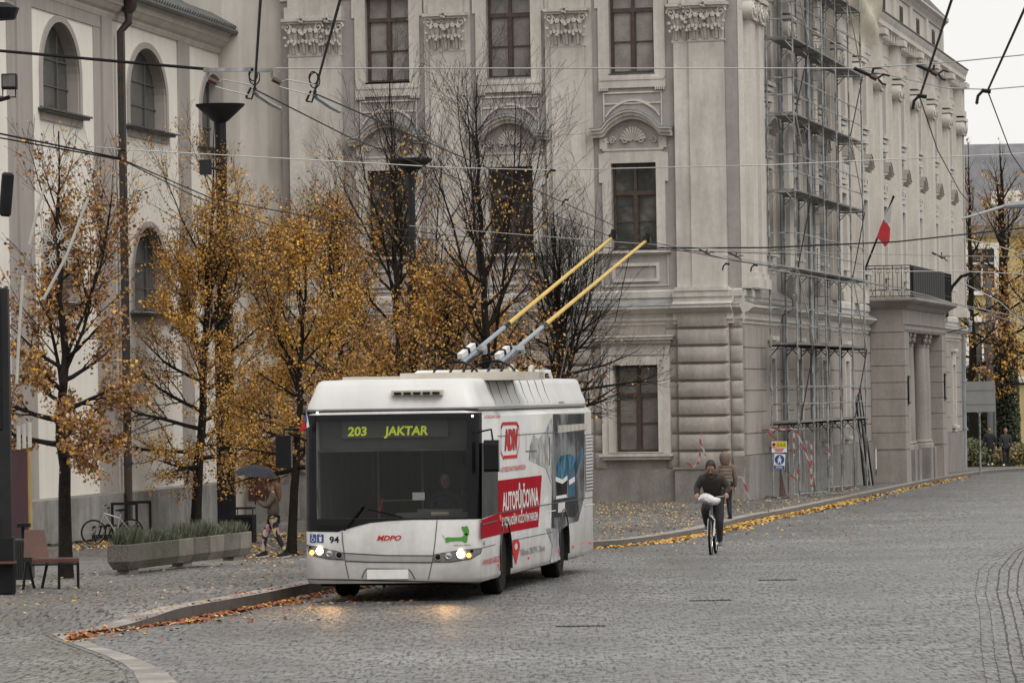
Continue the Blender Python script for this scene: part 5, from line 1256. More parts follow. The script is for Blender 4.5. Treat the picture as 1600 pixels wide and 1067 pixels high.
ptree(55, 770, 838, 118, 155, -15, 'tall mostly bare linden in front of the palace windows behind the raised poles', tr=.13, leaf=15000, cols=(.32,.42,.24), nprim=34, top=.32, topleaf=.08, topfine=.6)
ptree(66, 880, 826, 330, 185, -5, 'bare dark linden whose drooping twigs reach past the trolleybus rear', tr=.12, leaf=1500, cols=(.3,.4,.3), nprim=30, top=.2, topleaf=.1, spread=1.5, th=2.3, topfine=1.2)
ptree(77, 545, 846, 305, 190, -10, 'smaller amber linden crown filling the gap behind the trolleybus front', tr=.12, leaf=42000, cols=(.52,.32,.24), nprim=32, top=.6, topleaf=.55, topfine=.6)
ptree(88, 700, 838, 380, 215, 0, 'broad linden with russet low crown hidden from below by the trolleybus', tr=.12, leaf=36000, topfine=.5, cols=(.42,.44,.24), nprim=30, top=.6, topleaf=.55, spread=1.2)

# ================================================================= BACKGROUND AT THE RIGHT
YO = P(1490, 745, 262); YO.z = roadz(262) - .3
yb_ = empty('yellow_building', YO, 0, 'yellow building with grey mansard roof far behind the bare trees', 'building')
yw = mat('yellow_stucco', (.50,.39,.19), .85, .1, .4, streak=.15)
w = MB(); wins_y = []
for i in range(6):
    for z0 in (1.4, 5.4, 9.2): wins_y.append((1.0+i*3.3, 2.3+i*3.3, z0, z0+2.2))
wall_holes(w, -4, 22, 0, 12.6, wins_y, depth=.3); w.build('wall', yw, yb_)
w = MB(); w.rings([[(-4.4,-.6,12.6),(22.4,-.6,12.6),(22.4,9,12.6),(-4.4,9,12.6)],[(-4.4,1.0,16.2),(22.4,1.0,16.2),(22.4,7.5,16.2),(-4.4,7.5,16.2)],[(-4.4,3,17.0),(22.4,3,17.0),(22.4,5,17.0),(-4.4,5,17.0)]])
w.build('roof', mat('grey_mansard', (.15,.15,.16), .55, .2, 1.5), yb_)
w = MB(); cornice(w, -4, 22, [(.1,12.0),(.3,12.2),(.5,12.45),(.62,12.59)]); cornice(w, -4, 22, [(.05,4.3),(.2,4.4),(.2,4.6),(.05,4.7)]); w.box(-4,22,-.1,0,0,.9); w.build('cornice', M['stucco_light'], yb_)
for a, b_, c, d in wins_y:
    f = MB(); frame_boxes(f, a-.25, b_+.25, c-.2, d+.3, a, b_, c, d, -.12); f.box((a+b_)/2-.05,(a+b_)/2+.05,.1,.16,c,d); f.box(a,b_,.1,.16,c+1.4,c+1.5); fo = f.build('window', M['church_white'], yb_)
    f = MB(); f.box(a, b_, .2, .24, c, d); f.build('pane', M['glass_dark'], fo)
for x in (2.2, 8, 14):
    f = MB(); f.box(x, x+1.6, -.1, 1.4, 13.4, 14.4); f.build('skylight', M['church_white'], yb_)
tree(101, 0, 0, 'bare street tree with thick forked ivy trunk at the right edge', name='ivy_clad_tree', group='trees beyond the palace', base=P(1576, 729, 240), Hh=15.5, Rc=5.6, th=5.2, tr=.46, leaf=5000, topfine=.1, cols=(.5,.2,.3), nprim=22, top=.62, topleaf=.15, lean=(-.02,0), twigs=2, lsize=2.1)
tree(102, 0, 0, 'thin dark tree with russet twigs just behind the palace corner', name='street_tree', group='trees beyond the palace', base=P(1522, 735, 238), Hh=15.5, Rc=3.6, th=4, tr=.26, leaf=3500, topfine=.1, cols=(.1,.7,.2), nprim=20, top=.3, topleaf=.5, twigs=2, lsize=2)
tree(103, 0, 0, 'yellow-leaved tree leaning in from the right edge of the view', name='street_tree', group='trees beyond the palace', base=P(1618, 735, 236), Hh=12.0, Rc=4.2, th=4, tr=.3, leaf=5500, topfine=.1, cols=(.6,.15,.25), nprim=18, top=.8, topleaf=.6, twigs=2, lsize=2.1)
# ivy on the trunk
ivy = MB(); bI = P(1576, 729, 240)
for _ in range(3000):
    a = random.uniform(0, 2*pi); h = random.uniform(0, 6.2); r = .50 + random.uniform(0,.18)*(1-h/8); c = bI + Vector((cos(a)*r*.95 -.0012*h*h, sin(a)*r*.95, h)); s = random.uniform(.05,.1)
    u = Vector((random.gauss(0,1),random.gauss(0,1),random.gauss(0,1))).normalized(); v = u.orthogonal().normalized(); ivy.add([c-u*s, c+v*s, c+u*s, c-v*s], [(0,1,2,3)])
M['ivy'] = mat('dark_ivy', (.045,.058,.028), .6, .4, 4); M['hedge'] = mat('hedge_leaves', (.10,.105,.04), .6, .4, 3)
tag(ivy.build('ivy', M['ivy']), kind='stuff')
def bush(name, c, sx_, sy_, sz_, n, m, label, s0=.05, cat='shrub', group=None, kind=None):
    b_ = MB()
    for _ in range(n):
        d = Vector((random.gauss(0,1),random.gauss(0,1),random.gauss(0,1))).normalized()*random.uniform(.55,1.05)
        p = Vector((d.x*sx_, d.y*sy_, sz_*.9 + d.z*sz_)); s = s0*random.uniform(.6,1.4)
        if p.z < 0: p.z = random.uniform(0,.2)
        u = Vector((random.gauss(0,1),random.gauss(0,1),random.gauss(0,1))).normalized(); v = u.orthogonal().normalized(); b_.add([p-u*s, p+v*s, p+u*s, p-v*s], [(0,1,2,3)], random.random() < .25)
    return tag(b_.build(name, m, loc=c), label, cat, group)
bush('shrub', P(1588, 730, 234)-Vector((0,0,.3)), 1.35, .8, .75, 3500, [M['hedge'], M['leaf_c']], 'low yellowing hedge behind the walking pair at the right edge', .06)
bush('shrub', P(1518, 733, 232), 1.1, 1.0, .75, 2500, [M['hedge'], M['ivy']], 'low round shrub by the foot of the palace downpipe', .06)
bush('shrub', P(1535, 728, 243), 1.6, 1.2, 2.6, 4500, [M['ivy'], M['hedge']], 'dark evergreen bush behind the back of the road sign', .10)
ow = MB(); a = P(1500, 733, 236); ow.box(0, 1.5, 0, .3, 0, 1.1); ow.box(-.1, 1.6, -.08, .38, 1.1, 1.25, 1)
tag(ow.build('garden_wall', [mat('terracotta_wall', (.30,.19,.11), .85, .1, .6), mat('mossy_coping', (.17,.15,.05), .9)], loc=a), 'low terracotta garden wall with mossy coping behind the walking pair', 'wall')
# sign seen from behind, pole, street lamp
b_ = G(1532, 741); sgn = empty('road_sign', b_, 0, 'grey back of a large rectangular road sign on a post', 'sign')
q = MB(); q.tube([(0,0,0),(0,0,3.95)], .04, 8); q.build('post', M['galv'], sgn)
q = MB(); q.box(-.52,.62,-.06,-.02,2.45,3.65); 
for z in (2.75, 3.3): q.box(-.5,.6,-.08,-.06,z,z+.05)
q.build('panel', mat('aluminium_back', (.25,.25,.245), .5, .08, 2, metal=.3), sgn)
b_ = P(1549, 731, 238); lp = empty('lamp_post', b_, 0, 'thick grey pole between the road sign and the ivy-clad trunk', 'lamp post')
q = MB(); q.tube([(0,0,0),(0,0,7.5),(0,0,9)], [.17,.14,.13], 12); q.tube([(.2,-.1,0),(.2,-.1,3.9)], .05, 8); q.build('pole', mat('concrete_pole', (.19,.19,.20), .7, .12, 1), lp, smooth=True)
b_ = G(1640, 760); sl_o = empty('street_light', b_, 0, 'pale curved arm of a street light reaching in at the right edge', 'street light')
q = MB(); Zb = b_.z
pp = [P(x, y, b_.y) - b_ for x, y in ((1640,760),(1640,420),(1630,345),(1600,318),(1570,322),(1535,333),(1503,342))]
q.tube(pp[:4], .08, 8); q.build('mast', M['galv'], sl_o, smooth=True); q = MB(); q.tube(pp[3:], [.07,.05,.045,.04], 8); q.build('arm', mat('pale_arm', (.42,.42,.41), .4), sl_o, smooth=True)
q = MB(); q.tube([P(1603,319,b_.y)-b_, P(1570,322,b_.y)-b_], [.13,.09], 8); q.build('lantern', mat('lantern_shell', (.3,.31,.32), .4), sl_o)

# ================================================================= SCAFFOLD
SC = CO + Matrix.Rotation(A2, 3, 'Z') @ Vector((3.2, -.4, 0))
scz = pavz(SC.x, SC.y); sca = empty('scaffold', (SC.x, SC.y, scz), A2, 'tall tube scaffold with plank decks against the palace corner', 'scaffold')
NB = 5; DX = 18.6/NB; W_ = .78; lv = [zat(1205, y, A2) + .15 - scz for y in (660, 540, 425, 306, 190, 76)] ; lv.append(lv[-1] + 2.1); topz = lv[-1] + 2.2
gz_ = lambda x: -.0055*x*.985
for i in range(NB+1):
    for y in (0, -W_):
        q = MB(); x = i*DX; q.tube([(x,y,gz_(x)+.03),(x,y,topz if i < 4 else lv[-1]+1.2)], .027, 6); q.box(x-.12,x+.12,y-.12,y+.12,gz_(x)+.0,gz_(x)+.04)
        for z in lv: 
            for dz in (0, 1.0): q.tube([(x,y,z+dz-.05),(x,y,z+dz+.05)], .042, 6)
        q.build('upright', M['galv'], sca)
for j, z in enumerate(lv):
    for i in range(NB):
        q = MB(); a, b_ = i*DX, (i+1)*DX
        for k in range(3): q.box(a+.02, b_-.02, -W_+.02+k*.255, -W_+.26+k*.255, z, z+.05)
        q.build('deck', M['deckwood'], sca)
    for i in range(NB+1):
        q = MB(); x = i*DX; q.tube([(x,0.05,z-.04),(x,-W_-.05,z-.04)], .03, 5)
        for s in (1, -1):
            yb2 = -W_ if s == 1 else 0; q.tube([(x,yb2,z-.32),(x,yb2+s*.24,z-.05)], .022, 4); q.tube([(x,yb2,z-.17),(x,yb2+s*.12,z-.12)], .018, 4)
        q.build('bracket', M['iron'] if j < 2 else M['galv'], sca)
    if j < len(lv)-1 or 1:
        for h in (.55, 1.05):
            q = MB(); q.tube([(-.05,-W_,z+h),(NB*DX+.1,-W_,z+h)], .02, 5); q.build('guard_rail', M['galv'], sca)
            q = MB(); q.tube([(0,.05,z+h),(0,-W_-.05,z+h)], .024, 5); q.build('guard_rail', M['galv'], sca)
# diagonal braces
zz = [.1] + lv
for j in range(len(zz)-1):
    q = MB(); s = j % 2; a = (0.1 if s else DX*1.0, -W_-.05, zz[j]+.05); b_ = (DX*1.0 if s else .1, -W_-.05, zz[j+1]-.05); q.tube([a, b_], .020, 5); q.build('brace', M['iron'] if j % 2 else mat('pale_brace', (.5,.48,.45), .5, metal=.2), sca)
    q = MB(); a = (DX*(4 if s else 5)-.1, -W_-.05, zz[j]+.05); b_ = (DX*(5 if s else 4)+.1, -W_-.05, zz[j+1]-.05); q.tube([a, b_], .020, 5); q.build('brace', M['iron'] if s else bpy.data.materials['pale_brace'], sca)
# ladders inside the third bay
for j in range(len(zz)-1):
    q = MB(); x0 = DX*2.9 - (j % 2)*.5; z0, z1 = zz[j]+.05, zz[j+1]+.9
    for y in (-.12, -.52): q.tube([(x0, y, z0), (x0+.35, y, z1)], .02, 4)
    n_ = int((z1-z0)/.3)
    for k in range(1, n_): t = k/n_; q.tube([(x0+.35*t,-.12,z0+(z1-z0)*t),(x0+.35*t,-.52,z0+(z1-z0)*t)], .013, 4)
    q.build('ladder', M['galv'], sca)
# grey debris chute / thick pipe inside
q = MB(); q.tube([(DX*2.55,-.1,lv[0]),(DX*2.55,-.1,lv[-1]+1)], .08, 10); q.build('chute', M['zinc'], sca)
# torn netting at the top
def cloth(name, corners, m, parent, nx=14, nz=14, amp=.12, seed=1):
    rnd = random.Random(seed); a, b_, c, d = map(Vector, corners); mb = MB()
    for j in range(nz+1):
        for i in range(nx+1):
            u, v = i/nx, j/nz; p = a.lerp(b_, u).lerp(d.lerp(c, u), v); f = sin(u*9+v*4+seed)*amp + sin(v*7-u*5)*amp*.7
            mb.v.append((p.x + f*.3, p.y + f, p.z + sin(u*6)*amp*.5))
    for j in range(nz):
        for i in range(nx): k = j*(nx+1)+i; mb.f.append((k,k+1,k+nx+2,k+nx+1)); mb.m.append(0)
    o = mb.build(name, m, parent, smooth=True); return o
net = mat('beige_net', (.47,.43,.35), .8, .15, 1.5, fine=.1)
zt0 = zat(1345, 0, A2) + .15 - scz
cloth('torn_netting', [(DX*5,.1,zt0+.1),(DX*5+.1,-W_-.5,zt0+.3),(DX*5+.1,-W_-.6,zt0+2.2),(DX*5,.1,zt0+2.4)], net, sca, seed=2, amp=.2)
cloth('torn_netting', [(DX*5+.1,-W_+.1,zt0-2.6),(DX*5+.5,-W_-.75,zt0-2.2),(DX*5+.3,-W_-.45,zt0+.2),(DX*5,-W_+.5,zt0+.5)], net, sca, seed=5, amp=.14)
# site fence around it, barrier tape, signs
fz0 = G(1062, 775); fz1 = G(1241, 779); fz2 = G(1345, 757)
def panel(a, b_, h, label):
    d = b_ - a; L_ = d.length; o = empty('mesh_fence_panel', a, math.atan2(d.y, d.x), label, 'site fence', 'mesh site fence panels'); dz = d.z
    q = MB(); q.tube([(0,0,0),(0,0,h),(L_,0,h+dz),(L_,0,dz),(0,0,.12)], .024, 6); q.build('frame', M['galv'], o)
    q = MB(); n_ = int(L_/.16)
    for k in range(1, n_): x = L_*k/n_; q.tube([(x,0,.12+dz*x/L_),(x,0,h+dz*x/L_)], .0022, 3, cap=False)
    for k in range(1, 8): q.tube([(0,0,.1+k*(h-.1)/8),(L_,0,dz+.1+k*(h-.1)/8)], .0022, 3, cap=False)
    q.build('mesh', M['galv'], o)
    q = MB(); q.box(-.3,.3,-.12,.12,-.02,.12); q.build('foot', M['plinth'], o)
    return o
hF = 2.0
m0 = fz0.lerp(fz1, .52); m1 = fz1.lerp(fz2, .5)
panel(fz0, m0, hF, 'leftmost mesh fence panel in front of the rusticated corner'); panel(m0, fz1, hF, 'mesh fence panel carrying the warning signs'); panel(fz1, m1, hF, 'mesh fence panel along the kerb side of the scaffold'); panel(m1, fz2, hF, 'mesh fence panel at the portico end of the scaffold')
rw = bpy.data.materials.new('red_white_tape'); rw.use_nodes = True; nt = rw.node_tree; B_ = nt.nodes['Principled BSDF']; wv = nt.nodes.new('ShaderNodeTexWave'); wv.inputs['Scale'].default_value = 2.2; wv.bands_direction = 'DIAGONAL'
cr = nt.nodes.new('ShaderNodeValToRGB'); cr.color_ramp.interpolation = 'CONSTANT'; cr.color_ramp.elements[0].color = (.27,.035,.03,1); cr.color_ramp.elements[1].position = .5; cr.color_ramp.elements[1].color = (.34,.32,.31,1)
tc = nt.nodes.new('ShaderNodeTexCoord'); nt.links.new(tc.outputs['Object'], wv.inputs['Vector']); nt.links.new(wv.outputs['Fac'], cr.inputs[0]); nt.links.new(cr.outputs[0], B_.inputs['Base Color'])
tapes = [([(1096,675),(1094,690),(1103,712)], 133, 'tape strip hanging down the left fence panel to the cyclist'), ([(1073,723),(1084,729),(1092,722),(1094,705)], 133, 'slack white tape loop at the left edge of the fence'), ([(1148,745),(1160,745),(1168,770),(1172,780)], 134, 'tape dropping from the fence to the ground beside the hooded walker'),
         ([(1198,671),(1220,671),(1239,669)], 133.5, 'tape stretched along the fence top above the warning signs'), ([(1241,672),(1240,690),(1241,712)], 133.5, 'tape wound round the corner upright of the scaffold'), ([(1244,672),(1256,700),(1267,730),(1268,760)], 134, 'long tape hanging from the fence corner to the ground'),
         ([(1235,742),(1245,750),(1247,740),(1246,732)], 133.5, 'short tape knot below the blue sign'), ([(1268,690),(1268,735),(1270,765)], 136, 'vertical tape on the second scaffold upright'), ([(1292,700),(1297,712)], 139, 'small tape scrap on the third scaffold upright'), ([(1198,672),(1205,680),(1214,687)], 134.5, 'tape end sagging above the warning board')]
for pts, D_, lab in tapes:
    q = MB(); pw = [P(x, y, D_) for x, y in pts]; vs = []
    for i, p in enumerate(pw):
        d = (pw[min(i+1,len(pw)-1)] - pw[max(i-1,0)]).normalized(); n_ = Vector((-d.z,0,d.x))*.024; vs += [p+n_, p-n_]
    c = pw[0].copy(); q.add([v-c for v in vs] + [v-c+Vector((0,.012,0)) for v in vs], [(2*i,2*i+1,2*i+3,2*i+2) for i in range(len(pw)-1)] + [(2*i+2*len(pw),2*i+2+2*len(pw),2*i+3+2*len(pw),2*i+1+2*len(pw)) for i in range(len(pw)-1)])
    tag(q.build('barrier_tape', rw, loc=c), 'red and white ' + lab, 'barrier tape', 'barrier tape on the building site')
def at_panel(px, py, D_=133.2): return P(px, py, D_)
c = at_panel(1217.5, 698); ws_ = empty('warning_sign', c, R(-14), 'white and yellow hazard warning board on the fence above the blue sign', 'sign'); k_ = 133.2/F
q = MB(); q.box(-12*k_,12*k_,0,.015,-8.5*k_,8.5*k_); q.build('board', M['white_film'], ws_)
q = MB(); q.box(-5*k_,11.7*k_,-.006,0,0,8.2*k_); q.box(-11.7*k_,11.7*k_,-.006,0,-1.2*k_,0.0); q.build('yellow_field', mat('sign_yellow', (.62,.50,.03), .5), ws_)
q = MB()
for k in range(3): x = (-1.5+k*5.0)*k_; q.prism([(x-2*k_,1.6*k_),(x+2*k_,1.6*k_),(x,6.6*k_)], -.012, -.006)
tri = q.build('warning_triangles', M['iron'], ws_); q = MB()
for k in range(3): x = (-1.5+k*5.0)*k_; q.prism([(x-1.2*k_,2.2*k_),(x+1.2*k_,2.2*k_),(x,5.2*k_)], -.016, -.012)
q.build('triangle_centres', bpy.data.materials['sign_yellow'], tri)
q = MB(); q.lathe([(2.8*k_,-.006),(2.8*k_,-.012),(1.9*k_,-.012),(1.9*k_,-.006)], (-8.3*k_,0,4*k_), 16, ax='y'); q.box(-10.9*k_,-5.6*k_,-.010,-.004,-.8*k_,.1*k_)
for k in range(3): q.box((-8+k)*k_, (8-k*1.5)*k_, -.008, 0, (-3.2-k*1.8)*k_, (-2.4-k*1.8)*k_)
q.build('red_marks', M['bus_red2'], ws_)
c = at_panel(1218, 721, 133.1); bs = empty('mandatory_sign', c, R(-14), 'tilted white sign with blue round walking-figure symbol on the fence', 'sign'); bs.rotation_euler = (0, R(4), R(-14))
q = MB(); q.box(-8.8*k_,8.8*k_,0,.015,-12*k_,12*k_); q.build('board', M['white_film'], bs)
q = MB(); q.lathe([(7.6*k_,0),(7.6*k_,-.008),(0,-.008)], (0,0,3.2*k_), 24, ax='y'); q.box(-8.4*k_,8.4*k_,-.006,0,-11.6*k_,-6*k_); q.build('blue_field', mat('sign_blue', (.015,.06,.24), .5), bs)
q = MB(); y_ = -.014
q.prism([(-1.6*k_,6*k_),(1.6*k_,6*k_),(2*k_,1.5*k_),(3*k_,-2.5*k_),(1.6*k_,-2.8*k_),(0,1*k_),(-1.6*k_,-2.8*k_),(-3*k_,-2.5*k_),(-2*k_,1.5*k_)], y_, -.008); q.lathe([(1.2*k_,y_),(0,y_-.002)], (0,0,7.6*k_), 10, ax='y')
for s in (-1,1): q.prism([(s*1.5*k_,5.6*k_),(s*3.8*k_,2.4*k_),(s*3.2*k_,2*k_),(s*1.2*k_,4.4*k_)][::s], y_, -.008)
for k in range(2): q.box(-5.5*k_,5.5*k_,-.010,-.006,(-8.2-k*1.8)*k_,(-7.5-k*1.8)*k_)
q.build('walking_symbol', M['white_film'], bs)
# round banner / satellite-like sign behind the scaffold at the portico
c = P(1322, 628, 172); rs_ = empty('round_sign', c, R(30), 'grey round board seen through the scaffold near the portico', 'sign')
q = MB(); q.lathe([(.0,-.05),(.36,-.05),(.40,-.03),(.40,.03),(0,.05)], (0,0,0), 24, ax='y'); q.box(-.42,.42,-.04,.04,-.22,.22); q.build('board', mat('grey_board', (.24,.235,.23), .6, .1, 3), rs_, smooth=True)
q = MB(); q.tube([(0,.02,-.4),(0,.02,-(c.z - pavz(c.x, c.y)))], .04, 6); q.build('post', M['galv'], rs_)
# bundle of tubes and a plank leaning at the portico end
b_ = G(1352, 758); lt = empty('stacked_tubes', b_, A2, 'bundle of scaffold tubes leaning near the portico with a white tag', 'tubes')
for k in range(5):
    q = MB(); q.tube([(k*.22-1.2, -.1-.05*k, 0), (k*.3-1.5, .1, 2.9+.1*k)], .035, 6); q.build('tube', M['galv'] if k % 2 else M['iron'], lt)
q = MB(); q.box(-.35,-.15,-.42,-.40,.55,1.25,0); q.box(-.35,-.15,-.425,-.40,.35,.55,1); q.build('tag', [M['white_film'], M['bus_black']], lt)
b_ = G(1205, 776) + Vector((0, .9, 0)); pk = empty('leaning_planks', b_, 0, 'reddish planks leaning on the wall behind the blue sign', 'planks')
for k in range(3):
    q = MB(); q.rings([[(x+k*.2,y,0) for x,y in ((-.1,0),(.1,0),(.1,.04),(-.1,.04))],[(x+k*.12-.1,y+.4,1.75-.1*k) for x,y in ((-.1,0),(.1,0),(.1,.04),(-.1,.04))]]); q.build('plank', mat('reddish_plank', (.11,.06,.045), .7, .2, 4) if k == 0 else bpy.data.materials['reddish_plank'], pk)

# flag over the balcony
def fP(x, y, z): return CO + Matrix.Rotation(A2, 3, 'Z') @ Vector((x, y, z)) + Vector((0, 0, .15))
Df = 172
f0, f1 = P(1350, 425, 174.5), P(1396, 308, Df); fo = empty('flag', f0, 0, 'red and white flag hanging from a slanted pole over the balcony', 'flag')
q = MB(); q.tube([(0,0,0), f1-f0], .035, 6); q.lathe([(0,-.07),(.06,0),(0,.07)], f1-f0, 8); q.build('flagpole', M['iron'], fo)
fl_pts = [(1394,314),(1392,345),(1380,352),(1384,338)]
def fquad(pp, m, nm):
    q = MB(); v = [P(x, y, Df-.5) - f0 for x, y in pp]; n_ = len(v); q.add(v + [a+Vector((0,.03,0)) for a in v], [tuple(range(n_)), tuple(range(n_,2*n_))[::-1]] + [(i,(i+1)%n_,(i+1)%n_+n_,i+n_) for i in range(n_)]); return q.build(nm, m, fo)
fquad([(1394,316),(1391,348),(1387,350),(1380,343),(1385,333)], mat('flag_white', (.42,.42,.43), .7), 'white_stripe')
fquad([(1380,344),(1387,350),(1391,357),(1390,378),(1383,386),(1376,377),(1370,371),(1375,356)], mat('flag_red', (.42,.02,.03), .7, .15, 1.5), 'red_stripe')
# ================================================================= LAMP COLUMNS
def lamp_column(px, py, label, top, colw, box, dish, body_top=None):
    b_ = G(px, py); D_ = b_.y; k = D_/F; o = empty('lamp_column', b_, 0, label, 'lamp column', 'dark uplight columns')
    ux, uy = U(px, py); zz = lambda y: (py - y)*k
    q = MB(); w_ = colw*k/2
    q.box(-w_, w_, -w_, w_, 0, zz(body_top)); q.box(-w_*1.06, w_*1.06, -w_*1.06, w_*1.06, 0, .25)
    q.build('column', mat('column_paint', (.022,.022,.024), .55, .2, 2, spec=.15) if 'column_paint' not in bpy.data.materials else bpy.data.materials['column_paint'], o, bevel=.02)
    cm_ = bpy.data.materials['column_paint']
    q = MB(); q.tube([(0,0,zz(body_top)),(0,0,zz(dish[1])-.0)], w_*.62, 8); q.build('mast', cm_, o, smooth=True)
    q = MB(); r = dish[0]*k/2; h = (dish[1]-top)*k
    q.lathe([(w_*.5,zz(dish[1])-.05),(r*.35,zz(dish[1])+h*.05),(r,zz(top)-.05),(r*1.02,zz(top)),(r*.9,zz(top)-.02),(0.05,zz(top)-.08)], (0,0,0), 28); q.build('dish', cm_, o, smooth=True)
    if box:
        x0, x1, y0, y1 = box
        q = MB(); q.box(-(px-x0)*k, (x1-px)*k, -w_*1.1, w_*1.1, zz(y1), zz(y0)); q.box(-(px-x0)*k-.02, (x1-px)*k+.02, -w_*1.2, w_*1.2, zz(y0), zz(y0)+.05); q.build('floodlight_box', cm_, o, bevel=.02)
    return o
lamp_column(355, 832, 'dark square lamp column with conical dish behind the planter', 163, 28, (318,372,382,440), (76,190), 470)
lamp_column(652, 845, 'dark lamp column with flat dish seen through the tall linden', 248, 18, None, (66,268), 440)
# loudspeaker-like box and spotlight on the first mast
b_ = P(322, 262, 92); q = MB(); q.box(-.10,.10,-.12,.12,-.13,.13); q.box(-.11,.11,-.15,-.12,-.14,.14); q.tube([(.08,.1,0),(.3,.1,-.05)], .025, 5)
tag(q.build('floodlight', bpy.data.materials['column_paint'], loc=b_), 'small black floodlight on the mast under the conical dish', 'floodlight')
# left edge column with speaker and floodlight
b_ = G(4, 928); o = empty('advertising_column', b_, 0, 'dark square column with panels at the left edge of the square', 'column'); k = b_.y/F
q = MB(); q.box(-14*k, 17*k, -.15, .15, 0, (928-450)*k); q.build('column', bpy.data.materials['column_paint'], o, bevel=.02)
q = MB(); q.box(-16*k, 7*k, -.17, .17, (928-672)*k, (928-455)*k); q.box(-16*k, 17.5*k+.02, -.18, .18, 0, 90*k); q.build('panel', M['iron'], o, bevel=.02)
q = MB(); q.tube([(-6*k,0,(928-460)*k),(-6*k,0,(928-60)*k)], .05, 8); q.build('mast', M['iron'], o)
q = MB(); q.box(-13*k,-1*k,-.2,-.18,(928-832)*k,(928-806)*k); q.build('poster', mat('teal_poster', (.02,.28,.38), .5), o)
sp = P(11, 304, b_.y-.3); q = MB(); q.rings([[(x*k,y,z) for x,y in ((-10,-.12),(8,-.12),(8,.12),(-10,.12))] for z in (-34*k, 34*k)]); 
tag(q.build('loudspeaker', M['iron'], loc=sp, bevel=.03), 'tall black loudspeaker hanging at the left edge', 'loudspeaker').rotation_euler = (R(6), R(5), R(10))
sp = P(15, 128, b_.y-.3); fl2 = empty('floodlight', sp, 0, 'square black floodlight on a bracket high at the left edge', 'floodlight')
q = MB(); q.box(-12*k,12*k,-.1,.08,-12*k,12*k); q.box(-10*k,10*k,-.12,-.1,-9*k,10*k,1); q.build('housing', [M['iron'], M['glass_dark']], fl2, bevel=.01)
q = MB(); q.tube([(-11*k,0,-8*k),(-11*k,0,-24*k),(9*k,0,-24*k),(9*k,0,-8*k)], .012, 5); q.tube([(0,0,-24*k),(-30*k,0,-32*k)], .03, 6); q.build('bracket', M['iron'], fl2)
sp = P(2, 20, b_.y-.3); q = MB(); q.lathe([(0,-.12),(.2,-.1),(.26,.06),(.1,.14),(0,.15)], (0,0,0), 14); tag(q.build('floodlight', M['iron'], loc=sp), 'black round lamp head cut off by the top left corner', 'floodlight')
# ================================================================= WINTER LIGHT DECORATION (snowflake between slanted rods)
c = P(88, 385, 76.5); sn = empty('snowflake_decoration', c, 0, 'pale unlit snowflake of tubes between two slanted white rods', 'decoration'); k = 76.5/F
pwm = mat('pale_plastic_tube', (.42,.41,.37), .5, .1, 5)
for nm, pts in (('rod', [(137,312),(104,400),(68,468)]), ('rod', [(71,288),(58,330),(46,382)]), ('rod', [(36,430),(30,520),(26,600)])):
    q = MB(); q.tube([P(x,y,76.3)-c for x, y in pts], .024, 7); q.build(nm, pwm, sn, smooth=True)
q = MB()
for i in range(6):
    a = i*pi/3 + .15; d = Vector((cos(a),0,sin(a))); e = Vector((-sin(a),0,cos(a))); r = .34
    q.tube([d*.06, d*r], .010, 5)
    for t in (.45,.65,.85):
        for s in (-1,1): q.tube([d*r*t, d*r*(t+.28)+e*s*.09], .007, 5)
    q.tube([d*.17+Vector((.05*cos(t),0,.05*sin(t))) for t in [2*pi*j/10 for j in range(10)]], .010, 4, closed=True)
q.build('snowflake', pwm, sn)
for pts, x in (((57,60),0),((66,72),1)): pass
for x in (29, 37.5, 46):
    q = MB(); q.tube([P(x, 665 - (x-29)*.3, 74.5)-c, P(x+ .5, 702 - (x-29)*.2, 74.5)-c], .032, 7); q.build('rod', pwm, sn)

# ================================================================= PLANTER, BENCHES, BINS, BIKE STANDS
p0 = G(205, 897); p1 = P(394, 877, p0.y*1.085); d = p1 - p0; L_ = d.length; an = math.atan2(d.y, d.x)
pl = empty('concrete_planter', p0, an, 'long weathered concrete planter filled with grey-green plants', 'planter')
conc = mat('washed_concrete', (.15,.135,.115), .9, .3, 2.2, .9, 40, fine=.3, two=((.10,.10,.07), 1.1)); conc2 = mat('smooth_concrete', (.21,.19,.165), .9, .2, 2, .4, 30, fine=.15)
h = .47; cuts = [(0,.38,0),(.38,.50,1),(.50,.64,0),(.64,.76,1),(.76,.90,0),(.90,1,1)]
for t0, t1, mi in cuts:
    q = MB(); x0, x1 = L_*t0, L_*t1
    bt = .10
    ra = [(x0,.06,.07),(x1,.06,.07),(x1,.30,.07),(x0,.30,.07)]; rb = [(x0-(.10 if t0 == 0 else 0),0,.20),(x1,0,.20),(x1,.36,.20),(x0-(.10 if t0 == 0 else 0),.36,.20)]
    rc2 = [(a,b_,h) for a,b_,_ in rb]; s_ = .05
    rd2 = [(rb[0][0]+ (s_ if t0 == 0 else 0),s_,h),(x1-(s_ if t1 == 1 else 0),s_,h),(x1-(s_ if t1 == 1 else 0),.36-s_,h),(rb[0][0]+(s_ if t0 == 0 else 0),.36-s_,h)]
    re2 = [(a,b_,h-.08) for a,b_,_ in rd2]
    q.rings([ra, rb, rc2, rd2, re2]); q.build('trough_segment', conc if mi == 0 else conc2, pl, bevel=.01)
for x in (.15, L_*.45, L_*.88): q = MB(); q.box(x, x+.5, .08, .28, 0, .07); q.build('foot', M['plinth'], pl)
q = MB(); gmi = [mat('grey_green_leaves', (.085,.10,.06), .7, .3, 6), mat('lavender_stalks', (.12,.125,.085), .7, .3, 6)]
rnd = random.Random(5)
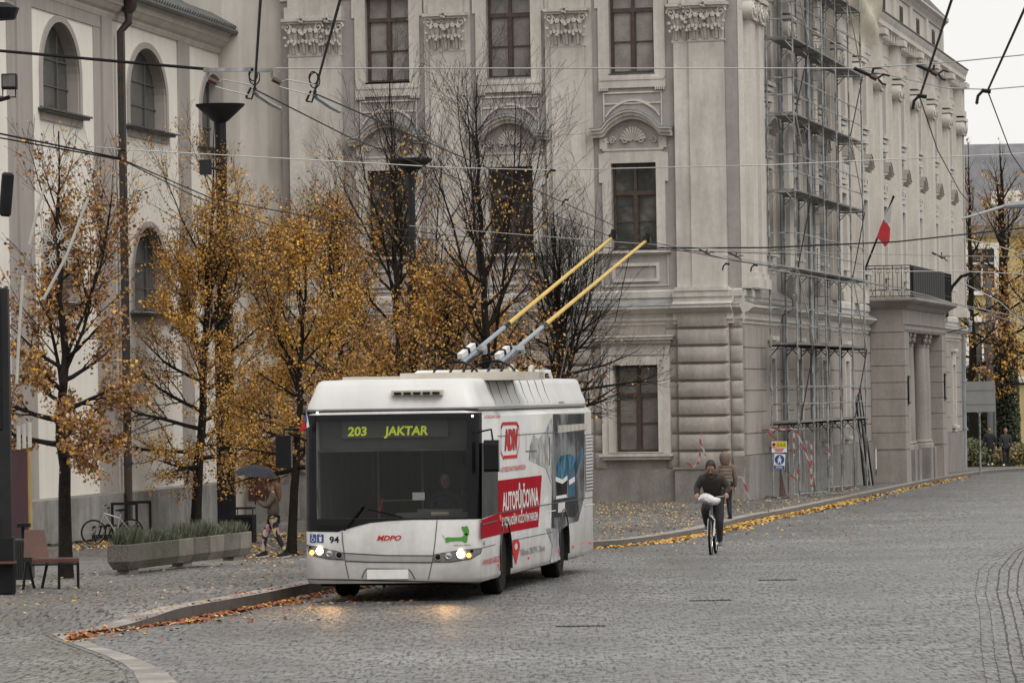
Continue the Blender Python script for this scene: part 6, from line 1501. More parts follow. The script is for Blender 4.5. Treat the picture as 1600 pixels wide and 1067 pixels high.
for _ in range(3600):
    x = rnd.uniform(.08, L_-.08); y = rnd.uniform(.06,.31); hh = rnd.uniform(.10,.26)*(1 + .5*sin(x*3.1)*sin(x*1.3+1)); a = rnd.uniform(0,6.28); b0 = Vector((x,y,h-.08)); t = b0 + Vector((rnd.uniform(-.12,.12), rnd.uniform(-.12,.12), hh+.05)); w_ = rnd.uniform(.004,.012); s = Vector((cos(a),sin(a),0))*w_
    m_ = b0.lerp(t,.6) + s; q.add([b0-s, b0+s, m_+s, t, m_-s*2], [(0,1,2,3,4)], rnd.random() < .4)
pg = q.build('plants', gmi, pl)
# benches
benchw = mat('red_brown_slats', (.085,.033,.02), .5, .25, 3, streak=.2)
def bench(b_, rz, label, W=1.45):
    o = empty('bench', b_, rz, label, 'bench', 'benches with brown slats')
    q = MB()
    for k in range(4): q.box(0, W, -.02-k*.115, .085-k*.115, .43, .465)
    q.build('seat', benchw, o, bevel=.008)
    return o
b1 = G(40, 921)
bo = empty('bench', b1, R(6), 'brown slatted bench with a high tapered backrest beside the first linden', 'bench', 'benches on the square'); k = b1.y/F
X = lambda px: (px-40)*k; Z = lambda y, px=0: (921-y)*k
q = MB()
for j in range(5): q.box(X(52), X(124), -.02+j*.09, .06+j*.09, Z(880), Z(873))
q.build('seat', benchw, bo, bevel=.006)
q = MB(); q.rings([[(X(38),.40,Z(872)),(X(78),.40,Z(872)),(X(78),.44,Z(872)),(X(38),.44,Z(872))],[(X(40),.52,Z(829)),(X(71),.52,Z(829)),(X(71),.56,Z(829)),(X(40),.56,Z(829))]])
q.build('backrest', benchw, bo)
for pts in ([(X(122),0,Z(880)),(X(122),0,0)], [(X(93),.0,Z(880)),(X(92),0,.0)], [(X(76),.4,Z(876)),(X(66),.4,.0)], [(X(42),.0,Z(878)),(X(36),0,0)], [(X(44),.4,Z(878)),(X(54),.4,0)]):
    q = MB(); q.tube(pts, .022, 6); q.build('leg', M['iron'], bo)
q = MB(); q.tube([(X(50),0,Z(882)),(X(123),0,Z(882))], .018, 5); q.build('seat_rail', M['iron'], bo)
b2 = G(-25, 930); bo2 = empty('bench', b2, R(6), 'brown bench cut off by the left edge of the view', 'bench', 'benches on the square')
q = MB()
for j in range(5): q.box(-.3, .47, -.02+j*.09, .06+j*.09, .44, .475)
q.build('seat', benchw, bo2, bevel=.006)
for x, y in ((.44,0),(.44,.36),(-.2,0)): q = MB(); q.tube([(x,y,.44),(x-.02,y,0)], .02, 6); q.build('leg', M['iron'], bo2)
# dark litter box by the bench
b3 = G(25, 916); q = MB(); k = b3.y/F; bx3 = empty('litter_bin', b3, 0, 'dark boxy litter bin between the column and the bench', 'bin')
q.box(-28*k, 26*k, -.05, .38, .10, (916-842)*k); q.build('body', mat('dark_green_steel', (.018,.022,.020), .5, .2, 3), bx3, bevel=.015)
q = MB(); 
for kk in range(14): q.box(-27*k+kk*3.9*k, -26*k+kk*3.9*k, -.06, -.05, .13, (916-846)*k)
q.build('ribs', M['iron'], bx3)
q = MB(); q.tube([(-20*k,.2,0),(-20*k,.2,.1)], .05, 6); q.build('foot', M['iron'], bx3); q = MB(); q.box(2*k, 22*k, .1, .3, (916-824)*k, (916-818)*k); q.tube([(10*k,.2,(916-842)*k),(10*k,.2,(916-822)*k)], .03, 6); q.build('ashtray', M['iron'], bx3)
# slatted bin by the umbrella
b4 = G(384, 850); k = b4.y/F; bn = empty('litter_bin', b4, R(-10), 'black slatted litter bin with a lifted roof behind the planter', 'bin')
q = MB()
for kk in range(13):
    for y in (-.2,.2): q.box((-14+kk*2.2)*k, (-12.9+kk*2.2)*k, y-.012, y+.012, .05, (850-804)*k)
for kk in range(6):
    for x in (-14*k, 14*k): q.box(x-.012, x+.012, -.2+kk*.07, -.16+kk*.07, .05, (850-804)*k)
q.box(-14*k,14*k,-.2,.2,.04,.07); q.box(-13*k,13*k,-.18,.18,.08,(850-808)*k); q.box(-14.5*k,14.5*k,-.215,.215,(850-808)*k,(850-804)*k); q.build('basket', M['iron'], bn)
q = MB(); q.box(-15*k,14*k,-.2,.2,(850-795)*k,(850-792)*k); q.build('roof', M['iron'], bn)
for x in (-12*k, 12*k): q = MB(); q.tube([(x,0,(850-804)*k),(x,0,(850-794)*k)], .012, 5); q.build('support', M['iron'], bn)
# cycle stands
for i, (xa, xb, yt, yb2) in enumerate(((176,214,775,832),(198,235,770,827))):
    u_ = pxu(xa, AC, CC, yb2); a = P(xa, yb2, CC.y + u_*sin(AC) - .9 - i*.1); a.z = pavz(a.x, a.y); D_ = a.y; q = MB(); k = D_/F; h_ = (yb2-yt)*k; w_ = (xb-xa)*k
    q.box(-.035,.035,-.03,.03,0,h_-.071); q.box(w_-.035,w_+.035,-.03,.03,0,h_-.071); q.box(-.035,w_+.035,-.03,.03,h_-.07,h_)
    q.box(w_*.62-.02,w_*.62+.02,-.02,.02,0,h_-.071) if i == 0 else None
    tag(q.build('cycle_stand', M['iron'], loc=a), ['nearer black steel hoop stand with the parked bicycle in front', 'taller black steel hoop stand farther along the church wall'][i], 'bike stand', 'black cycle stands')
b_ = G(160, 845); gr_ = MB(); k = b_.y/F
for kk in range(9): gr_.tube([(-.55+kk*.13,.25,0),(-.45+kk*.14,.25,.42-.03*abs(kk-4)),(-.2+kk*.15,.3,.38)], .025, 5)
gr_.box(-.6,.75,.2,.35,0,.16); tag(gr_.build('cycle_rack', M['iron'], loc=b_), 'low black ribbed rack on the ground behind the parked bicycle', 'bike rack')
# ---------------- bicycles
def wheel(name, c, r, parent, tyre=.022, m=None, rimm=None):
    c = Vector(c); q = MB(); q.tube([c + Vector((0, r*cos(t), r*sin(t))) for t in [2*pi*k/32 for k in range(32)]], tyre, 8, closed=True); o = q.build(name, m or M['rubber'], parent, smooth=True)
    q = MB(); q.tube([c + Vector((0, (r-.028)*cos(t), (r-.028)*sin(t))) for t in [2*pi*k/32 for k in range(32)]], .009, 5, closed=True)
    q.build('rim', rimm or M['chrome'], o, smooth=True); q = MB()
    for k in range(16): t = 2*pi*k/16; q.tube([c + Vector((.02*(-1)**k,.02*cos(t),.02*sin(t))), c + Vector((0,(r-.03)*cos(t),(r-.03)*sin(t)))], .0018, 3)
    q.tube([c-Vector((.05,0,0)), c+Vector((.05,0,0))], .022, 8); q.build('spokes', M['chrome'], o)
    return o
def bicycle(b_, rz, sc_, fm_, label, steer=0, bar='flat', mud=False):            # front wheel at y=0 end, saddle towards +y
    o = empty('bicycle', b_, rz, label, 'bicycle', 'bicycles'); o.scale = (sc_,)*3; r = .34
    wheel('wheel', (0,0,r), r, o); wheel('wheel', (0,1.06,r), r, o)
    q = MB(); hd0, hd1 = (0,.30,.90), (0,.26,.72); bbk = (0,.66,.30); st = (0,.78,.86); rear = (0,1.06,r)
    q.tube([hd0, hd1], .022, 8); q.tube([(0,.29,.84), bbk], .019, 8); q.tube([(0,.28,.88),(0,.75,.72)], .017, 8); q.tube([bbk, st], .017, 8)
    for s in (-1,1): q.tube([(s*.02,.75,.72),(s*.06,1.06,r)], .010, 6); q.tube([(s*.02,.66,.30),(s*.06,1.06,r)], .010, 6)
    q.build('frame', fm_, o, smooth=True)
    q = MB(); q.tube([(0,.25,.70),(0,.23,.66)], .03, 6)
    for s in (-1,1): q.tube([(0,.24,.69),(s*.06,.21,.63),(s*.055,.0,r)], .014, 6)
    q.build('fork', M['chrome'], o, smooth=True)
    q = MB(); q.tube([(0,.30,.88),(0,.33,1.0),(0,.30,1.03)], .014, 6); q.tube([(-.30,.40,1.06),(-.2,.33,1.05),(0,.30,1.03),(.2,.33,1.05),(.30,.40,1.06)], .012, 6); q.build('handlebar', M['chrome'], o, smooth=True)
    q = MB()
    for s in (-1,1): q.tube([(s*.22,.345,1.052),(s*.31,.41,1.062)], .019, 6)
    q.build('grips', M['rubber'], o)
    q = MB(); q.rings([[(-.02,.62,.93),(.02,.62,.93),(.02,.62,.96),(-.02,.62,.96)],[(-.04,.72,.92),(.04,.72,.92),(.03,.72,.97),(-.03,.72,.97)],[(-.09,.86,.93),(.09,.86,.93),(.07,.86,.99),(-.07,.86,.99)],[(-.06,.9,.95),(.06,.9,.95),(.05,.9,.98),(-.05,.9,.98)]]); q.tube([(0,.77,.84),(0,.79,.94)], .014, 6); q.build('saddle', M['rubber'], o, smooth=True)
    q = MB(); q.lathe([(.09,.05),(.09,.06)], (0,.66,.30), 20, ax='x'); q.tube([(-.07,.66,.30),(.07,.66,.30)], .02, 6); q.tube([(.08,.66,.30),(.09,.60,.14)], .010, 5); q.tube([(-.08,.66,.30),(-.09,.72,.46)], .010, 5); q.box(.085,.17,.55,.65,.12,.145); q.box(-.17,-.085,.67,.77,.45,.475); q.build('crankset', M['chrome'], o)
    if mud:
        q = MB(); q.tube([(0, -(r+.03)*cos(t)*1.0, r+(r+.03)*sin(t)) for t in [.6+k*.16 for k in range(10)]], .025, 5); q.build('mudguard', M['iron'], o)
    return o
silver = mat('silver_frame', (.52,.53,.55), .35, .05, 3, metal=.5)
ba = G(146, 850); bb_ = G(222, 843)
par = bicycle(ba, math.atan2((bb_-ba).y, (bb_-ba).x) - pi/2, .90, silver, 'silver parked bicycle leaning by the black stands at the church wall')
par.rotation_euler[0] = 0; par.rotation_euler = (0, R(6), R(-90) + R(14))
cb = G(1111, 866.5, True)
cyb = bicycle(cb, R(-7), 1.0, mat('dark_grey_frame', (.10,.10,.11), .4, .05, 3, metal=.4), 'dark bicycle ridden down the street towards the camera')
# ================================================================= PEOPLE
def finger_hand(chains, wrist, d, up, side, s=1.0, curl=.5):
    # palm and five fingers; d is the direction the fingers leave, up the palm's back, side towards the thumb
    w = Vector(wrist); d = Vector(d).normalized(); up = Vector(up).normalized(); sd = Vector(side).normalized()
    palm = w + d*.075*s; chains.append([(*wrist, .026*s), (*(w + d*.035*s), .034*s), (*palm, .036*s)])
    for i, (o_, L_) in enumerate(((.026,.066),(.009,.076),(-.009,.070),(-.026,.054))):
        b_ = palm + sd*o_*s + d*.004; m_ = b_ + (d*(1-curl*.5) - up*curl*.5)*L_*.5*s; t = m_ + (d*(1-curl) - up*curl)*L_*.5*s
        chains.append([(*palm, .036*s), (*b_, .011*s), (*m_, .0095*s), (*t, .0075*s)])
    tb = w + d*.03*s + sd*.03*s; chains.append([(*(w + d*.035*s), .034*s), (*tb, .012*s), (*(tb + sd*.022*s + d*.03*s - up*.01), .010*s), (*(tb + sd*.02*s + d*.055*s - up*.02), .008*s)])
def person(b_, rz, label): return empty('person', b_, rz, label, 'person')
def shoe(o, heel, toe, m, sole=None, s=1.0):
    h_, t_ = Vector(heel), Vector(toe); q = MB(); rr = []
    dd = (t_-h_); L_ = dd.length; dd.normalize(); sd = dd.cross(Vector((0,0,1))).normalized(); up = sd.cross(dd)
    for t, w_, h1 in ((0,.030,.07),(.12,.038,.10),(.4,.040,.085),(.7,.046,.055),(.9,.040,.045),(1,.018,.03)):
        c = h_ + dd*L_*t; rr.append([c - sd*w_*s, c + sd*w_*s, c + sd*w_*.8*s + up*h1*.7*s, c + up*h1*s, c - sd*w_*.8*s + up*h1*.7*s])
    q.rings(rr); so_ = q.build('shoe', m, o, smooth=True)
    if sole:
        q = MB(); q.rings([[c + Vector((0,0,z)) - up*.0 for c in (h_-sd*.034*s-up*.018, h_+sd*.034*s-up*.018, t_+sd*.034*s-up*.018, t_-sd*.034*s-up*.018)] for z in (0,.02)]); q.build('sole', sole, so_)
jac = mat('brown_grey_jacket', (.036,.029,.025), .8, .2, 6, .5, 40); jac2 = mat('black_vest_front', (.024,.024,.026), .8, .15, 6, .5, 40); jean = mat('black_trousers', (.014,.014,.017), .8, .2, 8, .4, 40)
cy = person(cb, R(-7), 'cyclist in dark jacket bending over the handlebars in the street')
hipz, hy = .98, .78
leg = []
for s, knee, ank in ((-1, (-.135,.42,.80), (-.115,.66,.50)), (1, (.125,.48,.62), (.115,.60,.20))):
    leg.append([(0,hy,hipz,.15),(s*.09,hy,hipz-.02,.125),(*knee,.082),(*ank,.052)])
skinned('trousers', [[(0,hy+.04,hipz+.12,.14),(0,hy,hipz,.15)]] + leg, jean, cy, 2)
body_ch = [[(0,hy,hipz+.05,.13),(0,.62,1.22,.14),(0,.46,1.40,.13),(0,.37,1.47,.06),(0,.31,1.52,.05)]]
skinned('jacket', [[(0,hy,hipz+.02,.165),(0,.66,1.17,(.19,.16)),(0,.50,1.34,(.21,.15)),(0,.38,1.44,.085)], [(0,.50,1.34,(.21,.15)),(-.19,.46,1.37,.088),(-.285,.50,1.20,.068),(-.262,.40,1.09,.050)], [(0,.50,1.34,(.21,.15)),(.19,.46,1.37,.088),(.285,.50,1.20,.068),(.262,.40,1.09,.050)]], jac, cy, 2)
0 and skinned('jacket_front', [[(0,.58,1.16,(.12,.10)),(0,.42,1.30,(.14,.12)),(0,.335,1.41,.07)]], jac2, cy, 2)
ch = list(body_ch)
for s in (-1, 1):
    finger_hand(ch, (s*.262,.40,1.09), (s*.12,-.7,-.25), (0,-.3,1), (-s,0,0), 1.05, .8)
[ch.append([(0,.46,1.40,.13),(s*.19,.46,1.37,.05),(s*.285,.50,1.20,.042),(s*.262,.40,1.09,.026)]) for s in (-1, 1)]
skinned('body', ch, M['skin'], cy, 1)
head_bits(cy, (0,.24,1.585), .105, (0,-.72,-.69), M['hair_dark'])
shoe(cy, (-.125,.74,.455), (-.13,.52,.44), mat('grey_shoe', (.10,.10,.10), .6), M['white_film']); shoe(cy, (.125,.68,.165), (.135,.44,.135), bpy.data.materials['grey_shoe'], M['white_film'])
bgp = cb + Matrix.Rotation(R(-7), 3, 'Z') @ Vector((-.03,.20,1.0)); q = MB(); rr = []
rnd = random.Random(3)
for i in range(9):
    t = i/8; w_ = (sin(pi*(t*.9+.05)))**.6
    rr.append([((t-.5)*.40, .11*w_*cos(a)*rnd.uniform(.8,1.15), .10*w_*sin(a)*rnd.uniform(.8,1.15) + .03*sin(t*6)) for a in [2*pi*k/12 for k in range(12)]])
q.rings(rr); tag(q.build('plastic_bag', mat('white_plastic', (.60,.58,.57), .35, .1, 12, .8, 18), loc=bgp, rz=R(-7), smooth=True), 'crumpled white plastic bag held over the bicycle handlebars', 'bag')
q = MB(); q.tube([(.085*cos(t), .34+.075*sin(t), 1.475+.03*sin(t)) for t in [2*pi*k/14 for k in range(14)]], .028, 6, closed=True); q.build('collar', jac, cy, smooth=True)
# hooded walker behind the cyclist, seen from the back
b_ = G(1134, 812); k = b_.y/F; hw_ = person(b_, R(190), 'walker in a quilted beige hooded jacket behind the cyclist')
puff = mat('beige_quilted_jacket', (.155,.115,.090), .7, .12, 5, .6, 20)
def quilt(o, name, prof, m, cx=0, cy_=0):     # stacked padded rings
    q = MB(); rr = []
    for z0, z1, rx, ry in prof:
        for t in (0, .25, .5, .75): 
            f = .93 + .09*sin(pi*t); z = z0 + (z1-z0)*t; rr.append([(cx+rx*f*cos(a), cy_+ry*f*sin(a), z) for a in [2*pi*k/18 for k in range(18)]])
    q.rings(rr); return q.build(name, m, o, smooth=True)
skinned('trousers', [[(0,0,.86,.12),(-.09,0,.80,.105),(-.09,-.04,.45,.07),(-.09,.06,.09,.05)],[(0,0,.86,.12),(.09,0,.80,.105),(.10,.05,.45,.07),(.10,-.02,.09,.05)]], jean, hw_, 2)
quilt(hw_, 'jacket', [(.70+i*.083, .70+(i+1)*.083, rx, ry) for i, (rx, ry) in enumerate(((.175,.135),(.178,.14),(.175,.14),(.17,.135),(.175,.135),(.185,.135),(.17,.12),(.10,.09)))], puff)
for s in (-1,1): skinned('sleeve', [[(s*.12,0,1.27,.085),(s*.19,0,1.20,.075),(s*.25,-.01,.97,.062),(s*.245,-.08,.76,.045)]], puff, hw_, 2)
chh = [[(0,0,.9,.08),(0,0,1.3,.06),(0,0,1.4,.05)]]
for s in (-1,1): chh.append([(0,0,1.3,.06),(s*.19,0,1.20,.04),(s*.25,-.01,.97,.035),(s*.245,-.08,.755,.026)]); finger_hand(chh, (s*.245,-.08,.755), (0,-.1,-1), (s,0,0), (0,-1,0), .95, .35)
skinned('body', chh, M['skin'], hw_, 1)
ho = head_bits(hw_, (0,-.0,1.44), .095, (.3,-.95,-.1), None)
q = MB(); rr = []
for i, (z, r) in enumerate(((1.29,.10),(1.36,.125),(1.44,.135),(1.51,.125),(1.56,.09),(1.585,.03))): rr.append([(r*cos(a)*1.0, r*sin(a)*1.05 + .03 if sin(a) > -.5 else r*sin(a)*.5+.03, z + (.006 if i % 2 else 0)) for a in [2*pi*k/18 for k in range(18)]])
q.rings(rr); q.build('hood', puff, hw_, smooth=True)
for s in (-1,1): shoe(hw_, (s*.1,.12-(s>0)*.08,.03), (s*.1,-.14-(s>0)*.08,.02), M['iron'], None)
# woman under the umbrella, walking left
b_ = G(428, 872); wm = person(b_, R(-90), 'woman in olive-brown jacket and flowery leggings walking under an umbrella'); wm.scale = (1.07,)*3   # local -y (face) points to the left of the picture
legm = bpy.data.materials.new('flowery_leggings'); legm.use_nodes = True; nt = legm.node_tree; B_ = nt.nodes['Principled BSDF']; tc = nt.nodes.new('ShaderNodeTexCoord'); vo = nt.nodes.new('ShaderNodeTexVoronoi'); vo.inputs['Scale'].default_value = 14; nt.links.new(tc.outputs['Object'], vo.inputs['Vector'])
cr = nt.nodes.new('ShaderNodeValToRGB'); cr.color_ramp.interpolation = 'CONSTANT'; els = cr.color_ramp.elements; els[0].color = (.01,.01,.02,1); els[1].position = .38; els[1].color = (.40,.20,.24,1)
for ps_, c_ in ((.60,(.01,.012,.02,1)),(.72,(.42,.45,.12,1)),(.82,(.02,.10,.10,1)),(.9,(.45,.3,.33,1))): e_ = els.new(ps_); e_.color = c_
sp_ = nt.nodes.new('ShaderNodeSeparateColor'); nt.links.new(vo.outputs['Color'], sp_.inputs[0]); nt.links.new(sp_.outputs[0], cr.inputs[0]); nt.links.new(cr.outputs[0], B_.inputs['Base Color']); B_.inputs['Roughness'].default_value = .8
skinned('leggings', [[(0,0,.86,.125),(-.07,-.01,.78,.10),(-.07,-.17,.46,.068),(-.07,-.22,.12,.042)],[(0,0,.86,.125),(.07,.01,.78,.10),(.07,.06,.47,.068),(.07,.24,.13,.042)]], legm, wm, 2)
oj = mat('olive_brown_jacket', (.085,.062,.042), .8, .2, 5, .6, 30)
skinned('jacket', [[(0,.0,.80,(.155,.14)),(0,.01,.98,(.15,.13)),(0,-.0,1.18,(.17,.13)),(0,.0,1.30,.07)],[(0,-.0,1.18,(.17,.13)),(-.14,.0,1.22,.075),(-.17,.06,1.02,.062),(-.15,-.10,.88,.048)],[(0,-.0,1.18,(.17,.13)),(.14,.0,1.22,.075),(.17,-.12,1.02,.062),(.10,-.30,1.14,.045)]], oj, wm, 2)
q = MB(); q.tube([(.0,-.145,.80),(.0,-.16,1.0),(0,-.14,1.24)], .008, 4); q.build('zip', mat('teal_trim', (.10,.26,.24), .5), wm)
cw = [[(0,0,1.0,.08),(0,0,1.25,.06),(0,0,1.36,.045)]]
cw.append([(0,0,1.25,.06),(.14,0,1.22,.04),(.17,-.12,1.02,.035),(.10,-.30,1.14,.024)]); finger_hand(cw, (.10,-.31,1.15), (-.1,-.5,.7), (0,-.8,-.5), (-1,0,0), .95, .8)
cw.append([(0,0,1.25,.06),(-.14,0,1.22,.04),(-.17,.06,1.02,.035),(-.15,-.10,.88,.024)]); finger_hand(cw, (-.15,-.11,.87), (.1,-.8,-.4), (-1,0,0), (0,0,1), .95, .5)
skinned('body', cw, M['skin'], wm, 1)
gh = mat('ginger_hair', (.12,.06,.033), .6, .25, 20)
ho = head_bits(wm, (0,-.02,1.43), .095, (0,-1,-.1), gh)
skinned('hair', [[(0,.05,1.50,.09),(0,.10,1.38,.085),(0,.12,1.24,.065),(.02,.12,1.12,.03)]], gh, wm, 2)
shoe(wm, (-.07,-.12,.06), (-.07,-.36,.035), M['iron'], M['white_film']); shoe(wm, (.07,.30,.05), (.07,.06,.03), M['iron'], M['white_film'])
hand = Matrix.Rotation(R(-90), 3, 'Z') @ Vector((.086,-.37,1.23)); ub = b_ + hand
um = empty('umbrella', ub, 0, 'open dark grey umbrella held over the walking woman', 'umbrella'); k = b_.y/F
q = MB(); top_ = Vector((P(401, 726, b_.y) - ub)); q.tube([(0,0,-.06), top_], .008, 5); q.tube([(0,0,-.09),(0,0,.02)], .014, 6); q.build('shaft', M['iron'], um)
q = MB(); n = 8; axis = (Vector((.10,0,1))).normalized(); Rm = axis.to_track_quat('Z','Y').to_matrix(); rr = []
sub_ = 5
for i, (r, z) in enumerate(((.012,0),(.15,-.016),(.29,-.066),(.40,-.145),(.48,-.26))):
    ring = []
    for j in range(n*sub_):
        a = 2*pi*j/(n*sub_); ph = (j % sub_)/sub_; sag = sin(pi*ph)
        rr_ = r*(1-.055*sag); ring.append(top_ + Rm @ Vector((rr_*cos(a), rr_*sin(a), z + (.035*sag if i == 4 else -.006*sag*i))))
    rr.append(ring)
q.rings(rr, cap1=False); q.build('canopy', mat('grey_umbrella_cloth', (.028,.030,.042), .6, .15, 4, spec=.15), um, smooth=False)
q = MB()
for j in range(n):
    a = 2*pi*j/n; q.tube([top_ + Rm @ Vector((r*cos(a), r*sin(a), z-.008)) for r, z in ((.01,0),(.15,-.016),(.29,-.066),(.40,-.145),(.475,-.26))], .004, 3)
q.build('ribs', M['galv'], um)
# distant pair
for px, py, lab, cc, dx in ((1547, 727, 'walker in long black hooded coat at the far end of the pavement', (.012,.012,.014), 1.12), (1572, 728, 'walker in dark grey jacket beside the black-coated one far away', (.03,.03,.032), .95)):
    b_ = G(px, py); o = person(b_, 0, lab); s_ = (60*b_.y/F)/1.62; o.scale = (s_,)*3
    cm_ = mat('far_coat', cc, .85, .2, 4)
    skinned('trousers', [[(0,0,.82,.11),(-.08,0,.75,.10),(-.09,-.06,.42,.07),(-.09,-.02,.08,.05)],[(0,0,.82,.11),(.08,0,.75,.10),(.09,.06,.42,.07),(.09,.12,.10,.05)]], jean, o, 1)
    skinned('coat', [[(0,0,.50 if dx > 1 else .68,(.17*dx,.14)),(0,0,.8,(.17*dx,.14)),(0,0,1.0,(.17*dx,.13)),(0,0,1.25,(.18*dx,.12)),(0,0,1.36,.07)],[(0,0,1.25,(.18*dx,.12)),(-.18,0,1.26,.08),(-.22*dx,0,1.0,.07),(-.23*dx,-.05,.80,.05)],[(0,0,1.25,(.18*dx,.12)),(.18,0,1.26,.08),(.22*dx,0,1.0,.07),(.23*dx,-.05,.80,.05)]], cm_, o, 1)
    cf = [[(0,0,1.1,.06),(0,0,1.38,.05),(0,0,1.44,.045)]]
    for s in (-1,1): cf.append([(0,0,1.1,.06),(s*.22*dx,-.04,.84,.026),(s*.23*dx,-.05,.78,.026)]); finger_hand(cf, (s*.23*dx,-.05,.78), (0,-.1,-1), (s,0,0), (0,-1,0), .95, .35)
    skinned('body', cf, M['skin'], o, 1)
    ho = head_bits(o, (0,-.01,1.50), .095, (0,-1,-.05), M['hair_dark'] if dx < 1 else cm_)
    shoe(o, (-.09,.08,.03), (-.09,-.15,.02), M['white_film'], None); shoe(o, (.09,.2,.04), (.09,-.03,.02), M['iron'] if dx < 1 else M['white_film'], None)

# ================================================================= OVERHEAD WIRES
wire_d = mat('dark_wire', (.012,.012,.013), .6, spec=.1); wire_l = mat('pale_wire', (.30,.30,.29), .45, metal=.3)
def wire(pts, r, m, label, group, name='overhead_wire', cat='wire', sag=0):
    c = pts[0].copy(); q = MB(); dense_ = []
    for a, b_ in zip(pts, pts[1:]):
        n_ = 8
        for j in range(n_): t = j/n_; dense_.append(a.lerp(b_, t) - Vector((0,0,sag*4*t*(1-t))))
    dense_.append(pts[-1]); q.tube([p-c for p in dense_], r, 5); return tag(q.build(name, m, loc=c, smooth=True), label, cat, group)
ZC = 5.42
cgr = 'contact wires of the trolleybus line'
def cw_pts(pp, z=ZC): return [PZ(x, y, z) for x, y in pp]
w1a = cw_pts([(411,-60),(398,140)]); w2a = cw_pts([(548,-60),(491,146)]); w1 = cw_pts([(398,140),(548,216),(960,372),(1130,404),(1235,420),(1420,452)]); w2 = cw_pts([(491,146),(760,262),(1010,376),(1150,408),(1300,432),(1460,462)])
wire(w1a, .010, wire_d, 'thick dark contact wire running up from the left cable coil', cgr); wire(w2a, .010, wire_d, 'thick dark contact wire running up from the right cable coil', cgr)
wire(w1, .0065, wire_d, 'left contact wire that the farther raised pole touches', cgr); wire(w2, .0065, wire_d, 'second contact wire that the nearer raised pole touches', cgr)
w3 = cw_pts([(1500,-40),(1437,152)]); w4 = cw_pts([(1625,-40),(1543,142)]); w5 = cw_pts([(1437,152),(1465,235),(1500,300),(1560,370),(1640,430)]); w6 = cw_pts([(1543,142),(1580,240),(1640,330)])
wire(w5, .006, wire_d, 'thin contact wire running on below the left clamp past the palace end', cgr); wire(w6, .006, wire_d, 'thin contact wire running on below the right clamp', cgr)
wire(w3, .010, wire_d, 'contact wire of the opposite direction over the palace cornice', cgr); wire(w4, .010, wire_d, 'contact wire nearest the right edge against the sky', cgr)
sp_g = 'span wires across the street'
spans = [([(-20,78,42),(180,96,41),(330,109,40.4)], .013, wire_d, 'thick dark span wire crossing the church windows'), ([(430,107,40.3),(700,107,41),(1050,107,42),(1340,107,42.5),(1480,98,43),(1640,82,44)], .0055, wire_l, 'pale span wire running across the whole palace front'),
 ([(-20,205,62),(190,248,62)], .012, wire_d, 'upper of two dark wires left of the hanging insulator'), ([(-20,212,62),(190,250,62)], .010, wire_d, 'lower of two dark wires left of the hanging insulator'),
 ([(130,228,63),(196,234,63),(700,262,64),(860,266,64),(1200,258,64),(1640,238,65)], .007, wire_l, 'pale span wire level with the palace hood mouldings'),
 ([(192,250,62),(330,310,70),(500,342,78),(700,368,88),(960,388,100),(1250,398,112)], .009, wire_d, 'dark feeder wire dipping through the amber trees'), ([(192,251,62),(300,305,70),(420,352,78),(640,372,90),(900,390,104)], .008, wire_d, 'thin feeder wire just below the dark one in the amber trees'),
 ([(1000,388,96),(1200,387,100),(1400,378,104),(1640,352,110)], .016, wire_d, 'thick dark cable rising to the right in front of the scaffold'), ([(640,353,90),(960,378,92),(1180,393,94),(1500,400,98),(1640,402,100)], .007, wire_l, 'thin pale wire across the palace windows above the pole heads'),
 ([(1130,400,100),(1300,428,112),(1450,462,126),(1640,520,140)], .012, wire_l, 'pale wire passing the balcony railing'), ([(1200,420,110),(1400,455,122),(1640,505,140)], .012, wire_l, 'pale wire crossing the black balcony screen'),
 ([(1340,424,125),(1500,424,125),(1640,430,125)], .012, wire_l, 'level pale wire above the balcony railing'),  ([(1480,520,150),(1560,498,150),(1640,470,150)], .014, wire_d, 'dark wire sloping up in front of the ivy-clad tree'), ([(1500,440,140),(1560,470,140),(1640,540,140)], .014, wire_l, 'pale wire sloping down across the ivy-clad tree'),
 ([(1495,370,130),(1560,385,130),(1640,410,130)], .012, wire_l, 'pale wire in front of the yellow leaves at the right'), ([(1340,107,42.5),(1480,138,47),(1545,140,47),(1640,132,47)], .006, wire_l, 'faint pale wire joining the two clamps over the sky')]
for pts, r, m, lab in spans: wire([P(*p) for p in pts], r, m, lab, sp_g)
# insulators, clamps and frogs hanging on the wires
ins = mat('brown_insulator', (.05,.014,.010), .5)
def clamp(px, py, D_, label, s=1.0, flip=1, arm=True):
    c = P(px, py, D_); o = empty('wire_clamp', c, 0, label, 'wire clamp', 'clamps and insulators on the wires'); k = D_/F*s
    if arm:
        q = MB(); q.tube([(0,0,0),(26*k*flip,0,-12*k)], 3.0*k, 6); q.build('arm', M['iron'], o)
        q = MB(); q.tube([(26*k*flip,0,-12*k),(36*k*flip,0,-17*k)], 4.4*k, 8); q.build('insulator', ins, o)
        q = MB(); q.tube([(36*k*flip,0,-17*k),(46*k*flip,0,-10*k),(56*k*flip,0,-13*k)], 1.8*k, 5); q.tube([(38*k*flip,0,-18*k),(44*k*flip,0,-25*k),(50*k*flip,0,-27*k)], 1.8*k, 5); q.tube([(28*k*flip,0,-12*k),(31*k*flip,0,0)], 2*k, 5); q.build('hook', M['iron'], o)
    else:
        q = MB(); q.tube([(0,0,0),(-8*k,0,-8*k),(-10*k,0,-18*k)], 2.6*k, 6); q.tube([(0,0,0),(12*k,0,-2*k)], 3.2*k, 6); q.lathe([(0,-3*k),(3.4*k,0),(0,3*k)], (-10*k,0,-19*k), 8); q.lathe([(0,-3*k),(3.4*k,0),(0,3*k)], (0,0,1*k), 8); q.build('fork', M['iron'], o)
    return o
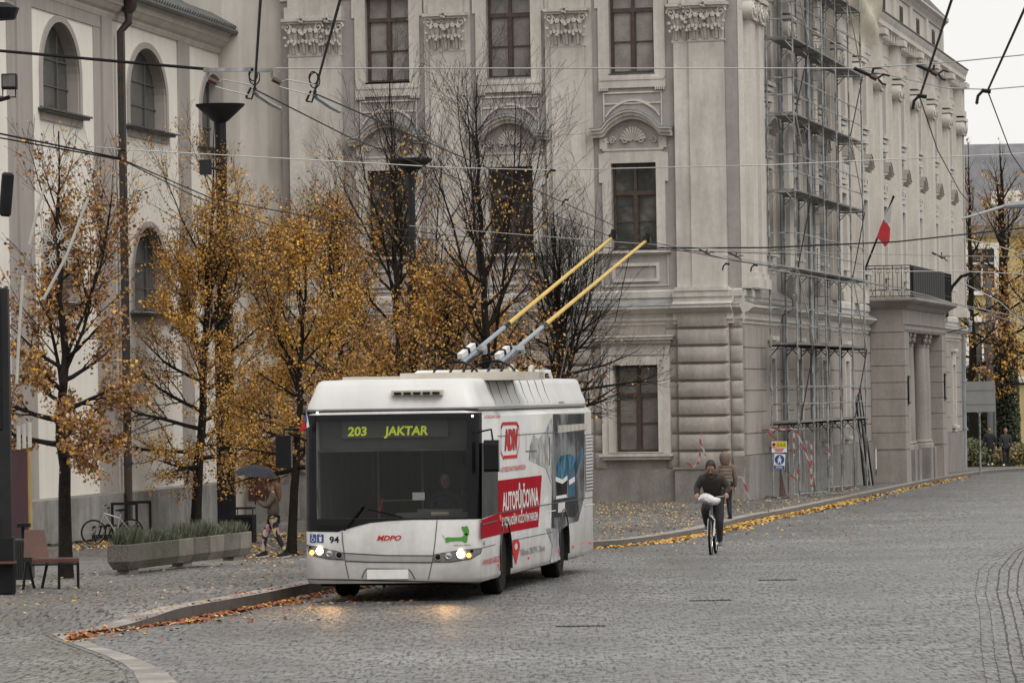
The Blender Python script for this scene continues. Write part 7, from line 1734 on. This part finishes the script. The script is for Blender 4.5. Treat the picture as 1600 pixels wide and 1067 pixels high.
clamp(1334,107,42.5,'long insulated hanger on the pale span wire left of the two over the cornice'); clamp(1432,102,43,'long insulated hanger on the pale span wire nearest the sky', .9)
clamp(1436,150,41,'black forked clamp on the contact wire over the palace capitals', 1, 1, False); clamp(1536,142,41,'black forked clamp against the sky at the right', 1, 1, False)
clamp(1092,390,100,'small hanger in front of the palace corner, left of a pair', .42); clamp(1138,395,100,'small hanger in front of the palace corner, right of a pair', .42); clamp(1134,412,98,'tiny forked clamp under the pair of small hangers', .5, 1, False); clamp(1178,414,98,'tiny forked clamp beside the scaffold edge', .5, 1, False)
clamp(1456,395,110,'small hanger above the balcony screen', .5)
clamp(190,234,62.5,'dark insulator where the pale and dark wires meet by the downpipe', .55, 1, False); clamp(861,266,64,'small black cross clamp in front of the middle pilaster', .6, 1, False); clamp(883,312,75,'tiny clamp on the second contact wire between two palace windows', .45, 1, False)
def frog(px, py, label):
    c = PZ(px, py, ZC); o = empty('wire_fitting', c, 0, label, 'wire fitting', 'steel fittings at the wire bend'); D_ = c.y; k = D_/F
    q = MB(); q.tube([(0,0,0),(6*k,.05,-6*k),(24*k,.3,-17*k),(36*k,.6,-21*k)], 3.2*k, 6); q.build('runner', M['galv'], o)
    q = MB()
    for j, r in ((0,9),(1,11)): q.tube([(r*k*.75*cos(t)+2*k*j, 0, 26*k - 4*k*j + r*k*1.1*sin(t)) for t in [2*pi*i/14 for i in range(14)]], 1.1*k, 4, closed=True)
    q.build('cable_coil', M['rubber'], o)
    q = MB(); q.tube([(-4*k,0,6*k),(-12*k,0,-10*k)], 2*k, 5); q.tube([(-12*k,0,-10*k),(-3*k,0,-12*k),(2*k,0,2*k)], 1.6*k, 5); q.lathe([(0,-3*k),(4*k,0),(0,4*k)], (2*k,0,4*k), 8); q.build('shackle', M['iron'], o)
    return o
frog(396,143,'steel runner with cable coil on the left contact wire above the lamp dish'); frog(490,148,'steel runner with cable coil on the contact wire beside the left pilaster capital')
for x, lab in ((322,'grey bracket with red insulator at the end of the thick span wire'),(422,'grey bracket with red insulator between the two cable coils')):
    c = P(x, 110, 40.3); o = empty('wire_fitting', c, 0, lab, 'wire fitting', 'steel fittings at the wire bend'); k = 40.3/F
    q = MB(); q.box(-4*k, 74*k if x < 400 else 12*k, -.02, .02, -3*k, 3*k) if x < 400 else q.box(-30*k, 6*k, -.02, .02, -3*k, 3*k); q.build('bracket', M['galv'], o)
    q = MB(); q.tube([(2*k,0,-4*k),(4*k,0,-14*k),(2*k,0,-18*k)], 2.5*k, 5); q.build('link', M['galv'], o)
    q = MB(); q.tube([(4*k,0,-14*k),(16*k,0,-20*k)], 4.2*k, 8); q.build('insulator', ins, o)
    q = MB(); q.tube([(16*k,0,-20*k),(26*k,0,-15*k),(60*k,0,-22*k),(72*k,0,-25*k)], 1.0*k, 5); q.tube([(14*k,0,-26*k),(34*k,0,-32*k),(66*k,0,-40*k)], 1.0*k, 5); q.build('tie_wire', wire_l, o)
# swan neck bracket on the far palace wall
pts = [P(x, y, 205) for x, y in ((1496,612-150),(1497,455),(1510,445),(1500,432),(1484,450),(1478,485),(1480,498))]; 
c = pts[0]; q = MB(); q.tube([p-c for p in [P(1516,428,205),P(1502,432,205),P(1488,448,205),P(1479,470,205),P(1480,495,205)]], .07, 6); tag(q.build('wall_bracket', M['iron'], loc=c), 'black curved wire bracket at the far end of the palace', 'bracket')

# ================================================================= FALLEN LEAVES
def leaves(name, n, pos, mats, wts, smin=.03, smax=.07, label=None):
    q = MB(); rnd = random.Random(len(name)*7+n)
    for _ in range(n):
        p = pos(rnd)
        if p is None: continue
        s = rnd.uniform(smin, smax); a = rnd.uniform(0, 6.28); tl = rnd.uniform(-.5,.5)
        u = Vector((cos(a), sin(a), tl)); v = Vector((-sin(a), cos(a), rnd.uniform(-.5,.5))); c = p + Vector((0,0,s*.35+.006))
        r = rnd.random(); mi = 0 if r < wts[0] else (1 if r < wts[0]+wts[1] else 2)
        q.add([c-u*s, c+v*s*.6, c+u*s, c-v*s*.6], [(0,1,2,3)], mi)
    return tag(q.build(name, mats), kind='stuff')
def near_kerb(Y0, Y1, wd, sgn=1, power=2):
    def f(rnd):
        Y = rnd.uniform(Y0, Y1); pw = abs(sin(Y*1.7) + sin(Y*.63+1) + .6*sin(Y*4.1))
        if rnd.random() > .25 + .45*pw: return None
        x = kerb_x(Y) + sgn*(.03 + wd*(.45+.5*pw)*abs(rnd.gauss(0,1))*.5); return Vector((x, Y, roadz(Y) if sgn > 0 else pavz(x, Y)))
    return f
LM = [M['leaf_y'], M['leaf_r'], M['leaf_o']]
leaves('fallen_leaves', 9000, near_kerb(91, 150, .42), LM, (.72,.08,.2), .03, .065)
leaves('fallen_leaves', 1500, near_kerb(150, 200, .5), LM, (.6,.1,.3), .03, .07)
leaves('fallen_leaves', 4200, near_kerb(61, 79, .26), LM, (.10,.82,.08), .03, .06)
leaves('fallen_leaves', 1100, near_kerb(60.5, 80, 1.4), LM, (.15,.75,.10), .02, .045)
leaves('fallen_leaves', 350, near_kerb(62, 78, .35, -1), LM, (.1,.8,.1), .02, .045)
def area(pts):
    g_ = [G(*p) for p in pts]; x0, x1 = min(p.x for p in g_), max(p.x for p in g_); y0, y1 = min(p.y for p in g_), max(p.y for p in g_)
    def inside(x, y):
        c = False; n_ = len(g_)
        for i in range(n_):
            a, b_ = g_[i], g_[i-1]
            if (a.y > y) != (b_.y > y) and x < (b_.x-a.x)*(y-a.y)/(b_.y-a.y)+a.x: c = not c
        return c
    def f(rnd):
        x, y = rnd.uniform(x0,x1), rnd.uniform(y0,y1)
        return Vector((x, y, pavz(x, y))) if inside(x, y) and x < kerb_x(y) - .1 else None
    return f
leaves('fallen_leaves', 1700, area([(930,782),(1060,780),(1090,822),(1000,842),(930,850)]), LM, (.55,.12,.33), .018, .042)
leaves('fallen_leaves', 1800, area([(1060,780),(1200,782),(1340,762),(1330,776),(1200,802),(1090,828)]), LM, (.6,.1,.3), .025, .05)
leaves('fallen_leaves', 6000, area([(230,835),(330,805),(470,800),(480,868),(395,872),(250,850)]), LM, (.5,.2,.3), .03, .055)
leaves('fallen_leaves', 650, area([(0,915),(130,895),(210,893),(470,868),(470,885),(200,905),(0,945)]), LM, (.35,.2,.45), .02, .045)
leaves('fallen_leaves', 700, area([(0,945),(470,885),(470,900),(200,955),(0,978)]), LM, (.15,.45,.4), .015, .035)
leaves('fallen_leaves', 1800, area([(115,835),(235,830),(240,850),(115,862)]), LM, (.5,.3,.2), .03, .06)
def rd(rnd):
    Y = rnd.uniform(85, 130); x = kerb_x(Y) + rnd.uniform(.3, 3.0)**1.3; return Vector((x, Y, roadz(Y)))
leaves('fallen_leaves', 260, rd, LM, (.8,.1,.1), .02, .04)
# debris below the scaffold
leaves('building_debris', 500, area([(1190,778),(1330,755),(1345,762),(1200,786)]), [M['plinth'], M['leaf_r'], M['stucco_light']], (.5,.2,.3), .03, .09)
# low weeds at the church wall
def wd(rnd):
    x = rnd.uniform(XL, XR); w = CC + Matrix.Rotation(AC, 3, 'Z') @ Vector((x, -.12-abs(rnd.gauss(0,.12)), 0)); return Vector((w.x, w.y, pavz(w.x, w.y)))
leaves('weeds', 2600, wd, [M['ivy'], M['hedge'], M['leaf_r']], (.6,.3,.1), .03, .09)
# haze of the damp day
hz = MB(); hz.box(-60, 70, -2, 310, -4, 22); ho_ = hz.build('haze', bpy.data.materials.new('damp_air')); m = ho_.data.materials[0]; m.use_nodes = True; nt = m.node_tree
nt.nodes.remove(nt.nodes['Principled BSDF']); pvn = nt.nodes.new('ShaderNodeVolumePrincipled'); pvn.inputs['Color'].default_value = (.9,.9,.9,1); pvn.inputs['Density'].default_value = .0009; nt.links.new(pvn.outputs[0], nt.nodes['Material Output'].inputs['Volume'])
tag(ho_, kind='stuff')
if not HAZE: bpy.data.objects.remove(ho_)
